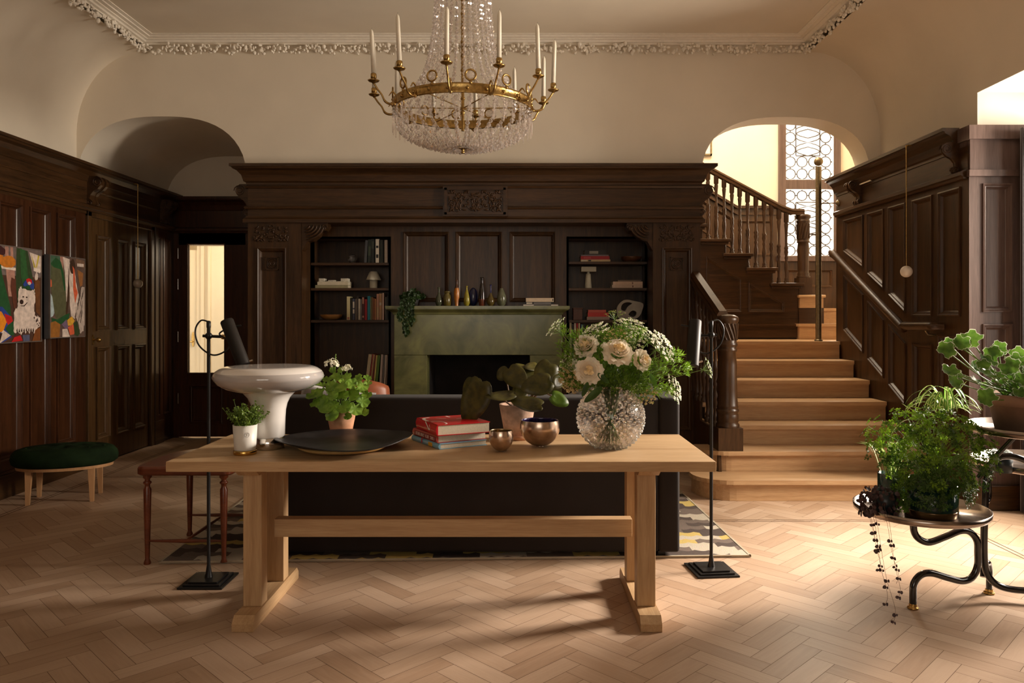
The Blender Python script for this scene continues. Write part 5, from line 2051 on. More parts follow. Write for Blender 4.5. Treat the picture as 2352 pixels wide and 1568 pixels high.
CRM, BLK, NAV, GRY, TAN = rgb(205, 195, 150), rgb(22, 22, 20), rgb(60, 62, 80), rgb(120, 112, 108), rgb(160, 110, 64)
WH, PK, TEAL, RD, GRN = rgb(200, 188, 170), rgb(186, 140, 118), rgb(20, 120, 140), rgb(150, 20, 30), rgb(86, 120, 44)
upright_row([
    (836, 842, 552, rgb(72, 72, 74), 'slim grey book leaning left in the top row of the left bookcase', 0.06, ()),
    (844, 851.5, 550, rgb(26, 34, 26), 'black-green book right of the slim grey one, left bookcase top shelf', 0.03, ((.3, .7, rgb(58, 66, 50)),)),
    (852.5, 860, 549, rgb(24, 26, 22), 'black book left of the black and white spine, left bookcase top shelf', 0.0, ((.6, .9, rgb(56, 60, 50)),)),
    (862.5, 870.5, 549, WH, 'white book with black blotches on its spine, left bookcase top shelf', 0.0, ((.2, .35, BLK), (.62, .72, BLK))),
    (873, 881, 551, rgb(30, 34, 24), 'dark olive book between the two white spines, left bookcase top shelf', 0.0, ()),
    (883, 890, 551, rgb(214, 200, 184), 'plain white book at the right end of the left bookcase top shelf', 0.0, ()),
], SH_L[3], 'upright books on the top shelf of the left bookcase')
upright_row([
    (796.5, 804, 681, CRM, 'thick cream book at the left end of the long row, left bookcase', 0.0, ((0.02, .12, rgb(170, 110, 90)),)),
    (805.2, 808.8, 684, rgb(34, 32, 20), 'slim dark olive book right of the thick cream one, left bookcase', 0.0, ()),
    (809.5, 815, 686, NAV, 'navy book with pale lettering blocks in the long row, left bookcase', 0.0, ((.3, .5, WH), (.56, .86, WH))),
    (816, 819.5, 686, rgb(92, 82, 74), 'narrow grey-brown book right of the navy one, left bookcase', 0.0, ()),
    (820, 823, 681, rgb(60, 50, 42), 'narrow dark brown book left of the white spine, left bookcase', 0.0, ()),
    (823.4, 826.8, 686, WH, 'narrow white book in the middle of the long row, left bookcase', 0.0, ()),
    (827.4, 830.6, 687, GRY, 'narrow grey book right of the narrow white one, left bookcase', 0.0, ()),
    (831.4, 836.6, 682, rgb(70, 26, 24), 'maroon book with a white top on its spine, left bookcase', 0.0, ((.7, .98, PK), (.1, .18, PK))),
    (837.4, 843.2, 687, RD, 'plain bright red book left of the teal one, left bookcase', 0.0, ()),
    (844, 850.2, 680, TEAL, 'teal book in the long row, left bookcase', 0.0, ()),
    (850.6, 853, 682, rgb(120, 128, 92), 'slim grey-green book right of the teal one, left bookcase', 0.0, ()),
    (853.6, 857, 682, rgb(116, 84, 40), 'narrow ochre book right of the grey-green one, left bookcase', 0.0, ()),
    (857.4, 860.4, 685, rgb(136, 72, 34), 'narrow rust book in the long row, left bookcase', 0.0, ()),
    (860.8, 864.4, 686, TAN, 'short tan book left of the tall pale ones, left bookcase', 0.0, ()),
    (865, 870, 675, PK, 'tall pinkish book, first of the tall ones at the right, left bookcase', 0.0, ((.1, .5, rgb(180, 160, 120)),)),
    (870.6, 877, 674, rgb(176, 136, 98), 'tall sand coloured book with a pale band, left bookcase', 0.0, ((.55, .66, WH),)),
    (877.8, 882, 673, rgb(200, 170, 156), 'tall slim pale book at the right of the sand coloured one, left bookcase', 0.0, ()),
    (885, 887.6, 682, rgb(90, 88, 84), 'slim grey book at the right end of the long row, left bookcase', 0.0, ()),
    (888.4, 892, 680, BLK, 'black book squeezed at the right end of the long row, left bookcase', 0.0, ()),
], SH_L[1], 'row of upright books on the lower shelf of the left bookcase')
upright_row([
    (838, 845.5, 814, rgb(196, 184, 152), 'wide cream record leaning right on the bottom shelf, left bookcase', 0.12, ()),
    (846.5, 849, 813, rgb(150, 60, 46), 'thin red sleeve beside the wide cream one, bottom shelf, left bookcase', 0.12, ()),
    (849.8, 853, 814, rgb(180, 150, 110), 'thin sand sleeve on the bottom shelf, left bookcase', 0.11, ()),
    (853.8, 856.5, 815, rgb(120, 30, 26), 'thin dark red sleeve on the bottom shelf, left bookcase', 0.11, ()),
    (857.2, 860.5, 816, rgb(196, 190, 110), 'thin yellow-green sleeve left of the green one, bottom shelf, left bookcase', 0.1, ()),
    (861.2, 866.5, 816, GRN, 'bright green sleeve on the bottom shelf, left bookcase', 0.1, ()),
    (871, 876, 814, rgb(196, 178, 172), 'pale lilac sleeve right of the green one, bottom shelf, left bookcase', 0.06, ()),
    (877, 880.5, 815, rgb(110, 104, 102), 'grey sleeve right of the lilac one, bottom shelf, left bookcase', 0.06, ()),
    (881.5, 885, 815, rgb(188, 176, 164), 'white sleeve near the right end of the bottom shelf, left bookcase', 0.05, ()),
    (886, 888.5, 816, rgb(130, 110, 96), 'thin brown sleeve at the right end of the bottom shelf, left bookcase', 0.04, ()),
], SH_L[0], 'leaning record sleeves on the bottom shelf of the left bookcase')
upright_row([
    (1308, 1313, 741, rgb(160, 150, 120), 'cream book at the left end of the low row, right bookcase', 0.0, ()),
    (1314, 1317.5, 744, rgb(30, 30, 34), 'thin black book in the low row, right bookcase', 0.0, ()),
    (1318.5, 1323, 742, rgb(178, 160, 148), 'white and red book in the low row, right bookcase', 0.0, ((.05, .5, RD),)),
    (1324, 1327.5, 742, RD, 'thin red book in the low row, right bookcase', 0.0, ()),
    (1328.5, 1332.5, 742, rgb(186, 160, 130), 'sand coloured book in the low row, right bookcase', 0.0, ()),
    (1335, 1338, 745, rgb(80, 110, 130), 'thin blue book near the right of the low row, right bookcase', 0.0, ()),
    (1339, 1344, 744, rgb(22, 24, 28), 'black book at the right end of the low row, right bookcase', 0.0, ()),
], SH_R[1], 'upright books on the low shelf of the right bookcase')


def flat_stack(items, z, D, group):
    for px0, px1, th, col, label, bands in items:
        h = X(px1, D) - X(px0, D)
        book(label, group, th, h, 0.19, col, ((X(px0, D) + X(px1, D)) / 2, D, z + 0.0004), flat=True, bands=bands)
        z += th + 0.0006
    return z


LETTERS = tuple((0.22 + .03 * k, 0.245 + .03 * k, rgb(150, 142, 130)) for k in range(14))
flat_stack([(1334, 1402, 0.020, rgb(190, 160, 118), 'cream book at the bottom of the four-book stack, right bookcase', ((.02, .2, WH), (.25, .35, BLK))),
            (1334, 1400, 0.032, RD, 'red book in the four-book stack, right bookcase', ((.1, .35, rgb(170, 60, 64)),)),
            (1334, 1398, 0.012, rgb(110, 98, 104), 'thin grey book on the red one, right bookcase', ()),
            (1343, 1392, 0.044, rgb(34, 30, 27), 'black book with pale lettering on top of the stack, right bookcase', LETTERS)],
           SH_R[4], Yb, 'flat book stack on the top shelf of the right bookcase')
flat_stack([(1406, 1476, 0.030, rgb(190, 166, 148), 'white book at the bottom of the three-book stack, right bookcase', ((.66, .7, rgb(110, 80, 66)),)),
            (1408, 1476, 0.030, rgb(196, 170, 150), 'white book in the middle of the three-book stack, right bookcase', ((.64, .68, rgb(110, 80, 66)),)),
            (1419, 1472, 0.014, rgb(116, 98, 84), 'thin grey-brown book on top of the three-book stack, right bookcase', ())],
           SH_R[3], Yb, 'flat book stack on the middle shelf of the right bookcase')
flat_stack([(1348, 1400, 0.030, rgb(140, 120, 112), 'grey book under the two red ones, right bookcase', ()),
            (1350, 1398, 0.040, rgb(170, 44, 40), 'thick red book, middle of the stack behind the flowers, right bookcase', ()),
            (1351, 1392, 0.024, rgb(176, 78, 68), 'pale red book on top of the stack behind the flowers, right bookcase', ())],
           SH_R[2], Yb, 'flat red books on the lower shelf of the right bookcase')
z_ = flat_stack([(724, 799, 0.028, rgb(150, 142, 110), 'olive-grey book at the bottom of the stack, left bookcase', ()),
                 (729, 799, 0.030, rgb(206, 194, 168), 'white book on the olive-grey one, left bookcase', ())],
                SH_L[2], Yb, 'flat book stack on the middle shelf of the left bookcase')
b = MB()
xa, xb = X(730, Yb), X(799, Yb)
b.box(xa, xb, Yb + .02, Yb + .14, z_, z_ + 0.006)
b.box(xa, xa + .055, Yb + .03, Yb + .12, z_ + .006, z_ + .034)
b.box(xb - .075, xb - .006, Yb + .03, Yb + .12, z_ + .006, z_ + .034)
b.box(xa + .09, xa + .16, Yb + .03, Yb + .12, z_ + .006, z_ + .018)
top('domino_box', b, mat('bone_white', (0.62, 0.57, 0.46), 0.5, noise=0.3, scale=50), 'low white carved block lying on the book stack, left bookcase', 'ornament', bevel=0.002)
flat_stack([(1202, 1282, 0.014, rgb(190, 180, 170), 'white paperback at the bottom of the mantel stack', ((.3, .8, BLK),)),
            (1206, 1272, 0.022, rgb(34, 32, 34), 'black book in the middle of the mantel stack', ((.05, .25, WH), (.3, .9, rgb(120, 116, 116)))),
            (1208, 1272, 0.036, rgb(206, 184, 158), 'cream book on top of the mantel stack', ((.95, .98, BLK),))],
           Z_MANTEL, 7.0, 'flat book stack on the mantel shelf')


# ------------------------------------------------------------------ shelf and mantel ornaments
def vase(lab, px, D, z0, prof, col, rough=0.25, name='vase', cat='vase', group=None, col2=None, zsplit=None, n=28):
    b = MB()
    b.lathe(prof, (X(px, D), D, z0), n)
    mats = [mat('glaze_%d_%d_%d' % tuple(int(255 * q) for q in col), col, rough, noise=0.2, scale=30, coat=0.5)]
    if col2:
        mats.append(mat('glaze_%d_%d_%d' % tuple(int(255 * q) for q in col2), col2, rough, noise=0.2, scale=30, coat=0.5))
        for i, f in enumerate(b.f):
            if sum(b.v[k][2] for k in f) / len(f) - z0 > zsplit:
                b.m[i] = 1
    return top(name, b, mats, lab, cat, group)


DM = 7.05
GM = 'small vases along the mantel shelf'
k = DM / FPX


def pr(lst, kk=k):
    """profile in photo pixels (half width, height above base)"""
    return [(a * kk, c * kk) for a, c in lst]


vase('grey-green bottle vase with a flared thin neck, leftmost on the mantel', 1008, DM, Z_MANTEL, pr([(5, 0), (8, 6), (8.5, 12), (6, 21), (2.6, 28), (1.8, 36), (4, 43), (3.6, 43)]), rgb(70, 74, 56), group=GM)
vase('squat olive-brown jar with a flat lid on the mantel', 1027, DM, Z_MANTEL, pr([(7, 0), (8.5, 2), (9, 12), (8.5, 24), (6, 27), (6, 30), (7.5, 31), (7.5, 34), (0, 34)]), rgb(96, 84, 36), group=GM)
vase('tall amber vase with a dark slender neck on the mantel', 1049, DM, Z_MANTEL, pr([(4.5, 0), (4, 3), (6.5, 20), (6.5, 34), (5, 40), (5.6, 41), (3.5, 44), (2, 50), (2.2, 58), (3.2, 61), (2.6, 61)]), rgb(190, 116, 36), group=GM, col2=rgb(80, 48, 26), zsplit=41.5 * k)
vase('yellow-green teardrop vase on the mantel', 1072, DM - .02, Z_MANTEL, pr([(4, 0), (7, 6), (7.2, 14), (5, 27), (2, 38), (1.6, 43), (3, 46), (2.6, 46)]), rgb(150, 138, 44), group=GM)
b = MB()
xc = X(1087, DM + .06)
b.sphere((xc, DM + .06, Z_MANTEL + 0.086), 0.086, 24, 16, sc=(0.5, 0.3, 1.0))
top('vase', b, mat('cobalt_glaze', (0.012, 0.018, 0.09), 0.25, coat=0.5), 'flat cobalt blue moon vase behind the teardrop vase on the mantel', 'vase', GM)
vase('tall dark bottle vase, the tallest on the mantel', 1107, DM, Z_MANTEL, pr([(6, 0), (7, 3), (8, 16), (6.5, 34), (3.5, 52), (3.2, 62), (4.4, 66), (3.8, 66)]), rgb(96, 46, 28), 0.15, group=GM, col2=rgb(34, 24, 20), zsplit=22 * k)
vase('olive bottle vase with a thin blue neck on the mantel', 1127, DM - .02, Z_MANTEL, pr([(4.5, 0), (8.5, 6), (8.5, 13), (5, 22), (1.8, 30), (1.5, 44), (2.6, 49), (2.2, 49)]), rgb(88, 72, 30), group=GM, col2=rgb(44, 42, 96), zsplit=27 * k)
vase('plump grey-green vase, rightmost on the mantel', 1152, DM, Z_MANTEL, pr([(6, 0), (9.5, 5), (11, 14), (10, 24), (6.5, 34), (4, 39), (4.4, 41), (3.8, 41)]), rgb(98, 100, 78), 0.2, group=GM)
b = MB()
b.sphere((X(809, Yb + .1), Yb + .1, SH_L[3] + 0.045), 0.045, 18, 12, smooth=False)
top('glass_ball', b, crystal_mat('dark_glass', (0.35, 0.37, 0.40), 0.6, 0.1), 'faceted clear glass ball on the top shelf, left bookcase', 'ornament')


def bowl(lab, x, y, z, r, h, m, name='bowl', foot=0.35, inner=None, thick=0.004, n=40):
    b = MB()
    pts = []
    N = 12
    for i in range(N + 1):
        t = i / N
        pts.append((r * (foot + (1 - foot) * math.sin(t * PI / 2)), h * (1 - math.cos(t * PI / 2))))
    inn = [(max(a - thick, 0), min(c + thick, h - .0005)) for a, c in pts[::-1]]
    b.lathe([(0, 0)] + pts, (x, y, z), n, 0)
    b.lathe([(pts[-1][0], h)] + inn + [(0, thick)], (x, y, z), n, 1)
    return top(name, b, [m, inner or m], lab, 'bowl')


bowl('shallow honey coloured wooden bowl on the lower shelf, left bookcase', X(761, Yb + .12), Yb + .12, SH_L[1], 0.106, 0.052, wood('honey_wood', (0.34, 0.15, 0.04), (0.5, 0.25, 0.08), (6, 6, 20)))
bowl('shallow dark brown wooden bowl on the top shelf, right bookcase', X(1450, Yb + .12), Yb + .12, SH_R[4], 0.10, 0.055, wood('brown_bowl_wood', (0.10, 0.035, 0.012), (0.18, 0.07, 0.025), (6, 6, 20)))


def small_lamps():
    d = Yb + .1
    t = thing('table_lamp', 'small white mushroom lamp with a conical shade, left bookcase', 'table lamp', (X(858, d), d, SH_L[2]))
    k = d / FPX
    wm = mat('matt_white', (0.60, 0.56, 0.44), 0.6, noise=0.03)
    b = MB()
    b.lathe(pr([(9, 0), (9, 20), (8, 21)], k), (0, 0, 0), 28)
    b.build('base', wm, t)
    b = MB()
    b.lathe(pr([(17, 19), (17, 20), (9, 38), (7, 39), (0, 39.5)], k), (0, 0, 0), 32, cap=False)
    b.build('lamp_shade', wm, t)
    d = Yb + .1
    t = thing('table_lamp', 'pale lamp with a flat square shade on a tapered stem, right bookcase', 'table lamp', (X(1351, d), d, SH_R[3]))
    b = MB()
    b.lathe(pr([(8, 0), (8, 1), (5.6, 33), (3, 34), (3, 38)], k), (0, 0, 0), 28)
    b.build('base', wm, t)
    MB().box(-17 * k, 17 * k, -0.06, 0.06, 38 * k, 49 * k).build('lamp_shade', mat('linen_shade', (0.42, 0.39, 0.31), 0.8, noise=0.05), t, bevel=0.002)


small_lamps()
b = MB().box(X(1317, Yb), X(1338, Yb), Yb + .02, Yb + .11, SH_R[2], SH_R[2] + 0.105)
b.box(X(1316, Yb), X(1339, Yb), Yb + .016, Yb + .114, SH_R[2] + 0.105, SH_R[2] + 0.117)
top('wooden_box', b, wood('cedar', (0.07, 0.028, 0.018), (0.13, 0.05, 0.03), (8, 8, 14)), 'small red-brown lidded wooden box beside the mantel end, right bookcase', 'box', bevel=0.003)


def sculpture():
    """a leaf-shaped ring pierced by two openings"""
    d = Yb + .05
    b = MB()
    out = [(1417, 706), (1420, 694), (1430, 684), (1440, 681), (1456, 684), (1477, 690), (1475, 706), (1470, 717), (1462, 724), (1446, 727), (1428, 727), (1419, 720)]
    h1 = [(1427, 704), (1428, 694), (1435, 688), (1446, 687), (1452, 690), (1446, 694), (1440, 700), (1436, 707)]
    h2 = [(1444, 716), (1448, 709), (1455, 706), (1462, 710), (1461, 717), (1454, 721)]

    def sm(pl):
        P = [Vector((X(a, d), Z(c, d), 0)) for a, c in pl]
        n = len(P)
        o = []
        for i in range(n):
            a, b_, c, e = P[i - 1], P[i], P[(i + 1) % n], P[(i + 2) % n]
            for q in (0, .33, .66):
                o.append(0.5 * ((2 * b_) + (c - a) * q + (2 * a - 5 * b_ + 4 * c - e) * q * q + (3 * b_ - a - 3 * c + e) * q ** 3))
        return [(q.x, q.y) for q in o]
    loops = [sm(out), sm(h1), sm(h2)]
    dz = SH_R[2] - min(q[1] for q in loops[0])
    loops = [[(a, c + dz) for a, c in l] for l in loops]
    bm = bmesh.new()
    es = []
    for l in loops:
        vv = [bm.verts.new((a, c, 0)) for a, c in l]
        es += [bm.edges.new((vv[i], vv[(i + 1) % len(vv)])) for i in range(len(vv))]
    bmesh.ops.triangle_fill(bm, use_beauty=True, edges=es)
    bm.verts.index_update()
    for y in (d, d + 0.05):
        b.add([(q.co.x, y, q.co.y) for q in bm.verts], [tuple(q.index for q in f.verts) for f in bm.faces])
    bm.free()
    for l in loops:
        n = len(l)
        b.add([(a, d, c) for a, c in l] + [(a, d + .05, c) for a, c in l], [(i, (i + 1) % n, n + (i + 1) % n, n + i) for i in range(n)], 0, True)
    top('sculpture', b, mat('grey_stoneware', (0.36, 0.33, 0.29), 0.7, noise=0.12), 'pale abstract leaf-shaped sculpture with two openings, right bookcase', 'sculpture', weld=True)


sculpture()


# ------------------------------------------------------------------ plants: helpers
def frame_of(n, up=Vector((0, 0, 1))):
    n = Vector(n).normalized()
    a = n.cross(up)
    if a.length < 1e-3:
        a = Vector((1, 0, 0))
    a.normalize()
    return a, n.cross(a).normalized(), n


def leaf(mb, c, n, L, W=None, lobes=0, cup=0.2, roll=0.0, mi=0, notch=0.0, tip=0.0, seg=18, edge=None):
    """rounded, lobed or pointed leaf blade centred at c facing n"""
    W = W or L
    a, b, n = frame_of(n)
    ca, sa = math.cos(roll), math.sin(roll)
    a, b = a * ca + b * sa, b * ca - a * sa
    c = Vector(c)
    vs = [c]
    rings = (0.5, 1.0) if edge is None else (0.5, 0.93, 1.0)
    for rr in rings:
        for i in range(seg):
            t = 2 * PI * i / seg
            q = 1.0
            if lobes:
                q *= 1 - 0.22 * (0.5 - 0.5 * math.cos(lobes * t)) - 0.05 * math.cos(3 * lobes * t)
            q *= 1 + tip * max(0, math.cos(t)) ** 6 - notch * max(0, -math.cos(t)) ** 10
            r = rr * q
            z = cup * L * (rr ** 2) * (0.6 + (0.4 * math.cos(t * (lobes or 2)) if lobes else 0.3 * math.cos(2 * t)))
            vs.append(c + a * (math.cos(t) * L * r) + b * (math.sin(t) * W * r) + n * z)
    fs = [(0, 1 + i, 1 + (i + 1) % seg) for i in range(seg)]
    mb.add(vs, [], mi)
    k = len(mb.v) - len(vs)

    def put(f, m):
        mb.f.append(tuple(k + i for i in f))
        mb.m.append(m)
        mb.s.append(True)
    for f in fs:
        put(f, mi)
    for j in range(len(rings) - 1):
        for i in range(seg):
            o0, o1 = 1 + j * seg, 1 + (j + 1) * seg
            put((o0 + i, o1 + i, o1 + (i + 1) % seg, o0 + (i + 1) % seg), mi if j == 0 else (edge if edge is not None else mi))


def blade(mb, pts, w, mi=0, fold=0.25, mid=None):
    """long grassy leaf: two strips with a fold; optional pale middle stripe"""
    P = bez(pts, 4)
    m = len(P)
    vs, fs, mm = [], [], []
    cols = (-1, -0.4, 0.4, 1) if mid is not None else (-1, 0, 1)
    for i, p in enumerate(P):
        tg = (P[min(i + 1, m - 1)] - P[max(i - 1, 0)]).normalized()
        s = tg.cross(Vector((0, 0, 1)))
        s = s.normalized() if s.length > 1e-3 else Vector((1, 0, 0))
        u = s.cross(tg)
        ww = w * math.sin(PI * min(1, 0.12 + 0.88 * i / (m - 1))) ** 0.7
        for c in cols:
            vs.append(p + s * (c * ww) + u * (abs(c) * ww * fold))
    n = len(cols)
    k = len(mb.v)
    mb.add(vs, [], mi)
    for i in range(m - 1):
        for j in range(n - 1):
            mb.f.append((k + i * n + j, k + i * n + j + 1, k + (i + 1) * n + j + 1, k + (i + 1) * n + j))
            mb.m.append(mid if (mid is not None and j == 1) else mi)
            mb.s.append(True)


def pot_mesh(r0, r1, h, rim=0.0, wall=0.006):
    if rim:
        return [(0, 0), (r0, 0), (r1 * 0.97 - (r1 - r0) * rim / h, h - rim), (r1, h - rim), (r1 * 1.02, h), (r1 - wall, h), (r1 - wall * 2, h - 0.02), (0, h - 0.02)]
    return [(0, 0), (r0, 0), (r1, h), (r1 - wall, h), (r1 - wall * 1.5, h - 0.02), (0, h - 0.02)]


def potted(name, label, cat, x, y, z, r0, r1, h, m, rim=0, saucer=None, group=None):
    t = thing(name, label, cat, (x, y, z), group=group)
    off = 0
    if saucer:
        b = MB()
        sr, sh, sm = saucer
        b.lathe([(0, 0), (sr * 0.85, 0), (sr, sh), (sr - .005, sh), (sr * 0.82, 0.005), (0, 0.005)], (0, 0, 0), 36)
        b.build('saucer', sm, t)
        off = 0.005
    b = MB()
    b.lathe(pot_mesh(r0, r1, h, rim), (0, 0, off), 40)
    b.build('pot', m, t)
    b = MB()
    b.lathe([(0, h - 0.012), (r1 * .92, h - 0.016)], (0, 0, off), 24)
    b.build('soil', SOIL, t)
    return t


L_GER = leaf_mat('geranium_leaf', rgb(84, 122, 26), rgb(136, 170, 58), 0.5, 0.3)
L_STEM = leaf_mat('green_stem', rgb(96, 130, 50), rgb(130, 160, 76), 0.5, 0.1)
L_HERB = leaf_mat('herb_leaf', rgb(74, 98, 26), rgb(118, 142, 48), 0.5, 0.25)
L_BEG = leaf_mat('begonia_leaf', rgb(52, 50, 18), rgb(92, 86, 32), 0.4, 0.22)
L_BEG2 = leaf_mat('begonia_bright_leaf', rgb(70, 100, 20), rgb(110, 140, 34), 0.4, 0.35)
L_FERN = leaf_mat('feathery_leaf', rgb(72, 110, 14), rgb(134, 172, 40), 0.5, 0.4)
L_FERN_D = leaf_mat('deep_green_leaf', rgb(40, 68, 12), rgb(70, 104, 22), 0.5, 0.3)
L_SPI = leaf_mat('spider_plant_green', rgb(70, 124, 34), rgb(110, 160, 50), 0.45, 0.4)
L_SPW = leaf_mat('spider_plant_cream', rgb(206, 212, 140), rgb(226, 228, 168), 0.45, 0.4)
L_PEL = leaf_mat('pelargonium_leaf', rgb(60, 98, 30), rgb(112, 152, 56), 0.55, 0.35)
L_PEW = leaf_mat('pelargonium_pale_edge', rgb(190, 202, 176), rgb(214, 220, 196), 0.55, 0.3)
L_DARK = leaf_mat('string_of_hearts_leaf', rgb(44, 22, 26), rgb(74, 50, 48), 0.55, 0.1)
L_IVY = leaf_mat('ivy_leaf', rgb(24, 46, 12), rgb(44, 74, 22), 0.5, 0.2)
PETAL = leaf_mat('cream_petal', rgb(250, 236, 214), rgb(255, 250, 238), 0.6, 0.3)
PETAL_W = leaf_mat('white_floret', rgb(226, 222, 196), rgb(244, 240, 222), 0.6, 0.3)
PETAL_B = leaf_mat('beige_floret', rgb(196, 172, 122), rgb(220, 196, 150), 0.6, 0.3)


def geranium():
    D = 4.0
    t = potted('potted_geranium', 'white flowering geranium in a terracotta pot behind the black platter', 'potted plant', X(784, D), D, 0.76, 0.052, 0.078, 0.135, TERRA, saucer=(0.087, 0.014, mat('pale_clay', (0.60, 0.40, 0.30), 0.8, noise=0.15)))
    rr = random.Random(11)
    lf, st = MB(), MB()
    k = D / FPX
    spots = []
    for px, py, r, dy in [(722, 905, 18, -.02), (733, 925, 17, -.04), (742, 900, 15, -.05), (760, 928, 20, -.09), (775, 945, 17, -.11), (757, 905, 14, .05), (735, 885, 12, .03), (800, 930, 17, -.10), (822, 935, 18, -.07), (835, 920, 17, -.03), (838, 945, 14, -.05), (845, 905, 12, -.02), (815, 905, 17, -.06), (795, 905, 16, -.09), (775, 905, 14, -.10), (790, 885, 17, -.07), (765, 885, 15, -.06), (815, 880, 16, -.05), (835, 885, 15, -.03), (845, 880, 10, 0), (800, 865, 13, -.04), (775, 865, 12, -.03), (755, 870, 12, -.02), (825, 868, 11, 0), (785, 850, 9, -.01), (765, 850, 9, 0), (800, 895, 12, .08), (750, 890, 14, .09), (820, 900, 14, .09), (780, 880, 13, .09), (840, 870, 10, .04), (730, 915, 12, .06), (778, 925, 12, -.105), (808, 950, 10, -.10), (752, 915, 12, -.07)]:
        spots.append((px, py, r, dy))
    x0 = X(784, D)
    for px, py, r, dy in spots:
        p = Vector((X(px, D) - x0, dy, Z(py, D) - 0.76))
        n = Vector((p.x * 2.2 + rr.uniform(-.3, .3), -0.75 + dy * 2 + rr.uniform(-.3, .3), 0.75 + rr.uniform(-.2, .4)))
        leaf(lf, p, n, r * k * 1.12, lobes=7, cup=0.22, roll=rr.uniform(0, 6), seg=28, notch=0.5)
        base = Vector((rr.uniform(-.02, .02), rr.uniform(-.02, .02), 0.12))
        st.tube(bez([base, (base + p) / 2 + Vector((0, 0, .015)), p - Vector(n).normalized() * .002], 4), 0.0018, 5)
    heads = [((764, 838), 17), ((798, 847), 11)]
    fl = MB()
    for (px, py), r in heads:
        c = Vector((X(px, D) - x0, -.01, Z(py, D) - 0.76))
        st.tube(bez([(0, 0, .12), (c.x * .6, 0, .2), c], 5), 0.0022, 5)
        for i in range(46 if r > 12 else 28):
            u, v = rr.uniform(0, 2 * PI), rr.uniform(0, 1)
            n = Vector((math.cos(u) * math.sqrt(1 - v * v), math.sin(u) * math.sqrt(1 - v * v), v * .9 - .1))
            leaf(fl, c + n * r * k * rr.uniform(.7, 1.15), n + Vector((rr.uniform(-.5, .5), rr.uniform(-.5, .2), rr.uniform(-.4, .4))), 0.0085, lobes=5, cup=.3, seg=15, roll=rr.uniform(0, 6))
    st.tube([(X(770, D) - x0, 0, .2), (X(770, D) - x0, 0, Z(815, D) - .76)], [0.002, .0014], 5)
    for q in range(5):
        st.sphere((X(770, D) - x0 + rr.uniform(-.006, .006), 0, Z(815 + 6 * q, D) - .76), 0.004, 6, 4, sc=(.7, .7, 1.6))
    lf.build('foliage', L_GER, t)
    st.build('stems', L_STEM, t)
    fl.build('flower_head', PETAL_W, t)


geranium()


def herb():
    D = 3.51
    x0 = X(563, D)
    t = thing('potted_herb', 'small green herb in a white pot on a gold coaster, left end of table', 'potted plant', (x0, D, 0.76))
    b = MB()
    b.lathe([(0, 0), (0.050, 0), (0.052, 0.003), (0.052, 0.017), (0.050, 0.019), (0, 0.019)], (0, 0, 0), 40)
    b.build('coaster', mat('gold', (0.70, 0.43, 0.12), 0.22, 1.0, noise=0.1), t)
    white = mat('white_porcelain', (0.74, 0.72, 0.67), 0.4, noise=0.02, coat=0.2)
    b = MB()
    b.lathe([(0, 0), (0.046, 0), (0.048, 0.004), (0.0545, 0.116), (0.051, 0.116), (0.05, 0.1), (0, 0.1)], (0, 0, 0.0195), 44)
    pot = b.build('pot', white, t)
    # small round embossed mark on the pot
    b = MB()
    gm = mat('grey_print', (0.36, 0.36, 0.36), 0.6)
    a0 = R(-62)

    def on(u, v):
        a = a0 + u / 0.051
        r = 0.0197 * 0 + 0.048 + (v) / 0.112 * 0.0065 + 0.0006
        return (r * math.cos(a), r * math.sin(a), 0.0195 + v)
    b.tube([on(0.011 * math.cos(q * PI / 10), 0.075 + 0.011 * math.sin(q * PI / 10)) for q in range(20)], 0.0005, 4, closed=True)
    b.tube([on(-0.004 + 0.004 * math.cos(q), 0.075 + 0.006 * math.sin(q)) for q in [0.8 + j * 0.5 for j in range(10)]], 0.0006, 4)
    b.tube([on(0.002, 0.069), on(0.002, 0.081)], 0.0006, 4)
    b.tube([on(0.002, 0.081), on(0.006, 0.081)], 0.0006, 4)
    b.tube([on(0.002, 0.075), on(0.005, 0.075)], 0.0006, 4)
    b.build('emblem', gm, pot)
    rr = random.Random(5)
    st, lf = MB(), MB()
    for i in range(90):
        a = rr.uniform(0, 2 * PI)
        r = rr.uniform(0, .04)
        q = rr.uniform(0.3, 1)
        end = Vector((math.cos(a) * (r + .065 * q) + .004, math.sin(a) * (r + .055 * q), 0.13 + 0.095 * (1 - (q - .3) * .6) * rr.uniform(.5, 1.1)))
        pts = bez([(math.cos(a) * r, math.sin(a) * r, 0.118), (end.x * .6, end.y * .6, end.z * .8), end], 4)
        st.tube(pts, 0.0007, 3)
        for j, p in enumerate(pts[2:]):
            for s in (-1, 1, 0):
                n = Vector((rr.uniform(-1, 1), rr.uniform(-1.2, .4), rr.uniform(.2, 1)))
                leaf(lf, Vector(p) + Vector((rr.uniform(-.006, .006), rr.uniform(-.006, .006), rr.uniform(-.004, .006))), n, 0.0062, 0.0034, seg=6, cup=.2, roll=rr.uniform(0, 6))
    for px, py in ((537, 918), (522, 937), (547, 934), (512, 938), (587, 921), (604, 932), (557, 940), (600, 945), (614, 950)):
        e = Vector((X(px, D) - x0, 0, Z(py, D) - .76))
        st.tube(bez([(e.x * .4, 0, .14), (e.x * .75, 0, (e.z + .14) / 2 + .004), e], 4), [0.001] * 8 + [0.0018], 4)
        for j in range(5):
            leaf(lf, e + Vector((rr.uniform(-.004, .004), rr.uniform(-.004, .004), rr.uniform(-.002, .003))), (rr.uniform(-1, 1), -1, rr.uniform(0, 1)), 0.004, 0.002, seg=6)
    st.build('stems', L_STEM, t)
    lf.build('foliage', L_HERB, t)


herb()


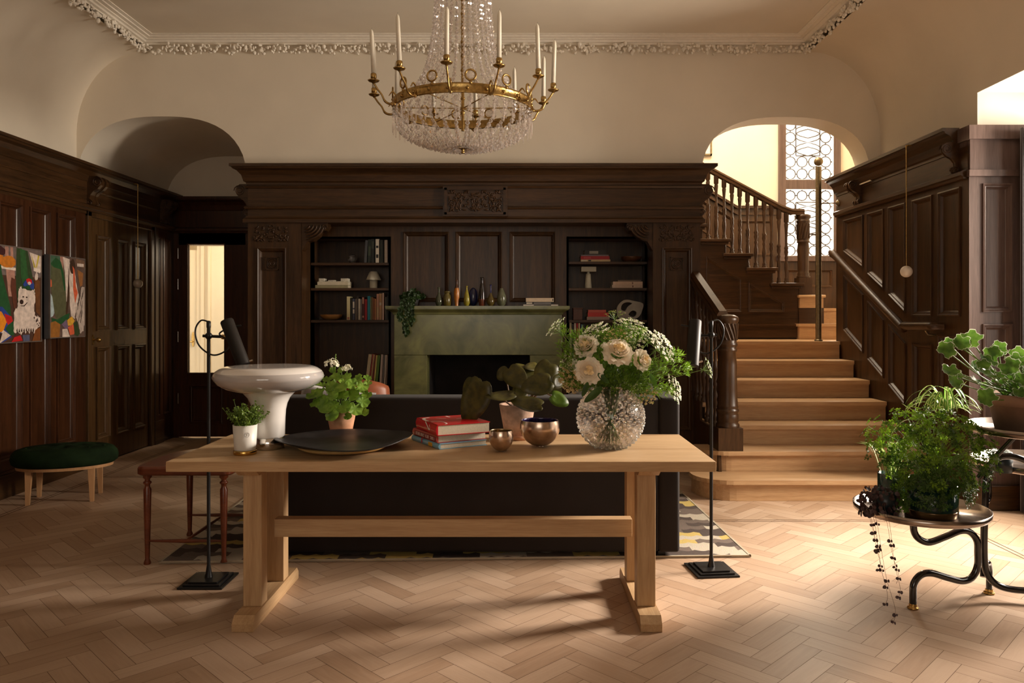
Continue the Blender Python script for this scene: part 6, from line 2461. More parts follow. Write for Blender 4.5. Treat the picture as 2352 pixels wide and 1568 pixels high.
def platter():
    x, y = X(787, 3.64), 3.64
    rr = random.Random(8)
    n = 72
    wob = [1 + 0.018 * math.sin(3 * 2 * PI * i / n + 1) + 0.012 * math.sin(5 * 2 * PI * i / n) for i in range(n)]
    up = [0.010 * math.sin(2 * 2 * PI * i / n + 0.6) + 0.006 * math.sin(3 * 2 * PI * i / n + 2) for i in range(n)]
    b = MB()
    prof = [(0, 0.0, 0), (0.10, 0.0, 0), (0.20, 0.002, 0), (0.245, 0.007, .3), (0.285, 0.018, .7), (0.315, 0.026, 1), (0.318, 0.030, 1), (0.312, 0.031, 1), (0.28, 0.024, .7), (0.24, 0.013, .3), (0.20, 0.008, 0), (0, 0.007, 0)]
    vs, fs = [], []
    for r, z, k in prof:
        for i in range(n):
            a = 2 * PI * i / n
            vs.append((x + r * 1.02 * wob[i] * math.cos(a), y + r * 0.93 * wob[i] * math.sin(a), 0.785 + z + up[i] * k))
    for j in range(len(prof) - 1):
        for i in range(n):
            fs.append((j * n + i, j * n + (i + 1) % n, (j + 1) * n + (i + 1) % n, (j + 1) * n + i))
    b.add(vs, fs, 0, True)
    top('platter', b, mat('black_patina', (0.022, 0.021, 0.023), 0.42, 0.4, noise=0.5, scale=12), 'large uneven black metal platter resting on a round wooden board', 'platter')
    b = MB()
    b.lathe([(0, 0), (0.15, 0), (0.195, 0.008), (0.212, 0.018), (0.212, 0.0245), (0, 0.0245)], (X(790, 3.64), 3.635, 0.76), 64, smooth=True)
    top('wooden_board', b, wood('golden_board', (0.50, 0.30, 0.10), (0.66, 0.42, 0.16), (3, 20, 20), 0.4), 'round golden wooden board under the black platter', 'board')


platter()


def table_books():
    # spines face the near left, page blocks the near right
    ang = R(31)
    c, s = math.cos(ang), math.sin(ang)
    P0 = Vector((-0.368, 3.62))

    def bk(label, dx, dy, z, ws, wl, th, col, extra_rot=0.0, kind=''):
        """ws along the page side, wl along the spine"""
        t = thing('book', label, 'book', (P0.x + dx, P0.y + dy, z), R(31) + extra_rot, 'coffee table books stacked on the oak table')
        cm = mat('jacket_%d_%d_%d' % tuple(int(255 * q) for q in col), col, 0.35, noise=0.04, coat=0.3)
        e = 0.0032
        b = MB()
        b.box(0, ws, 0, wl, 0, e)
        b.box(0, ws, 0, wl, th - e, th)
        # rounded spine on the left side
        n = 8
        poly = [(0.006 * 0 - 0.007 * math.sin(PI * i / n), th * i / n) for i in range(n + 1)] + [(0.004, th), (0.004, 0)]
        b.prism([(a, q) for a, q in poly], 0, wl, 'y')
        cov = b.build('cover', cm, t)
        g = MB().box(0.004, ws - 0.004, 0.004, wl - 0.004, e, th - e)
        g.build('pages', mat('fine_pages', (0.66, 0.58, 0.45), 0.8, noise=0.1, scale=200), t)
        return t, cov
    Wt = mat('jacket_white', (0.75, 0.66, 0.60), 0.5)
    z = 0.76
    t, cv = bk('pale blue book at the bottom of the stack on the oak table', 0.0, 0.0, z, 0.255, 0.325, 0.027, rgb(120, 170, 196))
    b = MB().box(-0.0078, -0.0068, 0.07, 0.115, 0.004, 0.023)
    b.build('spine_label', mat('amber_label', rgb(214, 160, 40), 0.5), cv)
    z += 0.0275
    t, cv = bk('middle book with white lettering on its dark red spine, oak table', -0.012, 0.018, z, 0.262, 0.30, 0.036, rgb(168, 66, 60), R(-1))
    b = MB().box(-0.0078, -0.0066, 0.01, 0.27, 0.006, 0.030)
    b.build('spine_label', mat('deep_red_label', rgb(120, 22, 22), 0.5), cv)
    b = MB()
    for i in range(17):
        y = 0.022 + i * 0.0138
        if i in (4, 8):
            continue
        b.box(-0.0084, -0.0078, y, y + 0.0085, 0.011, 0.013)
        b.box(-0.0084, -0.0078, y, y + 0.002, 0.011, 0.025)
        if i % 2:
            b.box(-0.0084, -0.0078, y, y + 0.0085, 0.0225, 0.025)
        if i % 3:
            b.box(-0.0084, -0.0078, y + 0.0062, y + 0.0085, 0.011, 0.025)
    b.build('spine_lettering', Wt, cv)
    b = MB()
    b.tube([(-0.003, 0.165, 0.005), (-0.012, 0.165, 0.0), (-0.013, 0.163, -0.02)], 0.003, 5)
    b.build('ribbon', mat('ribbon_red', rgb(170, 16, 30), 0.5), cv)
    z += 0.0365
    t, cv = bk('thick red book with white line drawing on top of the stack, oak table', -0.012, 0.002, z, 0.275, 0.30, 0.052, rgb(190, 8, 28), R(-5))
    b = MB()
    zt = 0.052 + 0.0004

    def stroke(pts, w, zz=zt, bb=b):
        P = bez([(a, q, zz) for a, q in pts], 6)
        vs = []
        for i, p in enumerate(P):
            tg = (P[min(i + 1, len(P) - 1)] - P[max(i - 1, 0)]).normalized()
            sd = Vector((tg.y, -tg.x, 0)) * w
            vs += [p + sd, p - sd]
        bb.add(vs, [(2 * i, 2 * i + 1, 2 * i + 3, 2 * i + 2) for i in range(len(P) - 1)])
    stroke([(0.055, 0.275), (0.02, 0.25), (0.006, 0.20), (0.004, 0.15)], 0.008)
    stroke([(0.01, 0.115), (0.035, 0.13), (0.055, 0.115)], 0.003)
    stroke([(0.055, 0.115), (0.065, 0.08), (0.06, 0.03), (0.045, 0.012)], 0.0035)
    stroke([(0.15, 0.285), (0.155, 0.24)], 0.006)
    stroke([(0.165, 0.17), (0.20, 0.175), (0.215, 0.16), (0.235, 0.12)], 0.0035)
    stroke([(0.08, 0.24), (0.10, 0.21), (0.12, 0.20)], 0.002)
    b.build('cover_drawing', Wt, cv)  # white line drawing on the red cover
    b = MB()
    xs = -0.0078
    P = [(0.15, 0.050), (0.135, 0.044), (0.12, 0.034), (0.105, 0.024), (0.09, 0.02), (0.085, 0.028), (0.09, 0.044)]
    Q = bez([(xs, a, q) for a, q in P], 4)
    vs = []
    for i, p in enumerate(Q):
        tg = (Q[min(i + 1, len(Q) - 1)] - Q[max(i - 1, 0)]).normalized()
        sd = Vector((0, tg.z, -tg.y)) * (0.005 if i < 16 else 0.003)
        vs += [p + sd, p - sd]
    b.add(vs, [(2 * i, 2 * i + 1, 2 * i + 3, 2 * i + 2) for i in range(len(Q) - 1)])
    b.build('spine_drawing', Wt, cv)


table_books()

COPPER = mat('rose_silver', (0.66, 0.50, 0.40), 0.24, 1.0, noise=0.3, scale=24)


def metal_bowl(lab, x, y, r, h, rtop, inner):
    b = MB()
    pts = []
    for i in range(14):
        t = i / 13
        a = -PI / 2 + t * (PI / 2 + math.acos(min(1, rtop / r)))
        pts.append((max(0.0, r * math.cos(a)) if i else r * .22, (math.sin(a) + 1)))
    zm = pts[-1][1]
    pts = [(a, c / zm * h) for a, c in pts]
    b.lathe([(0, 0)] + pts, (x, y, 0.76), 48, 0, cap=False)
    b.lathe([pts[-1]] + [(max(a - .003, 0), min(h, c + .003)) for a, c in pts[::-1]] + [(0, 0.003)], (x, y, 0.76), 48, 1, cap=False)
    return top('bowl', b, [COPPER, inner], lab, 'bowl', 'metal bowls on the table')


metal_bowl('small round rose-silver bowl between the books and the larger bowl', X(1151, 3.58), 3.58, 0.058, 0.098, 0.053, mat('brass_inside', (0.45, 0.33, 0.18), 0.3, 1.0, noise=0.2))
big = metal_bowl('larger rose-silver bowl with a dark blue inside, in front of the begonia', X(1240, 3.72), 3.72, 0.098, 0.128, 0.092, mat('blue_enamel_inside', (0.02, 0.012, 0.06), 0.2, 0.2, noise=0.5, scale=60, coat=0.5))


def begonia():
    D = 3.94
    x0 = X(1188, D)
    t = potted('potted_begonia', 'dark leaved begonia in a mottled clay pot behind the metal bowls', 'potted plant', x0, D, 0.76, 0.062, 0.094, 0.175, TERRA_P, saucer=(0.082, 0.024, TERRA))
    lf, lb, st = MB(), MB(), MB()
    data = [  # px, py, depth offset, length px, width px, normal, roll, bright
        (1098, 905, -.10, 52, 36, (-.45, -1, .15), 1.25, 0),
        (1088, 888, -.06, 30, 26, (-.5, -1, .3), 1.5, 0),
        (1158, 904, -.12, 34, 18, (.1, -.55, .9), 0.15, 0),
        (1182, 862, -.02, 32, 26, (-.15, -.9, .5), 2.3, 0),
        (1205, 855, .05, 34, 20, (.35, -.7, .7), 2.7, 0),
        (1160, 858, .05, 18, 24, (-.4, -.6, .5), 1.2, 0),
        (1255, 855, .03, 34, 28, (.2, -1, .45), 1.0, 0),
        (1240, 880, -.06, 36, 27, (.1, -1, .5), 0.3, 0),
        (1218, 922, -.13, 36, 20, (.0, -.9, .75), -.2, 0),
        (1195, 895, -.05, 26, 18, (.1, -.7, .8), 1.4, 0),
        (1278, 912, -.07, 23, 17, (.35, -1, .25), 2.6, 1),
        (1282, 875, .0, 18, 16, (.6, -.8, .3), .6, 0),
        (1225, 845, .09, 26, 16, (.3, -.4, .9), 0.4, 0)]
    k = D / FPX
    for px, py, dy, L, W, n, roll, br in data:
        p = Vector((X(px, D) - x0, dy, Z(py, D) - 0.76))
        leaf(lb if br else lf, p, n, L * k, W * k, cup=.16, roll=roll, seg=30, tip=.28, notch=.35)
        st.tube(bez([(p.x * .1, p.y * .1, .165), (p.x * .6, p.y * .6, .20 + abs(p.x) * .2), p - Vector(n).normalized() * .004], 5), 0.0035, 6)
    lf.build('foliage', L_BEG, t, solid=0.0012)
    lb.build('foliage_bright', L_BEG2, t, solid=0.0012)
    st.build('stems', leaf_mat('begonia_stem', rgb(110, 84, 60), rgb(140, 110, 80), 0.5, 0.1), t)


begonia()

# ------------------------------------------------------------------ bouquet
VX, VY, VZ = 0.451, 3.68, 0.76


def glass_vase():
    r = 0.158
    b = MB()
    zc = 0.146
    prof, inn = [], []
    for i in range(25):
        a = R(-68 + i * (68 + 62) / 24)
        prof.append((r * math.cos(a), zc + r * math.sin(a)))
        inn.append(((r - .006) * math.cos(a), zc + (r - .006) * math.sin(a)))
    b.lathe([(0, 0)] + prof + [(prof[-1][0] + .003, prof[-1][1] + .012), (inn[-1][0] + .003, prof[-1][1] + .012)] + inn[::-1] + [(0, inn[0][1] + .004)], (0, 0, 0), 64, cap=False)
    m = bpy.data.materials.new('hobnail_glass')
    m.use_nodes = True
    nt = m.node_tree
    nt.nodes.clear()
    o = nt.nodes.new('ShaderNodeOutputMaterial')
    g = nt.nodes.new('ShaderNodeBsdfGlass')
    g.inputs['IOR'].default_value = 1.42
    g.inputs['Roughness'].default_value = 0.02
    g.inputs['Color'].default_value = (1, 0.98, 0.96, 1)
    tr = nt.nodes.new('ShaderNodeBsdfTransparent')
    mx = nt.nodes.new('ShaderNodeMixShader')
    mx.inputs[0].default_value = 0.62
    nt.links.new(tr.outputs[0], mx.inputs[1])
    nt.links.new(g.outputs[0], mx.inputs[2])
    nt.links.new(mx.outputs[0], o.inputs[0])
    t = thing('glass_vase', 'round clear hobnail glass vase holding white flowers', 'vase', (VX, VY, VZ))
    b.build('body', m, t)
    h = MB()
    N = 430
    for i in range(N):
        z = 1 - 2 * (i + .5) / N
        if z > math.sin(R(60)) or z < math.sin(R(-66)):
            continue
        a = i * 2.399963
        q = math.sqrt(1 - z * z)
        n = Vector((math.cos(a) * q, math.sin(a) * q, z))
        u, v, _ = frame_of(n)
        c = Vector((0, 0, zc)) + n * (r - 0.0005)
        vs = [c + n * .0105]
        for rr_, hh in ((.0052, .0085), (.0086, .0)):
            for j in range(8):
                th = 2 * PI * j / 8
                vs.append(c + (u * math.cos(th) + v * math.sin(th)) * rr_ + n * hh)
        fs = [(0, 1 + j, 1 + (j + 1) % 8) for j in range(8)] + [(1 + j, 9 + j, 9 + (j + 1) % 8, 1 + (j + 1) % 8) for j in range(8)]
        h.add(vs, fs, 0, True)
    m2 = m.copy()
    m2.name = 'hobnail_bumps'
    n2 = m2.node_tree
    mxs = [q for q in n2.nodes if q.bl_idname == 'ShaderNodeMixShader'][0]
    mxs.inputs[0].default_value = 0.9
    df = n2.nodes.new('ShaderNodeBsdfTranslucent')
    df.inputs['Color'].default_value = (0.9, 0.86, 0.8, 1)
    m3 = n2.nodes.new('ShaderNodeMixShader')
    m3.inputs[0].default_value = 0.16
    n2.links.new(mxs.outputs[0], m3.inputs[1])
    n2.links.new(df.outputs[0], m3.inputs[2])
    n2.links.new(m3.outputs[0], [q for q in n2.nodes if q.bl_idname == 'ShaderNodeOutputMaterial'][0].inputs[0])
    h.build('hobnails', m2, t)


glass_vase()
MOUTH = Vector((VX, VY, VZ + 0.285))


def stem_to(mb, p, axis, r=0.0016, base=None):
    base = base or Vector((VX + (p.x - VX) * -0.12, VY + (p.y - VY) * -.2, VZ + 0.03))
    m = MOUTH + Vector(((p.x - VX) * 0.12, (p.y - VY) * .12, -0.01))
    P = bez([base, m, (m * .45 + p * .55) - Vector(axis) * .02, p], 6)
    mb.tube(P, r, 5)


def P3(px, py, D):
    return Vector((X(px, D), D, Z(py, D)))


def umbel(px, py, rpx, axis, dy=0.0, col=None, dens=1.0, label='', seed=0, green=0.0):
    D = VY + dy
    p = P3(px, py, D)
    rr = random.Random(seed)
    r = rpx * D / FPX
    ax = Vector(axis).normalized()
    base = p - ax * r * 0.75
    u, v, _ = frame_of(ax)
    t = thing('umbel_flower', label, 'flower', tuple(MOUTH), group='umbel flowers in the glass vase')
    st, fl = MB(), MB()
    stem_to(st, base, ax)
    n = int(22 * dens)
    for i in range(n):
        q = math.sqrt((i + .5) / n)
        a = i * 2.39996
        tip = base + ax * r * (0.78 - 0.30 * q * q) + (u * math.cos(a) + v * math.sin(a)) * r * q
        st.tube([base, (base + tip) / 2 + ax * r * .03, tip], 0.0006, 3)
        rs = r * (0.135 + 0.03 * rr.random())
        tip += ax * r * rr.uniform(-.05, .05)
        m = 10
        for j in range(m):
            qq = math.sqrt((j + .5) / m)
            b2 = j * 2.39996 + i
            c = tip + (u * math.cos(b2) + v * math.sin(b2)) * rs * qq + ax * rs * (.35 - .3 * qq * qq)
            nn = ax + u * rr.uniform(-.5, .5) + v * rr.uniform(-.5, .5)
            leaf(fl, c, nn, rs * .36, seg=5, lobes=0, cup=.3, roll=rr.uniform(0, 6), mi=1 if rr.random() < green else 0)
    # little leaves under the head
    for j in range(8):
        a = 2 * PI * j / 8
        d = (u * math.cos(a) + v * math.sin(a)) * .6 - ax * .4
        st.tube([base, base + d * r * .25, base + d * r * .4 - ax * r * .05], 0.0006, 3)
    wmat = [col or PETAL_W, L_GER]
    off = t.location
    st.build('stem', L_STEM, t, world=True)
    fl.build('flower_head', wmat, t, world=True)


UM = [
    (1272, 748, 30, (-.75, -.25, .75), .02, PETAL_W, .9, 'pale umbel reaching furthest left towards the mantel', .35),
    (1410, 716, 24, (-.1, -.2, 1), .04, PETAL_B, .6, 'small green-gold umbel at the very top of the bouquet', .65),
    (1362, 756, 36, (-.5, -.4, .8), -.02, PETAL_W, 1.3, 'broad white umbel at the top left of the bouquet', .2),
    (1450, 738, 38, (.15, -.3, .95), .03, PETAL_W, 1.3, 'broad white umbel just right of the topmost one', .15),
    (1420, 770, 30, (0, -.7, .7), -.05, PETAL_B, 1.0, 'green-cream umbel above the central peony', .5),
    (1500, 772, 30, (.55, -.45, .7), .0, PETAL_W, 1.2, 'white umbel in the upper right of the bouquet', .15),
    (1530, 790, 40, (.75, -.5, .5), -.02, PETAL_W, 1.3, 'large white umbel at the right shoulder of the bouquet', .1),
    (1462, 778, 26, (.2, -.9, .4), -.06, PETAL_W, .9, 'smaller green-white umbel right of the central peony', .5),
    (1298, 835, 28, (-.8, -.5, .3), -.02, PETAL_W, 1.0, 'greenish umbel on the left side of the bouquet', .5),
    (1306, 878, 34, (-.5, -.6, -.4), -.07, PETAL_B, 1.2, 'beige umbel drooping at the lower left over the begonia', .05),
    (1632, 845, 24, (.95, -.2, .25), .0, PETAL_W, .8, 'white umbel on a long stem reaching furthest right', .35),
    (1556, 893, 34, (.8, -.5, .25), -.02, PETAL_W, 1.1, 'white umbel at the lower right above the sofa corner', .25),
    (1492, 912, 22, (.2, -.8, -.3), -.08, PETAL_B, .8, 'small drooping beige umbel beside the vase shoulder', .2),
    (1450, 885, 26, (.2, -.8, .5), -.06, PETAL_W, .8, 'green umbel low in the middle above the vase mouth', .7),
]
for i, (px, py, r, ax, dy, col, dens, lab, gr) in enumerate(UM):
    umbel(px, py, r, ax, dy, col, dens, lab, i, gr)


def peony(px, py, rpx, axis, dy, label, seed, open_=1.0):
    D = VY + dy
    p = P3(px, py, D)
    r = rpx * D / FPX
    rr = random.Random(seed)
    ax = Vector(axis).normalized()
    u, v, _ = frame_of(ax)
    t = thing('peony', label, 'flower', tuple(MOUTH), group='white peonies in the glass vase')
    pb, st = MB(), MB()
    base = p - ax * r * .5
    stem_to(st, base, ax, 0.003)
    layers = [(9, 1.0, 0.05, .72), (10, .92, .30, .66), (10, .78, .55, .58), (9, .58, .72, .50), (8, .38, .86, .38)]
    for li, (n, rad, tilt, size) in enumerate(layers):
        for i in range(n):
            a = 2 * PI * (i + li * .5) / n + rr.uniform(-.15, .15)
            d = u * math.cos(a) + v * math.sin(a)
            rd = r * rad * (0.62 + .08 * rr.random())
            c = base + ax * r * (.16 + tilt * .62) + d * rd
            nn = (ax * (1.0 - tilt * .55) - d * (0.35 + tilt * .9 * open_)).normalized()
            s = r * size * .62 * rr.uniform(.9, 1.12)
            leaf(pb, c, nn, s, s * .85, lobes=rr.choice((4, 5)), cup=-.32 if li < 2 else .3, roll=rr.uniform(0, 6), seg=16)
    for i in range(26):
        a, q = rr.uniform(0, 6.3), rr.uniform(0, .3)
        c = base + ax * r * (.72 + rr.uniform(0, .12)) + (u * math.cos(a) + v * math.sin(a)) * r * q
        leaf(pb, c, ax + u * rr.uniform(-.8, .8) + v * rr.uniform(-.8, .8), r * .13, seg=8, cup=.4, mi=1)
    for i in range(5):
        a = 2 * PI * i / 5
        d = u * math.cos(a) + v * math.sin(a)
        leaf(st, base + d * r * .25 + ax * r * .0, -ax + d, r * .28, r * .16, seg=10, tip=.3)
    pb.build('bloom', [PETAL, leaf_mat('peony_heart', rgb(250, 226, 170), rgb(254, 238, 200), .6, .3)], t, world=True)
    st.build('stem', L_STEM, t, world=True)


peony(1345, 791, 29, (-.3, -.75, .45), -.05, 'side-facing cream peony at the upper left of the bouquet', 1)
peony(1421, 804, 37, (.15, -.75, .6), -.09, 'large white peony in the centre of the bouquet', 2)
peony(1353, 852, 33, (-.15, -1, .12), -.12, 'open creamy yellow peony facing forward at the lower left', 3)
peony(1478, 826, 27, (.55, -.7, .25), -.07, 'white peony at the right of the bouquet', 4)
peony(1313, 838, 15, (-.5, -.8, .3), -.04, 'small white peony bud at the left edge of the bouquet', 5, .4)


def bouquet_foliage():
    rr = random.Random(21)
    fe, st = MB(), MB()
    zones = [(1340, 830, 34, 50, -.02), (1300, 800, 18, 24, 0), (1310, 860, 24, 26, -.03), (1420, 850, 40, 50, .0), (1455, 860, 42, 40, -.03), (1400, 780, 44, 22, .05), (1440, 770, 44, 22, .04), (1500, 850, 30, 26, .02), (1540, 820, 26, 18, .02), (1470, 895, 40, 20, -.05), (1400, 880, 40, 24, -.05), (1560, 850, 22, 16, 0), (1330, 770, 22, 16, .03), (1520, 895, 24, 14, -.02), (1300, 765, 8, 16, .0), (1385, 830, 26, 36, -.03), (1350, 885, 30, 16, -.06)]
    for px, py, rx, ry, dy in zones:
        n = int(rx * ry / 9)
        for i in range(n):
            a, q = rr.uniform(0, 2 * PI), math.sqrt(rr.random())
            D = VY + dy + rr.uniform(-.05, .07)
            p = P3(px + rx * q * math.cos(a), py + ry * q * math.sin(a), D)
            d = (p - MOUTH + Vector((rr.uniform(-.08, .08), rr.uniform(-.08, .08), rr.uniform(0, .08)))).normalized()
            u, v, _ = frame_of(d)
            L = rr.uniform(.018, .038)
            mi = 1 if rr.random() < .4 else 0
            for s in range(5):
                b2 = 2 * PI * s / 5 + rr.random()
                e = p + (d * .7 + (u * math.cos(b2) + v * math.sin(b2)) * .8) * L
                w = (u * math.sin(b2) - v * math.cos(b2)) * .0013
                m_ = (p + e) / 2 + d * .004
                fe.add([p - w, p + w, m_ + w * 1.2, m_ - w * 1.2, e], [(0, 1, 2, 3), (3, 2, 4)], mi)
            if i % 5 == 0:
                st.tube(bez([MOUTH + Vector((rr.uniform(-.03, .03), rr.uniform(-.03, .03), -.01)), (MOUTH + p) / 2 + Vector((0, 0, .01)), p], 3), 0.0009, 3)
    # stems inside the vase
    for i in range(34):
        a = rr.uniform(0, 6.3)
        q = rr.uniform(0, .05)
        st.tube(bez([(VX + math.cos(a) * (.02 + q), VY + math.sin(a) * (.02 + q), VZ + .02 + rr.random() * .03), (VX - math.cos(a) * q * .4, VY - math.sin(a) * q * .4, VZ + .16), MOUTH - Vector((math.cos(a) * .04, math.sin(a) * .04, 0))], 4), 0.0022, 5)
    for px, py, L, roll in ((1365, 905, 24, -.8), (1345, 893, 16, -.3), (1500, 872, 15, .5), (1385, 868, 16, .9)):
        leaf(fe, P3(px, py, VY - .13), (-.3, -.9, .3), L * VY / FPX, L * .38 * VY / FPX, seg=16, tip=.2, roll=roll + PI / 2, mi=2)
    t = thing('bouquet_greenery', 'feathery green foliage and stems filling the glass vase', 'foliage', tuple(MOUTH), kind='stuff')
    fe.build('foliage', [L_GER, L_FERN, L_FERN_D], t, world=True)
    st.build('stems', L_STEM, t, world=True)


bouquet_foliage()


def mantel_plant():
    x, y = X(948, 7.08), 7.08
    t = potted('trailing_plant', 'trailing green plant spilling over the left end of the mantel', 'potted plant', x, y, Z_MANTEL, 0.045, 0.06, 0.075, mat('dark_clay', (0.03, 0.028, 0.025), 0.6))
    rr = random.Random(4)
    lf, st = MB(), MB()
    for i in range(260):
        a, q = rr.uniform(0, 6.3), math.sqrt(rr.random())
        p = Vector((math.cos(a) * q * .12, math.sin(a) * q * .07 - .01, .075 + rr.uniform(-.01, .085) * (1.2 - q)))
        leaf(lf, p, (rr.uniform(-1, 1), -1, rr.uniform(-.2, 1)), rr.uniform(.009, .016), seg=8, tip=.3, roll=rr.uniform(0, 6))
    yf = -0.165
    for x0_, x1_, L in ((-.06, -.10, .13), (-.03, -.085, .10), (-.0, .0, .18), (.01, -.03, .25), (.03, .02, .14), (-.015, -.055, .27)):
        pts = bez([(x0_ * .5, -.03, .08), (x0_, -.11, .07), ((x0_ + x1_) / 2, yf, .0), (x1_, yf - .005, -L * .6), (x1_ + .01, yf - .005, -L)], 7)
        st.tube(pts, 0.0012, 4)
        for p in pts[6:]:
            for s in range(3):
                leaf(lf, Vector(p) + Vector((rr.uniform(-.014, .014), rr.uniform(-.012, .004), rr.uniform(-.008, .008))), (rr.uniform(-.6, .6), -1, rr.uniform(-.3, .6)), rr.uniform(.008, .013), seg=8, tip=.3, roll=rr.uniform(0, 6))
    lf.build('foliage', L_IVY, t)
    st.build('stems', L_STEM, t)


mantel_plant()


# ------------------------------------------------------------------ chandelier
def chandelier():
    cx, cy = -0.385, 5.39
    t = thing('chandelier', 'large gilt and crystal basket chandelier hanging from the ceiling', 'chandelier', (cx, cy, 2.55))
    O = 2.55
    GILT = mat('gilt_brass', (0.42, 0.27, 0.095), 0.3, 1.0, noise=0.35, scale=45, bump=0.2)

    def bead(mb, c, r, h, n=6, rot=0.0):
        mb.lathe([(0.0001, -h), (r * .62, -h * .55), (r, 0), (r * .62, h * .55), (0.0001, h)], c, n, smooth=False, cap=False, rot=rot)
    # main gilt ring
    b = MB()
    RR = 0.485
    zr = 2.865 - O
    b.lathe([(RR - .012, zr - .030), (RR, zr - .034), (RR + .006, zr - .028), (RR + .003, zr - .020), (RR + .002, zr + .020), (RR + .007, zr + .028), (RR, zr + .034), (RR - .012, zr + .030), (RR - .012, zr - .030)], (0, 0, 0), 96, cap=False)
    for i in range(24):
        a = 2 * PI * (i + .5) / 24
        b.sphere(((RR + .004) * math.cos(a), (RR + .004) * math.sin(a), zr), 0.011, 8, 6, sc=(1, 1, 1.1))
    b.build('main_ring', GILT, t)
    b = MB()
    rc, zc = 0.185, 3.72 - O
    b.lathe([(rc, zc - .02), (rc + .008, zc), (rc, zc + .03), (rc + .03, zc + .09), (rc + .02, zc + .10), (rc - .01, zc + .03), (rc - .01, zc - .02), (rc, zc - .02)], (0, 0, 0), 48, cap=False)
    b.build('crown', GILT, t)
    b = MB()
    b.tube([(0, 0, 2.70 - O), (0, 0, ZC - O - 0.02)], 0.011, 10)
    for i in range(22):
        b.sphere((0, 0, 2.78 - O + i * .05), 0.017 if i % 2 else 0.012, 8, 6)
    b.lathe([(0.06, ZC - O - .03), (0.05, ZC - O - .015), (0.05, ZC - O)], (0, 0, 0), 24)
    for i in range(6):
        a = 2 * PI * i / 6
        b.tube([(0, 0, 2.86 - O), ((RR - .01) * math.cos(a), (RR - .01) * math.sin(a), zr)], 0.004, 6)
    b.build('centre_rod', GILT, t)
    # bottom disc and finial
    b = MB()
    b.lathe([(0, .052), (0.02, .05), (0.052, .038), (0.055, .034), (0.035, .028), (0.012, .020), (0.010, .006), (0.014, 0.0), (0.010, -.008), (0, -.012)], (0, 0, 0.0), 28)
    b.build('finial', GILT, t)
    # arms with drip cups: twelve around
    arm = MB()
    arm.tube(bez([(RR - .005, 0, zr - .01), (RR + .03, 0, zr - .035), (RR + .075, 0, zr - .022), (RR + .10, 0, zr + .022), (RR + .128, 0, zr + .055), (RR + .155, 0, zr + .095)], 6), [0.0085] * 14 + [0.0065] * 17, 8)
    arm.tube(bez([(RR + .02, 0, zr - .03), (RR + .0, 0, zr + .02), (RR + .025, 0, zr + .05), (RR + .05, 0, zr + .02)], 5), [0.003 + .003 * math.sin(PI * i / 15) for i in range(16)], 6)
    arm.sphere((RR + .012, 0, zr - .03), 0.014, 8, 6)
    A = MB()
    A.v, A.f, A.m, A.s = arm.v, arm.f, arm.m, arm.s
    cup = MB()
    cxr = RR + .155
    cup.lathe([(0.004, zr + .085), (0.012, zr + .095), (0.034, zr + .103), (0.040, zr + .110), (0.034, zr + .113), (0.013, zr + .112), (0.016, zr + .122), (0.020, zr + .126), (0.020, zr + .152), (0.017, zr + .156), (0.0, zr + .156)], (cxr, 0, 0), 22)
    o = A.build('arm', GILT, t)
    c = cup.build('drip_cup', GILT, o)
    wr = MB()
    wr.tube([(RR + .004, 0.034 * math.cos(q * PI / 10), zr + .082 + 0.034 * math.sin(q * PI / 10)) for q in range(20)], 0.0068, 6, closed=True)
    wr.tube([(RR + .004, 0, zr + .02), (RR + .004, 0, zr + .05)], 0.006, 6)
    wr.sphere((RR + .004, 0, zr + .033), 0.011, 8, 6)
    ws = wr.build('wreath', GILT, t)
    gm = MB()
    gm.sphere((RR + .004, 0, zr + .082), 0.024, 10, 6, sc=(.4, 1, 1), smooth=False)
    gg = gm.build('crystal_drop', CRYSTAL, ws)
    base_a = [R(-90 - 5 + 30 * i) for i in range(12)]
    names = []
    for i, a in enumerate(base_a):
        q = o if i == 0 else copy_tree(o, t)
        q.rotation_euler = (0, 0, a)
        q2 = ws if i == 0 else copy_tree(ws, t)
        q2.rotation_euler = (0, 0, a + R(15))
    # crystal strands: tent above, basket below, fringe under the ring
    prof = bez([(RR - .03, 0, zr + .02), (0.375, 0, zr + .085), (0.285, 0, zr + .21), (0.235, 0, zr + .38), (0.205, 0, zr + .58), (0.188, 0, zc)], 14)

    def string(path, step, r, name):
        mb = MB()
        d = 0
        last = Vector(path[0])
        k = 0
        for p in path[1:]:
            p = Vector(p)
            L = (p - last).length
            while d + L >= step:
                q = (step - d) / L
                last = last.lerp(p, q)
                L = (p - last).length
                d = 0
                rr_ = r * (1.0 if k % 2 else .78)
                bead(mb, tuple(last), rr_, rr_ * 1.25, rot=k * .5)
                k += 1
            d += L
            last = p
        return mb.build(name, CRYSTAL, t)
    s = string(prof, 0.030, 0.0150, 'crystal_strand')
    N = 30
    for i in range(N):
        q = s if i == 0 else s.copy()
        if i:
            COL.objects.link(q)
            q.parent = t
        q.rotation_euler = (0, 0, 2 * PI * i / N)
    bk = bez([(RR - .004, 0, zr - .03), (RR - .012, 0, zr - .09), (0.44, 0, 2.690 - O), (0.36, 0, 2.640 - O), (0.26, 0, 2.605 - O), (0.15, 0, 2.585 - O), (0.05, 0, 2.583 - O)], 12)
    s = string(bk, 0.034, 0.0165, 'basket_strand')
    N = 34
    for i in range(N):
        q = s if i == 0 else s.copy()
        if i:
            COL.objects.link(q)
            q.parent = t
        q.rotation_euler = (0, 0, 2 * PI * (i + .3) / N)
    # hanging drops with long prisms
    mb = MB()
    x = RR + .004
    for j in range(3):
        bead(mb, (x, 0, zr - .042 - .021 * j), 0.008, 0.010)
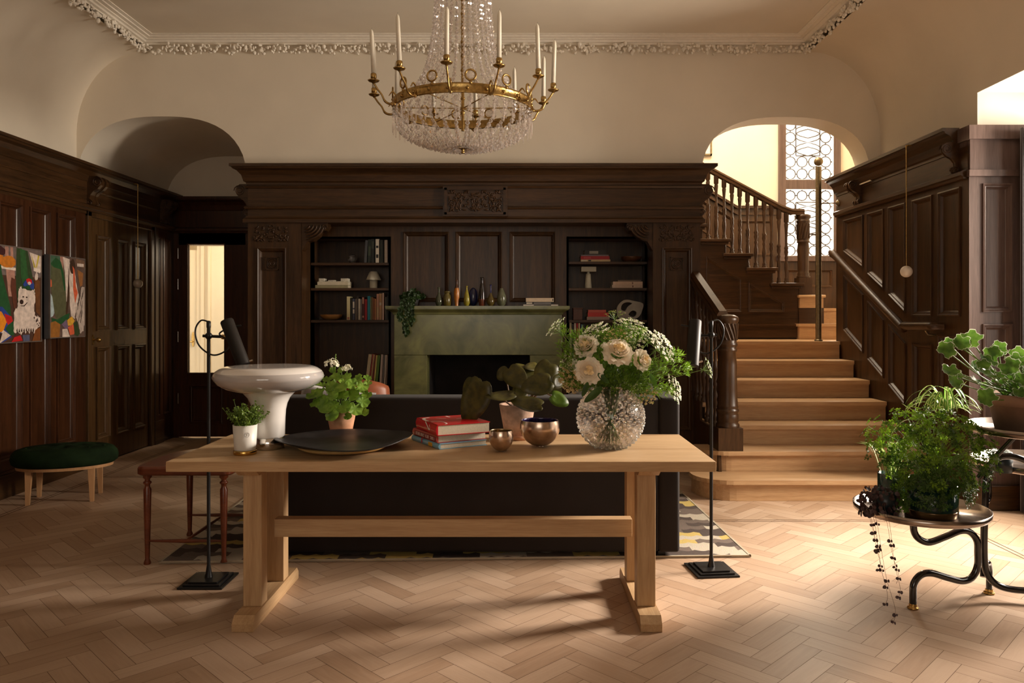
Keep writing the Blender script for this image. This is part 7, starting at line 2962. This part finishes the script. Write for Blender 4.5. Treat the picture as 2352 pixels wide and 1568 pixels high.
    mb.lathe([(0.0005, zr - .20), (0.0045, zr - .19), (0.0075, zr - .13), (0.004, zr - .108), (0.0005, zr - .104)], (x, 0, 0), 5, smooth=False, cap=False)
    s = mb.build('icicle_drop', CRYSTAL, t)
    N = 40
    for i in range(N):
        q = s if i == 0 else s.copy()
        if i:
            COL.objects.link(q)
            q.parent = t
        q.rotation_euler = (0, 0, 2 * PI * (i + .15) / N)
    # large almond drops inside the ring
    mb = MB()
    x = RR - .05
    mb.sphere((x, 0, zr - .055), 0.018, 8, 6, sc=(.5, .8, 1.35), smooth=False)
    bead(mb, (x, 0, zr - .088), 0.006, 0.007)
    mb.sphere((x - .01, 0, zr - .115), 0.015, 8, 6, sc=(.5, .8, 1.35), smooth=False)
    bead(mb, (x - .01, 0, zr - .145), 0.006, 0.007)
    s = mb.build('almond_drop', CRYSTAL, t)
    N = 30
    for i in range(N):
        q = s if i == 0 else s.copy()
        if i:
            COL.objects.link(q)
            q.parent = t
        q.rotation_euler = (0, 0, 2 * PI * (i + .4) / N)
    # candles stand in the cups: things of their own
    cm = MB()
    rr = random.Random(3)
    cm.lathe([(0, 0), (0.0155, 0), (0.0135, 0.262), (0.011, 0.284), (0.003, 0.300), (0.0, 0.301)], (0, 0, 0), 16)
    me = None
    lab = {0: 'taper candle at the front of the chandelier, left of its centre rod', 1: 'front taper candle right of the crystal tent on the chandelier', 2: 'taper candle on the right front of the chandelier, second from the right edge',
           3: 'outermost taper candle at the right side of the chandelier', 4: 'shorter looking taper candle at the far right rear of the chandelier', 11: 'tall taper candle on the left front of the chandelier, nearest the tent',
           10: 'taper candle with a curled wick at the far left front of the chandelier', 9: 'outermost taper candle at the left side of the chandelier', 8: 'taper candle at the left rear of the chandelier',
           5: 'taper candle at the rear of the chandelier, right of centre, behind the strands', 6: 'taper candle at the back of the chandelier behind the centre rod', 7: 'taper candle at the rear of the chandelier, left of centre, behind the strands'}
    for i, a in enumerate(base_a):
        r = RR + .155
        if i == 0:
            c0 = cm.build('taper_candle', WAX)
            w_ = MB()
            w_.tube(bez([(0, 0, .299), (0.001, 0, .306), (.004, 0, .311)], 3), 0.0009, 4)
            w_.build('wick', mat('wick', (0.3, 0.26, 0.2), .9), c0)
            q = c0
        else:
            q = copy_tree(c0)
        q.location = (cx + r * math.cos(a), cy + r * math.sin(a), O + zr + .1562)
        tilt = {10: 3.0, 11: 2.5, 3: -1.8, 2: 1.5}.get(i, rr.uniform(-1, 1))
        q.rotation_euler = (R(rr.uniform(-1, 1)), R(-tilt), 0)
        tag(q, lab[i], 'candle', 'taper candles on the chandelier')


chandelier()


# ------------------------------------------------------------------ plant stand on the right
def plant_stand():
    t = thing('plant_stand', 'black tubular metal plant stand with round trays at the right edge', 'plant stand', (2.15, 3.75, 0))
    STEEL = mat('tray_steel', (0.36, 0.30, 0.26), 0.22, 1.0, noise=0.15)
    blk = mat('black_lacquer', (0.010, 0.009, 0.010), 0.16, noise=0.05, coat=0.6)

    def path(pl, r=0.0165):
        b = MB()
        b.tube(bez([(X(px, D), D, Z(py, D)) for px, py, D in pl], 6), r, 12)
        return b
    f1 = (X(2097, 3.635), 3.635)
    b = path([(2097, 1390, 3.635), (2097, 1365, 3.635), (2099, 1340, 3.64), (2115, 1320, 3.65), (2140, 1316, 3.66), (2175, 1326, 3.68), (2210, 1334, 3.70), (2233, 1325, 3.715), (2245, 1300, 3.72), (2246, 1270, 3.72), (2244, 1242, 3.72), (2228, 1222, 3.715), (2205, 1219, 3.70), (2170, 1233, 3.68), (2135, 1245, 3.66), (2112, 1238, 3.65), (2100, 1222, 3.645), (2098, 1200, 3.645)])
    b.build('scroll_leg', blk, t, world=True)
    b = path([(2420, 1362, 3.70), (2380, 1357, 3.71), (2330, 1354, 3.73), (2295, 1345, 3.74), (2272, 1325, 3.745), (2262, 1295, 3.75), (2260, 1240, 3.75), (2262, 1170, 3.75), (2265, 1110, 3.75), (2275, 1070, 3.74), (2295, 1050, 3.73), (2325, 1048, 3.72), (2360, 1060, 3.71), (2400, 1080, 3.70)])
    b.build('main_post', blk, t, world=True)
    b = path([(2272, 1355, 3.83), (2272, 1335, 3.83), (2273, 1310, 3.83), (2270, 1293, 3.81), (2263, 1296, 3.79), (2259, 1312, 3.78), (2258, 1325, 3.77)], 0.0145)
    b.build('rear_leg', blk, t, world=True)
    b = path([(2266, 1075, 3.76), (2270, 1100, 3.79), (2272, 1135, 3.80), (2268, 1150, 3.79), (2262, 1152, 3.77)], 0.012)
    b.build('hook', blk, t, world=True)
    for px, py, D in ((2097, 1397, 3.635), (2272, 1363, 3.83)):
        b = MB()
        z0 = 0
        b.lathe([(0.024, 0), (0.027, 0.004), (0.024, 0.010), (0.016, 0.013), (0.019, 0.018), (0.017, 0.024)], (X(px, D), D, 0), 20)
        b.build('brass_foot', BRASS, t, world=True)
    # far legs outside the frame carry the rest of the stand
    for (x, y) in ((3.02, 3.65), (2.95, 4.1)):
        b = MB()
        b.tube(bez([(x, y, 0.0), (x, y, 0.4), (x - .03, y, 0.6), (x - .1, y, .83)], 5), 0.0165, 10)
        b.build('side_leg', blk, t, world=True)
    b = MB()
    b.tube(bez([(X(2420, 3.70), 3.70, Z(1362, 3.70)), (2.8, 3.68, .05), (2.95, 3.66, .04), (3.02, 3.65, .02)], 5), 0.0165, 10)
    b.build('floor_rail', blk, t, world=True)

    def tray(x, y, z, r, name='tray', h=0.034):
        b = MB()
        b.lathe([(0, 0), (r - .01, 0), (r, 0.006), (r + .003, h), (r - .003, h), (r - .006, 0.010), (0, 0.006)], (x, y, z), 72, cap=False)
        b.build(name, STEEL, t, world=True)
    tray(1.915, 3.62, 0.462, 0.292)
    tray(2.41, 3.52, 0.855, 0.292)
    tray(2.77, 4.02, 0.60, 0.33)
    b = MB()
    b.tube([(X(2098, 3.645), 3.645, Z(1210, 3.645)), (X(2098, 3.645), 3.645, 0.462)], 0.0165, 10)
    b.build('tray_bracket', blk, t, world=True)
    b = MB()
    b.tube([(2.27, 3.75, .60), (2.33, 3.7, .72), (2.38, 3.6, 0.855)], 0.012, 10)
    b.build('tray_bracket', blk, t, world=True)
    b = MB()
    b.tube([(X(2246, 3.72), 3.72, .455), (2.14, 3.69, .458)], 0.014, 10)
    b.build('tray_bracket', blk, t, world=True)


plant_stand()


def stand_plants():
    GG = mat('dark_green_glass', (0.010, 0.036, 0.030), 0.08, noise=0.1, coat=0.8)
    BR = mat('brass_glass_foot', (0.16, 0.09, 0.03), 0.12, 0.7, noise=0.3, coat=0.6)
    z1 = 0.4685
    rr = random.Random(31)

    def glass_pot(name, lab, x, y, z, r, h):
        t = thing(name, lab, 'potted plant', (x, y, z))
        b = MB()
        b.lathe([(0, 0), (r, 0), (r + .001, 0.004), (r + .001, 0.026), (r, 0.030), (0, 0.030)], (0, 0, 0), 44)
        b.build('pot_foot', BR, t)
        b = MB()
        b.lathe([(r, 0.0), (r, h), (r - .005, h), (r - .006, h - .02), (0, h - .02)], (0, 0, 0.0305), 44, cap=False)
        b.build('pot', GG, t)
        b = MB()
        b.lathe([(0, h + .013), (r - .007, h + .012)], (0, 0, 0), 24)
        b.build('soil', SOIL, t)
        return t
    # big feathery plant
    x, y = 1.935, 3.56
    t = glass_pot('potted_fern_geranium', 'bushy bright green feathery plant in a dark green glass pot, front tray', x, y, z1, 0.112, 0.135)
    lf, st = MB(), MB()

    def frond(c, n, L, roll, mi):
        u, v, n = frame_of(n)
        cr, sr = math.cos(roll), math.sin(roll)
        u, v = u * cr + v * sr, v * cr - u * sr
        c = Vector(c)
        for a, s in ((0, 1.0), (.75, .85), (-.75, .85), (1.5, .6), (-1.5, .6)):
            d = u * math.cos(a) + v * math.sin(a)
            e = -u * math.sin(a) + v * math.cos(a)
            LL = L * s
            k = n * (LL * .12)
            pts = [c, c + d * LL * .35 + e * LL * .05, c + d * LL * .55 + e * LL * .24 + k, c + d * LL * .66 + e * LL * .08, c + d * LL * .82 + e * LL * .18 + k, c + d * LL * 1.0,
                   c + d * LL * .82 - e * LL * .18 + k, c + d * LL * .66 - e * LL * .08, c + d * LL * .55 - e * LL * .24 + k, c + d * LL * .35 - e * LL * .05]
            lf.add(pts, [(0, 1, 9), (1, 2, 3), (1, 3, 7, 9), (9, 7, 8), (3, 4, 5), (3, 5, 7), (7, 5, 6)], mi)
    cx, cz = 0.0, 0.29
    k = 3.55 / FPX
    outline = [(-135, 40), (-140, 0), (-120, -60), (-60, -80), (0, -70), (70, -90), (120, -50), (140, 10), (120, 60), (60, 90), (0, 80), (-60, 60), (-100, 70)]
    n_f = 0
    while n_f < 520:
        a = rr.uniform(0, 2 * PI)
        q = rr.random() ** .42
        ex = 0.275 * math.cos(a) * q
        ez = 0.02 + 0.195 * math.sin(a) * q
        ey = -0.20 * math.sqrt(max(0, 1 - (q * .93) ** 2)) * rr.choice((1, 1, 1, -.8)) + rr.uniform(-.03, .03)
        if ez < -0.06 and abs(ex) > .12 and rr.random() < .5:
            continue
        p = Vector((ex - .015, ey, cz + ez - .035 * (ex / .27)))
        n = Vector((ex * 2.5 + rr.uniform(-.5, .5), ey * 4 + rr.uniform(-.5, .3), .45 + ez * 2 + rr.uniform(-.4, .5)))
        frond(p, n, rr.uniform(.024, .042), rr.uniform(0, 6.3), 0 if (ez > -.02 and rr.random() < .72) or rr.random() < .25 else 1)
        if n_f % 3 == 0:
            st.tube(bez([(rr.uniform(-.05, .05), rr.uniform(-.05, .05), .15), (p.x * .6, p.y * .6, (p.z + .2) / 2 + .03), p], 4), 0.0013, 4)
        n_f += 1
    # trailing skirts over the pot
    for i in range(110):
        a = rr.uniform(-PI, 0)
        q = rr.uniform(.115, .16)
        p = Vector((q * math.cos(a) * 1.2, q * math.sin(a), rr.uniform(.06, .19)))
        frond(p, (p.x, p.y - .05, .05), rr.uniform(.022, .034), rr.uniform(0, 6.3), 1)
    for i in range(26):
        p = Vector((-.155 + rr.uniform(-.02, .03), -.02 + rr.uniform(-.03, .03), rr.uniform(.03, .2)))
        frond(p, (-.2, -1, .2), rr.uniform(.022, .034), rr.uniform(0, 6.3), 0)
    lf.build('foliage', [L_FERN, L_FERN_D], t)
    st.build('stems', L_STEM, t)
    # small companion pot with spider plant behind
    x, y = 1.85, 3.77
    t = glass_pot('potted_spider_plant', 'striped spider plant in a small green glass pot behind the feathery plant', x, y, z1, 0.062, 0.12)
    lf = MB()
    hub = Vector((0.30, 0.06, 0.44))
    b = MB()
    b.tube(bez([(0, 0, .14), (.08, .03, .3), (.2, .05, .40), tuple(hub)], 5), .004, 6)
    b.build('stems', L_STEM, t)
    for i in range(44):
        a = rr.uniform(0, 2 * PI)
        L = rr.uniform(.10, .19)
        h = rr.uniform(.02, .13)
        lf_pts = [hub, hub + Vector((math.cos(a) * L * .45, math.sin(a) * L * .35, h)), hub + Vector((math.cos(a) * L * .9, math.sin(a) * L * .7, h * .8)), hub + Vector((math.cos(a) * L * 1.15, math.sin(a) * L * .9, h * .25))]
        blade(lf, lf_pts, rr.uniform(.005, .009), 0, mid=1)
    # long arching runners to the left
    for pts in ([(0.02, 0, .15), (-.02, -.02, .30), (.03, -.03, .40), (.12, -.02, .42), (.22, 0, .40)], [(.02, -.02, .2), (.03, -.05, .32), (.10, -.05, .38), (.2, -.03, .37)], [(.25, .0, .42), (.16, -.02, .50), (.08, -.03, .48), (.05, -.03, .43)], [(.28, .0, .44), (.20, -.02, .44), (.10, -.03, .46), (.03, -.04, .50)], [(.30, 0, .44), (.28, -.02, .54), (.22, -.03, .58), (.16, -.03, .57)], [(.30, 0, .44), (.33, -.02, .56), (.36, -.03, .61)]):
        blade(lf, [Vector(p) for p in pts], .008, 0, mid=1)
    for i in range(30):
        a, q = rr.uniform(0, 2 * PI), rr.uniform(0, .05)
        p0 = Vector((math.cos(a) * q, math.sin(a) * q, .15))
        blade(lf, [p0, p0 + Vector((math.cos(a) * .05, math.sin(a) * .04, .12)), p0 + Vector((math.cos(a) * .12, math.sin(a) * .09, .14))], .006, 0, mid=1)
    lf.build('foliage', [L_SPI, L_SPW], t)
    # string of hearts in a dark pot
    x, y = X(2032, 3.56), 3.56
    t = thing('potted_string_of_hearts', 'trailing plant with tiny dark heart leaves in a near-black pot on the front tray', 'potted plant', (x, y, z1))
    b = MB()
    b.lathe(pot_mesh(0.050, 0.056, 0.115), (0, 0, 0), 36)
    b.build('pot', mat('dark_teal_pot', (0.012, 0.020, 0.024), 0.35), t)
    lf, st = MB(), MB()
    for i in range(150):
        a, q = rr.uniform(0, 6.3), math.sqrt(rr.random())
        p = Vector((-.045 + .095 * q * math.cos(a), -.035 + .05 * q * math.sin(a), .085 + rr.uniform(-.09, .05) * (1.1 - q * .3)))
        leaf(lf, p, (rr.uniform(-1, 1), -1, rr.uniform(-.3, 1)), rr.uniform(.007, .0115), seg=9, tip=.3, cup=.25, roll=rr.uniform(0, 6))
    for (x0_, x1_, z1_) in ((-.105, -.05, -.44), (-.06, -.035, -.26), (-.125, -.115, -.20), (-.115, -.085, -.36), (-.05, -.028, -.33), (-.13, -.12, -.12)):
        pts = bez([(x0_ + .04, -.04, .07), (x0_, -.10, .06), (x0_ - .01, -.17, .0), ((x0_ + x1_) / 2 - .005, -.18, z1_ * .5), (x1_ + .01, -.18, z1_ * .85), (x1_, -.18, z1_)], 7)
        st.tube(pts, 0.0007, 4)
        for j, p in enumerate(pts[10:]):
            if j % 4 == 0 and rr.random() < .85:
                for s in (-1, 1):
                    leaf(lf, Vector(p) + Vector((s * .006, 0, rr.uniform(-.004, .004))), (s * .5, -1, .3), rr.uniform(.0055, .0085), seg=9, tip=.35, roll=rr.uniform(0, 6))
    lf.build('foliage', L_DARK, t)
    st.build('stems', mat('thin_brown_stem', (0.10, 0.06, 0.045), 0.7), t)
    # pelargonium in a big terracotta pot on the upper tray
    x, y = 2.365, 3.52
    z2 = 0.8615
    t = potted('potted_pelargonium', 'pale edged scented pelargonium in a large terracotta pot on the upper tray', 'potted plant', x, y, z2, 0.135, 0.178, 0.175, TERRA_D, rim=0.05)
    lf, st = MB(), MB()
    k = y / FPX
    spots = [(2158, 803, 22, -.05), (2180, 790, 16, 0), (2200, 785, 20, -.03), (2212, 800, 14, 0), (2238, 781, 26, .02), (2160, 848, 20, -.08), (2175, 872, 20, -.06), (2196, 862, 18, 0), (2188, 848, 16, .03), (2236, 908, 24, -.10), (2268, 830, 22, .0), (2248, 858, 20, -.06), (2290, 815, 22, .03), (2310, 800, 18, .05), (2300, 840, 24, -.06), (2325, 828, 26, -.04), (2345, 850, 24, -.08), (2275, 868, 20, -.09), (2312, 868, 22, -.12), (2335, 885, 18, -.13), (2300, 895, 16, -.13), (2352, 815, 20, .04), (2340, 868, 22, .05), (2285, 850, 20, .06), (2262, 845, 18, .08), (2325, 805, 18, .1), (2370, 840, 24, 0), (2385, 860, 24, -.05), (2400, 830, 24, .04), (2375, 885, 20, -.12), (2410, 880, 22, -.1), (2420, 850, 22, .0), (2250, 838, 16, -.03), (2225, 872, 16, -.05)]
    for px, py, r, dy in spots:
        p = Vector((X(px, y) - x, dy, Z(py, y) - z2))
        n = Vector((rr.uniform(-.7, .5), -.65 + rr.uniform(-.5, .5), rr.uniform(.25, 1.0)))
        leaf(lf, p, n, r * k * 1.05, lobes=5, cup=.3, roll=rr.uniform(0, 6), seg=30, notch=.4, edge=1)
        b0 = Vector((rr.uniform(-.1, .02), rr.uniform(-.06, .06), .165))
        st.tube(bez([b0, b0 * .5 + p * .5 + Vector((0, 0, -.012)), p - Vector(n).normalized() * .003], 5), .0028, 6)
    for i in range(70):
        a, q = rr.uniform(0, 6.3), math.sqrt(rr.random()) * .17
        p = Vector((math.cos(a) * q - .02, math.sin(a) * q * .9, .18 + rr.uniform(0, .09)))
        leaf(lf, p, (rr.uniform(-1, 1), -.7, rr.uniform(0, 1)), rr.uniform(.013, .026), lobes=5, cup=.35, roll=rr.uniform(0, 6), seg=20, edge=1)
    lf.build('foliage', [L_PEL, L_PEW], t)
    st.build('stems', L_STEM, t)
    # little silvery plant on the lower rear tray
    x, y = X(2300, 3.86), 3.86
    t = thing('potted_succulent', 'small silvery succulent in a dark pot on the rear tray under the big pot', 'potted plant', (x, y, 0.6065))
    b = MB()
    b.lathe(pot_mesh(0.048, 0.052, 0.085), (0, 0, 0), 30)
    b.build('pot', mat('dark_teal_pot', (0.012, 0.020, 0.024), 0.35), t)
    lf = MB()
    sv = leaf_mat('silver_leaf', rgb(150, 160, 158), rgb(196, 204, 200), .5, .1)
    for i in range(26):
        a = rr.uniform(0, 6.3)
        L = rr.uniform(.05, .085)
        blade(lf, [Vector((0, 0, .08)), Vector((math.cos(a) * L * .5, math.sin(a) * L * .5, .105)), Vector((math.cos(a) * L, math.sin(a) * L, .098 + rr.uniform(-.02, .01)))], .006, 0)
    lf.build('foliage', sv, t)


stand_plants()
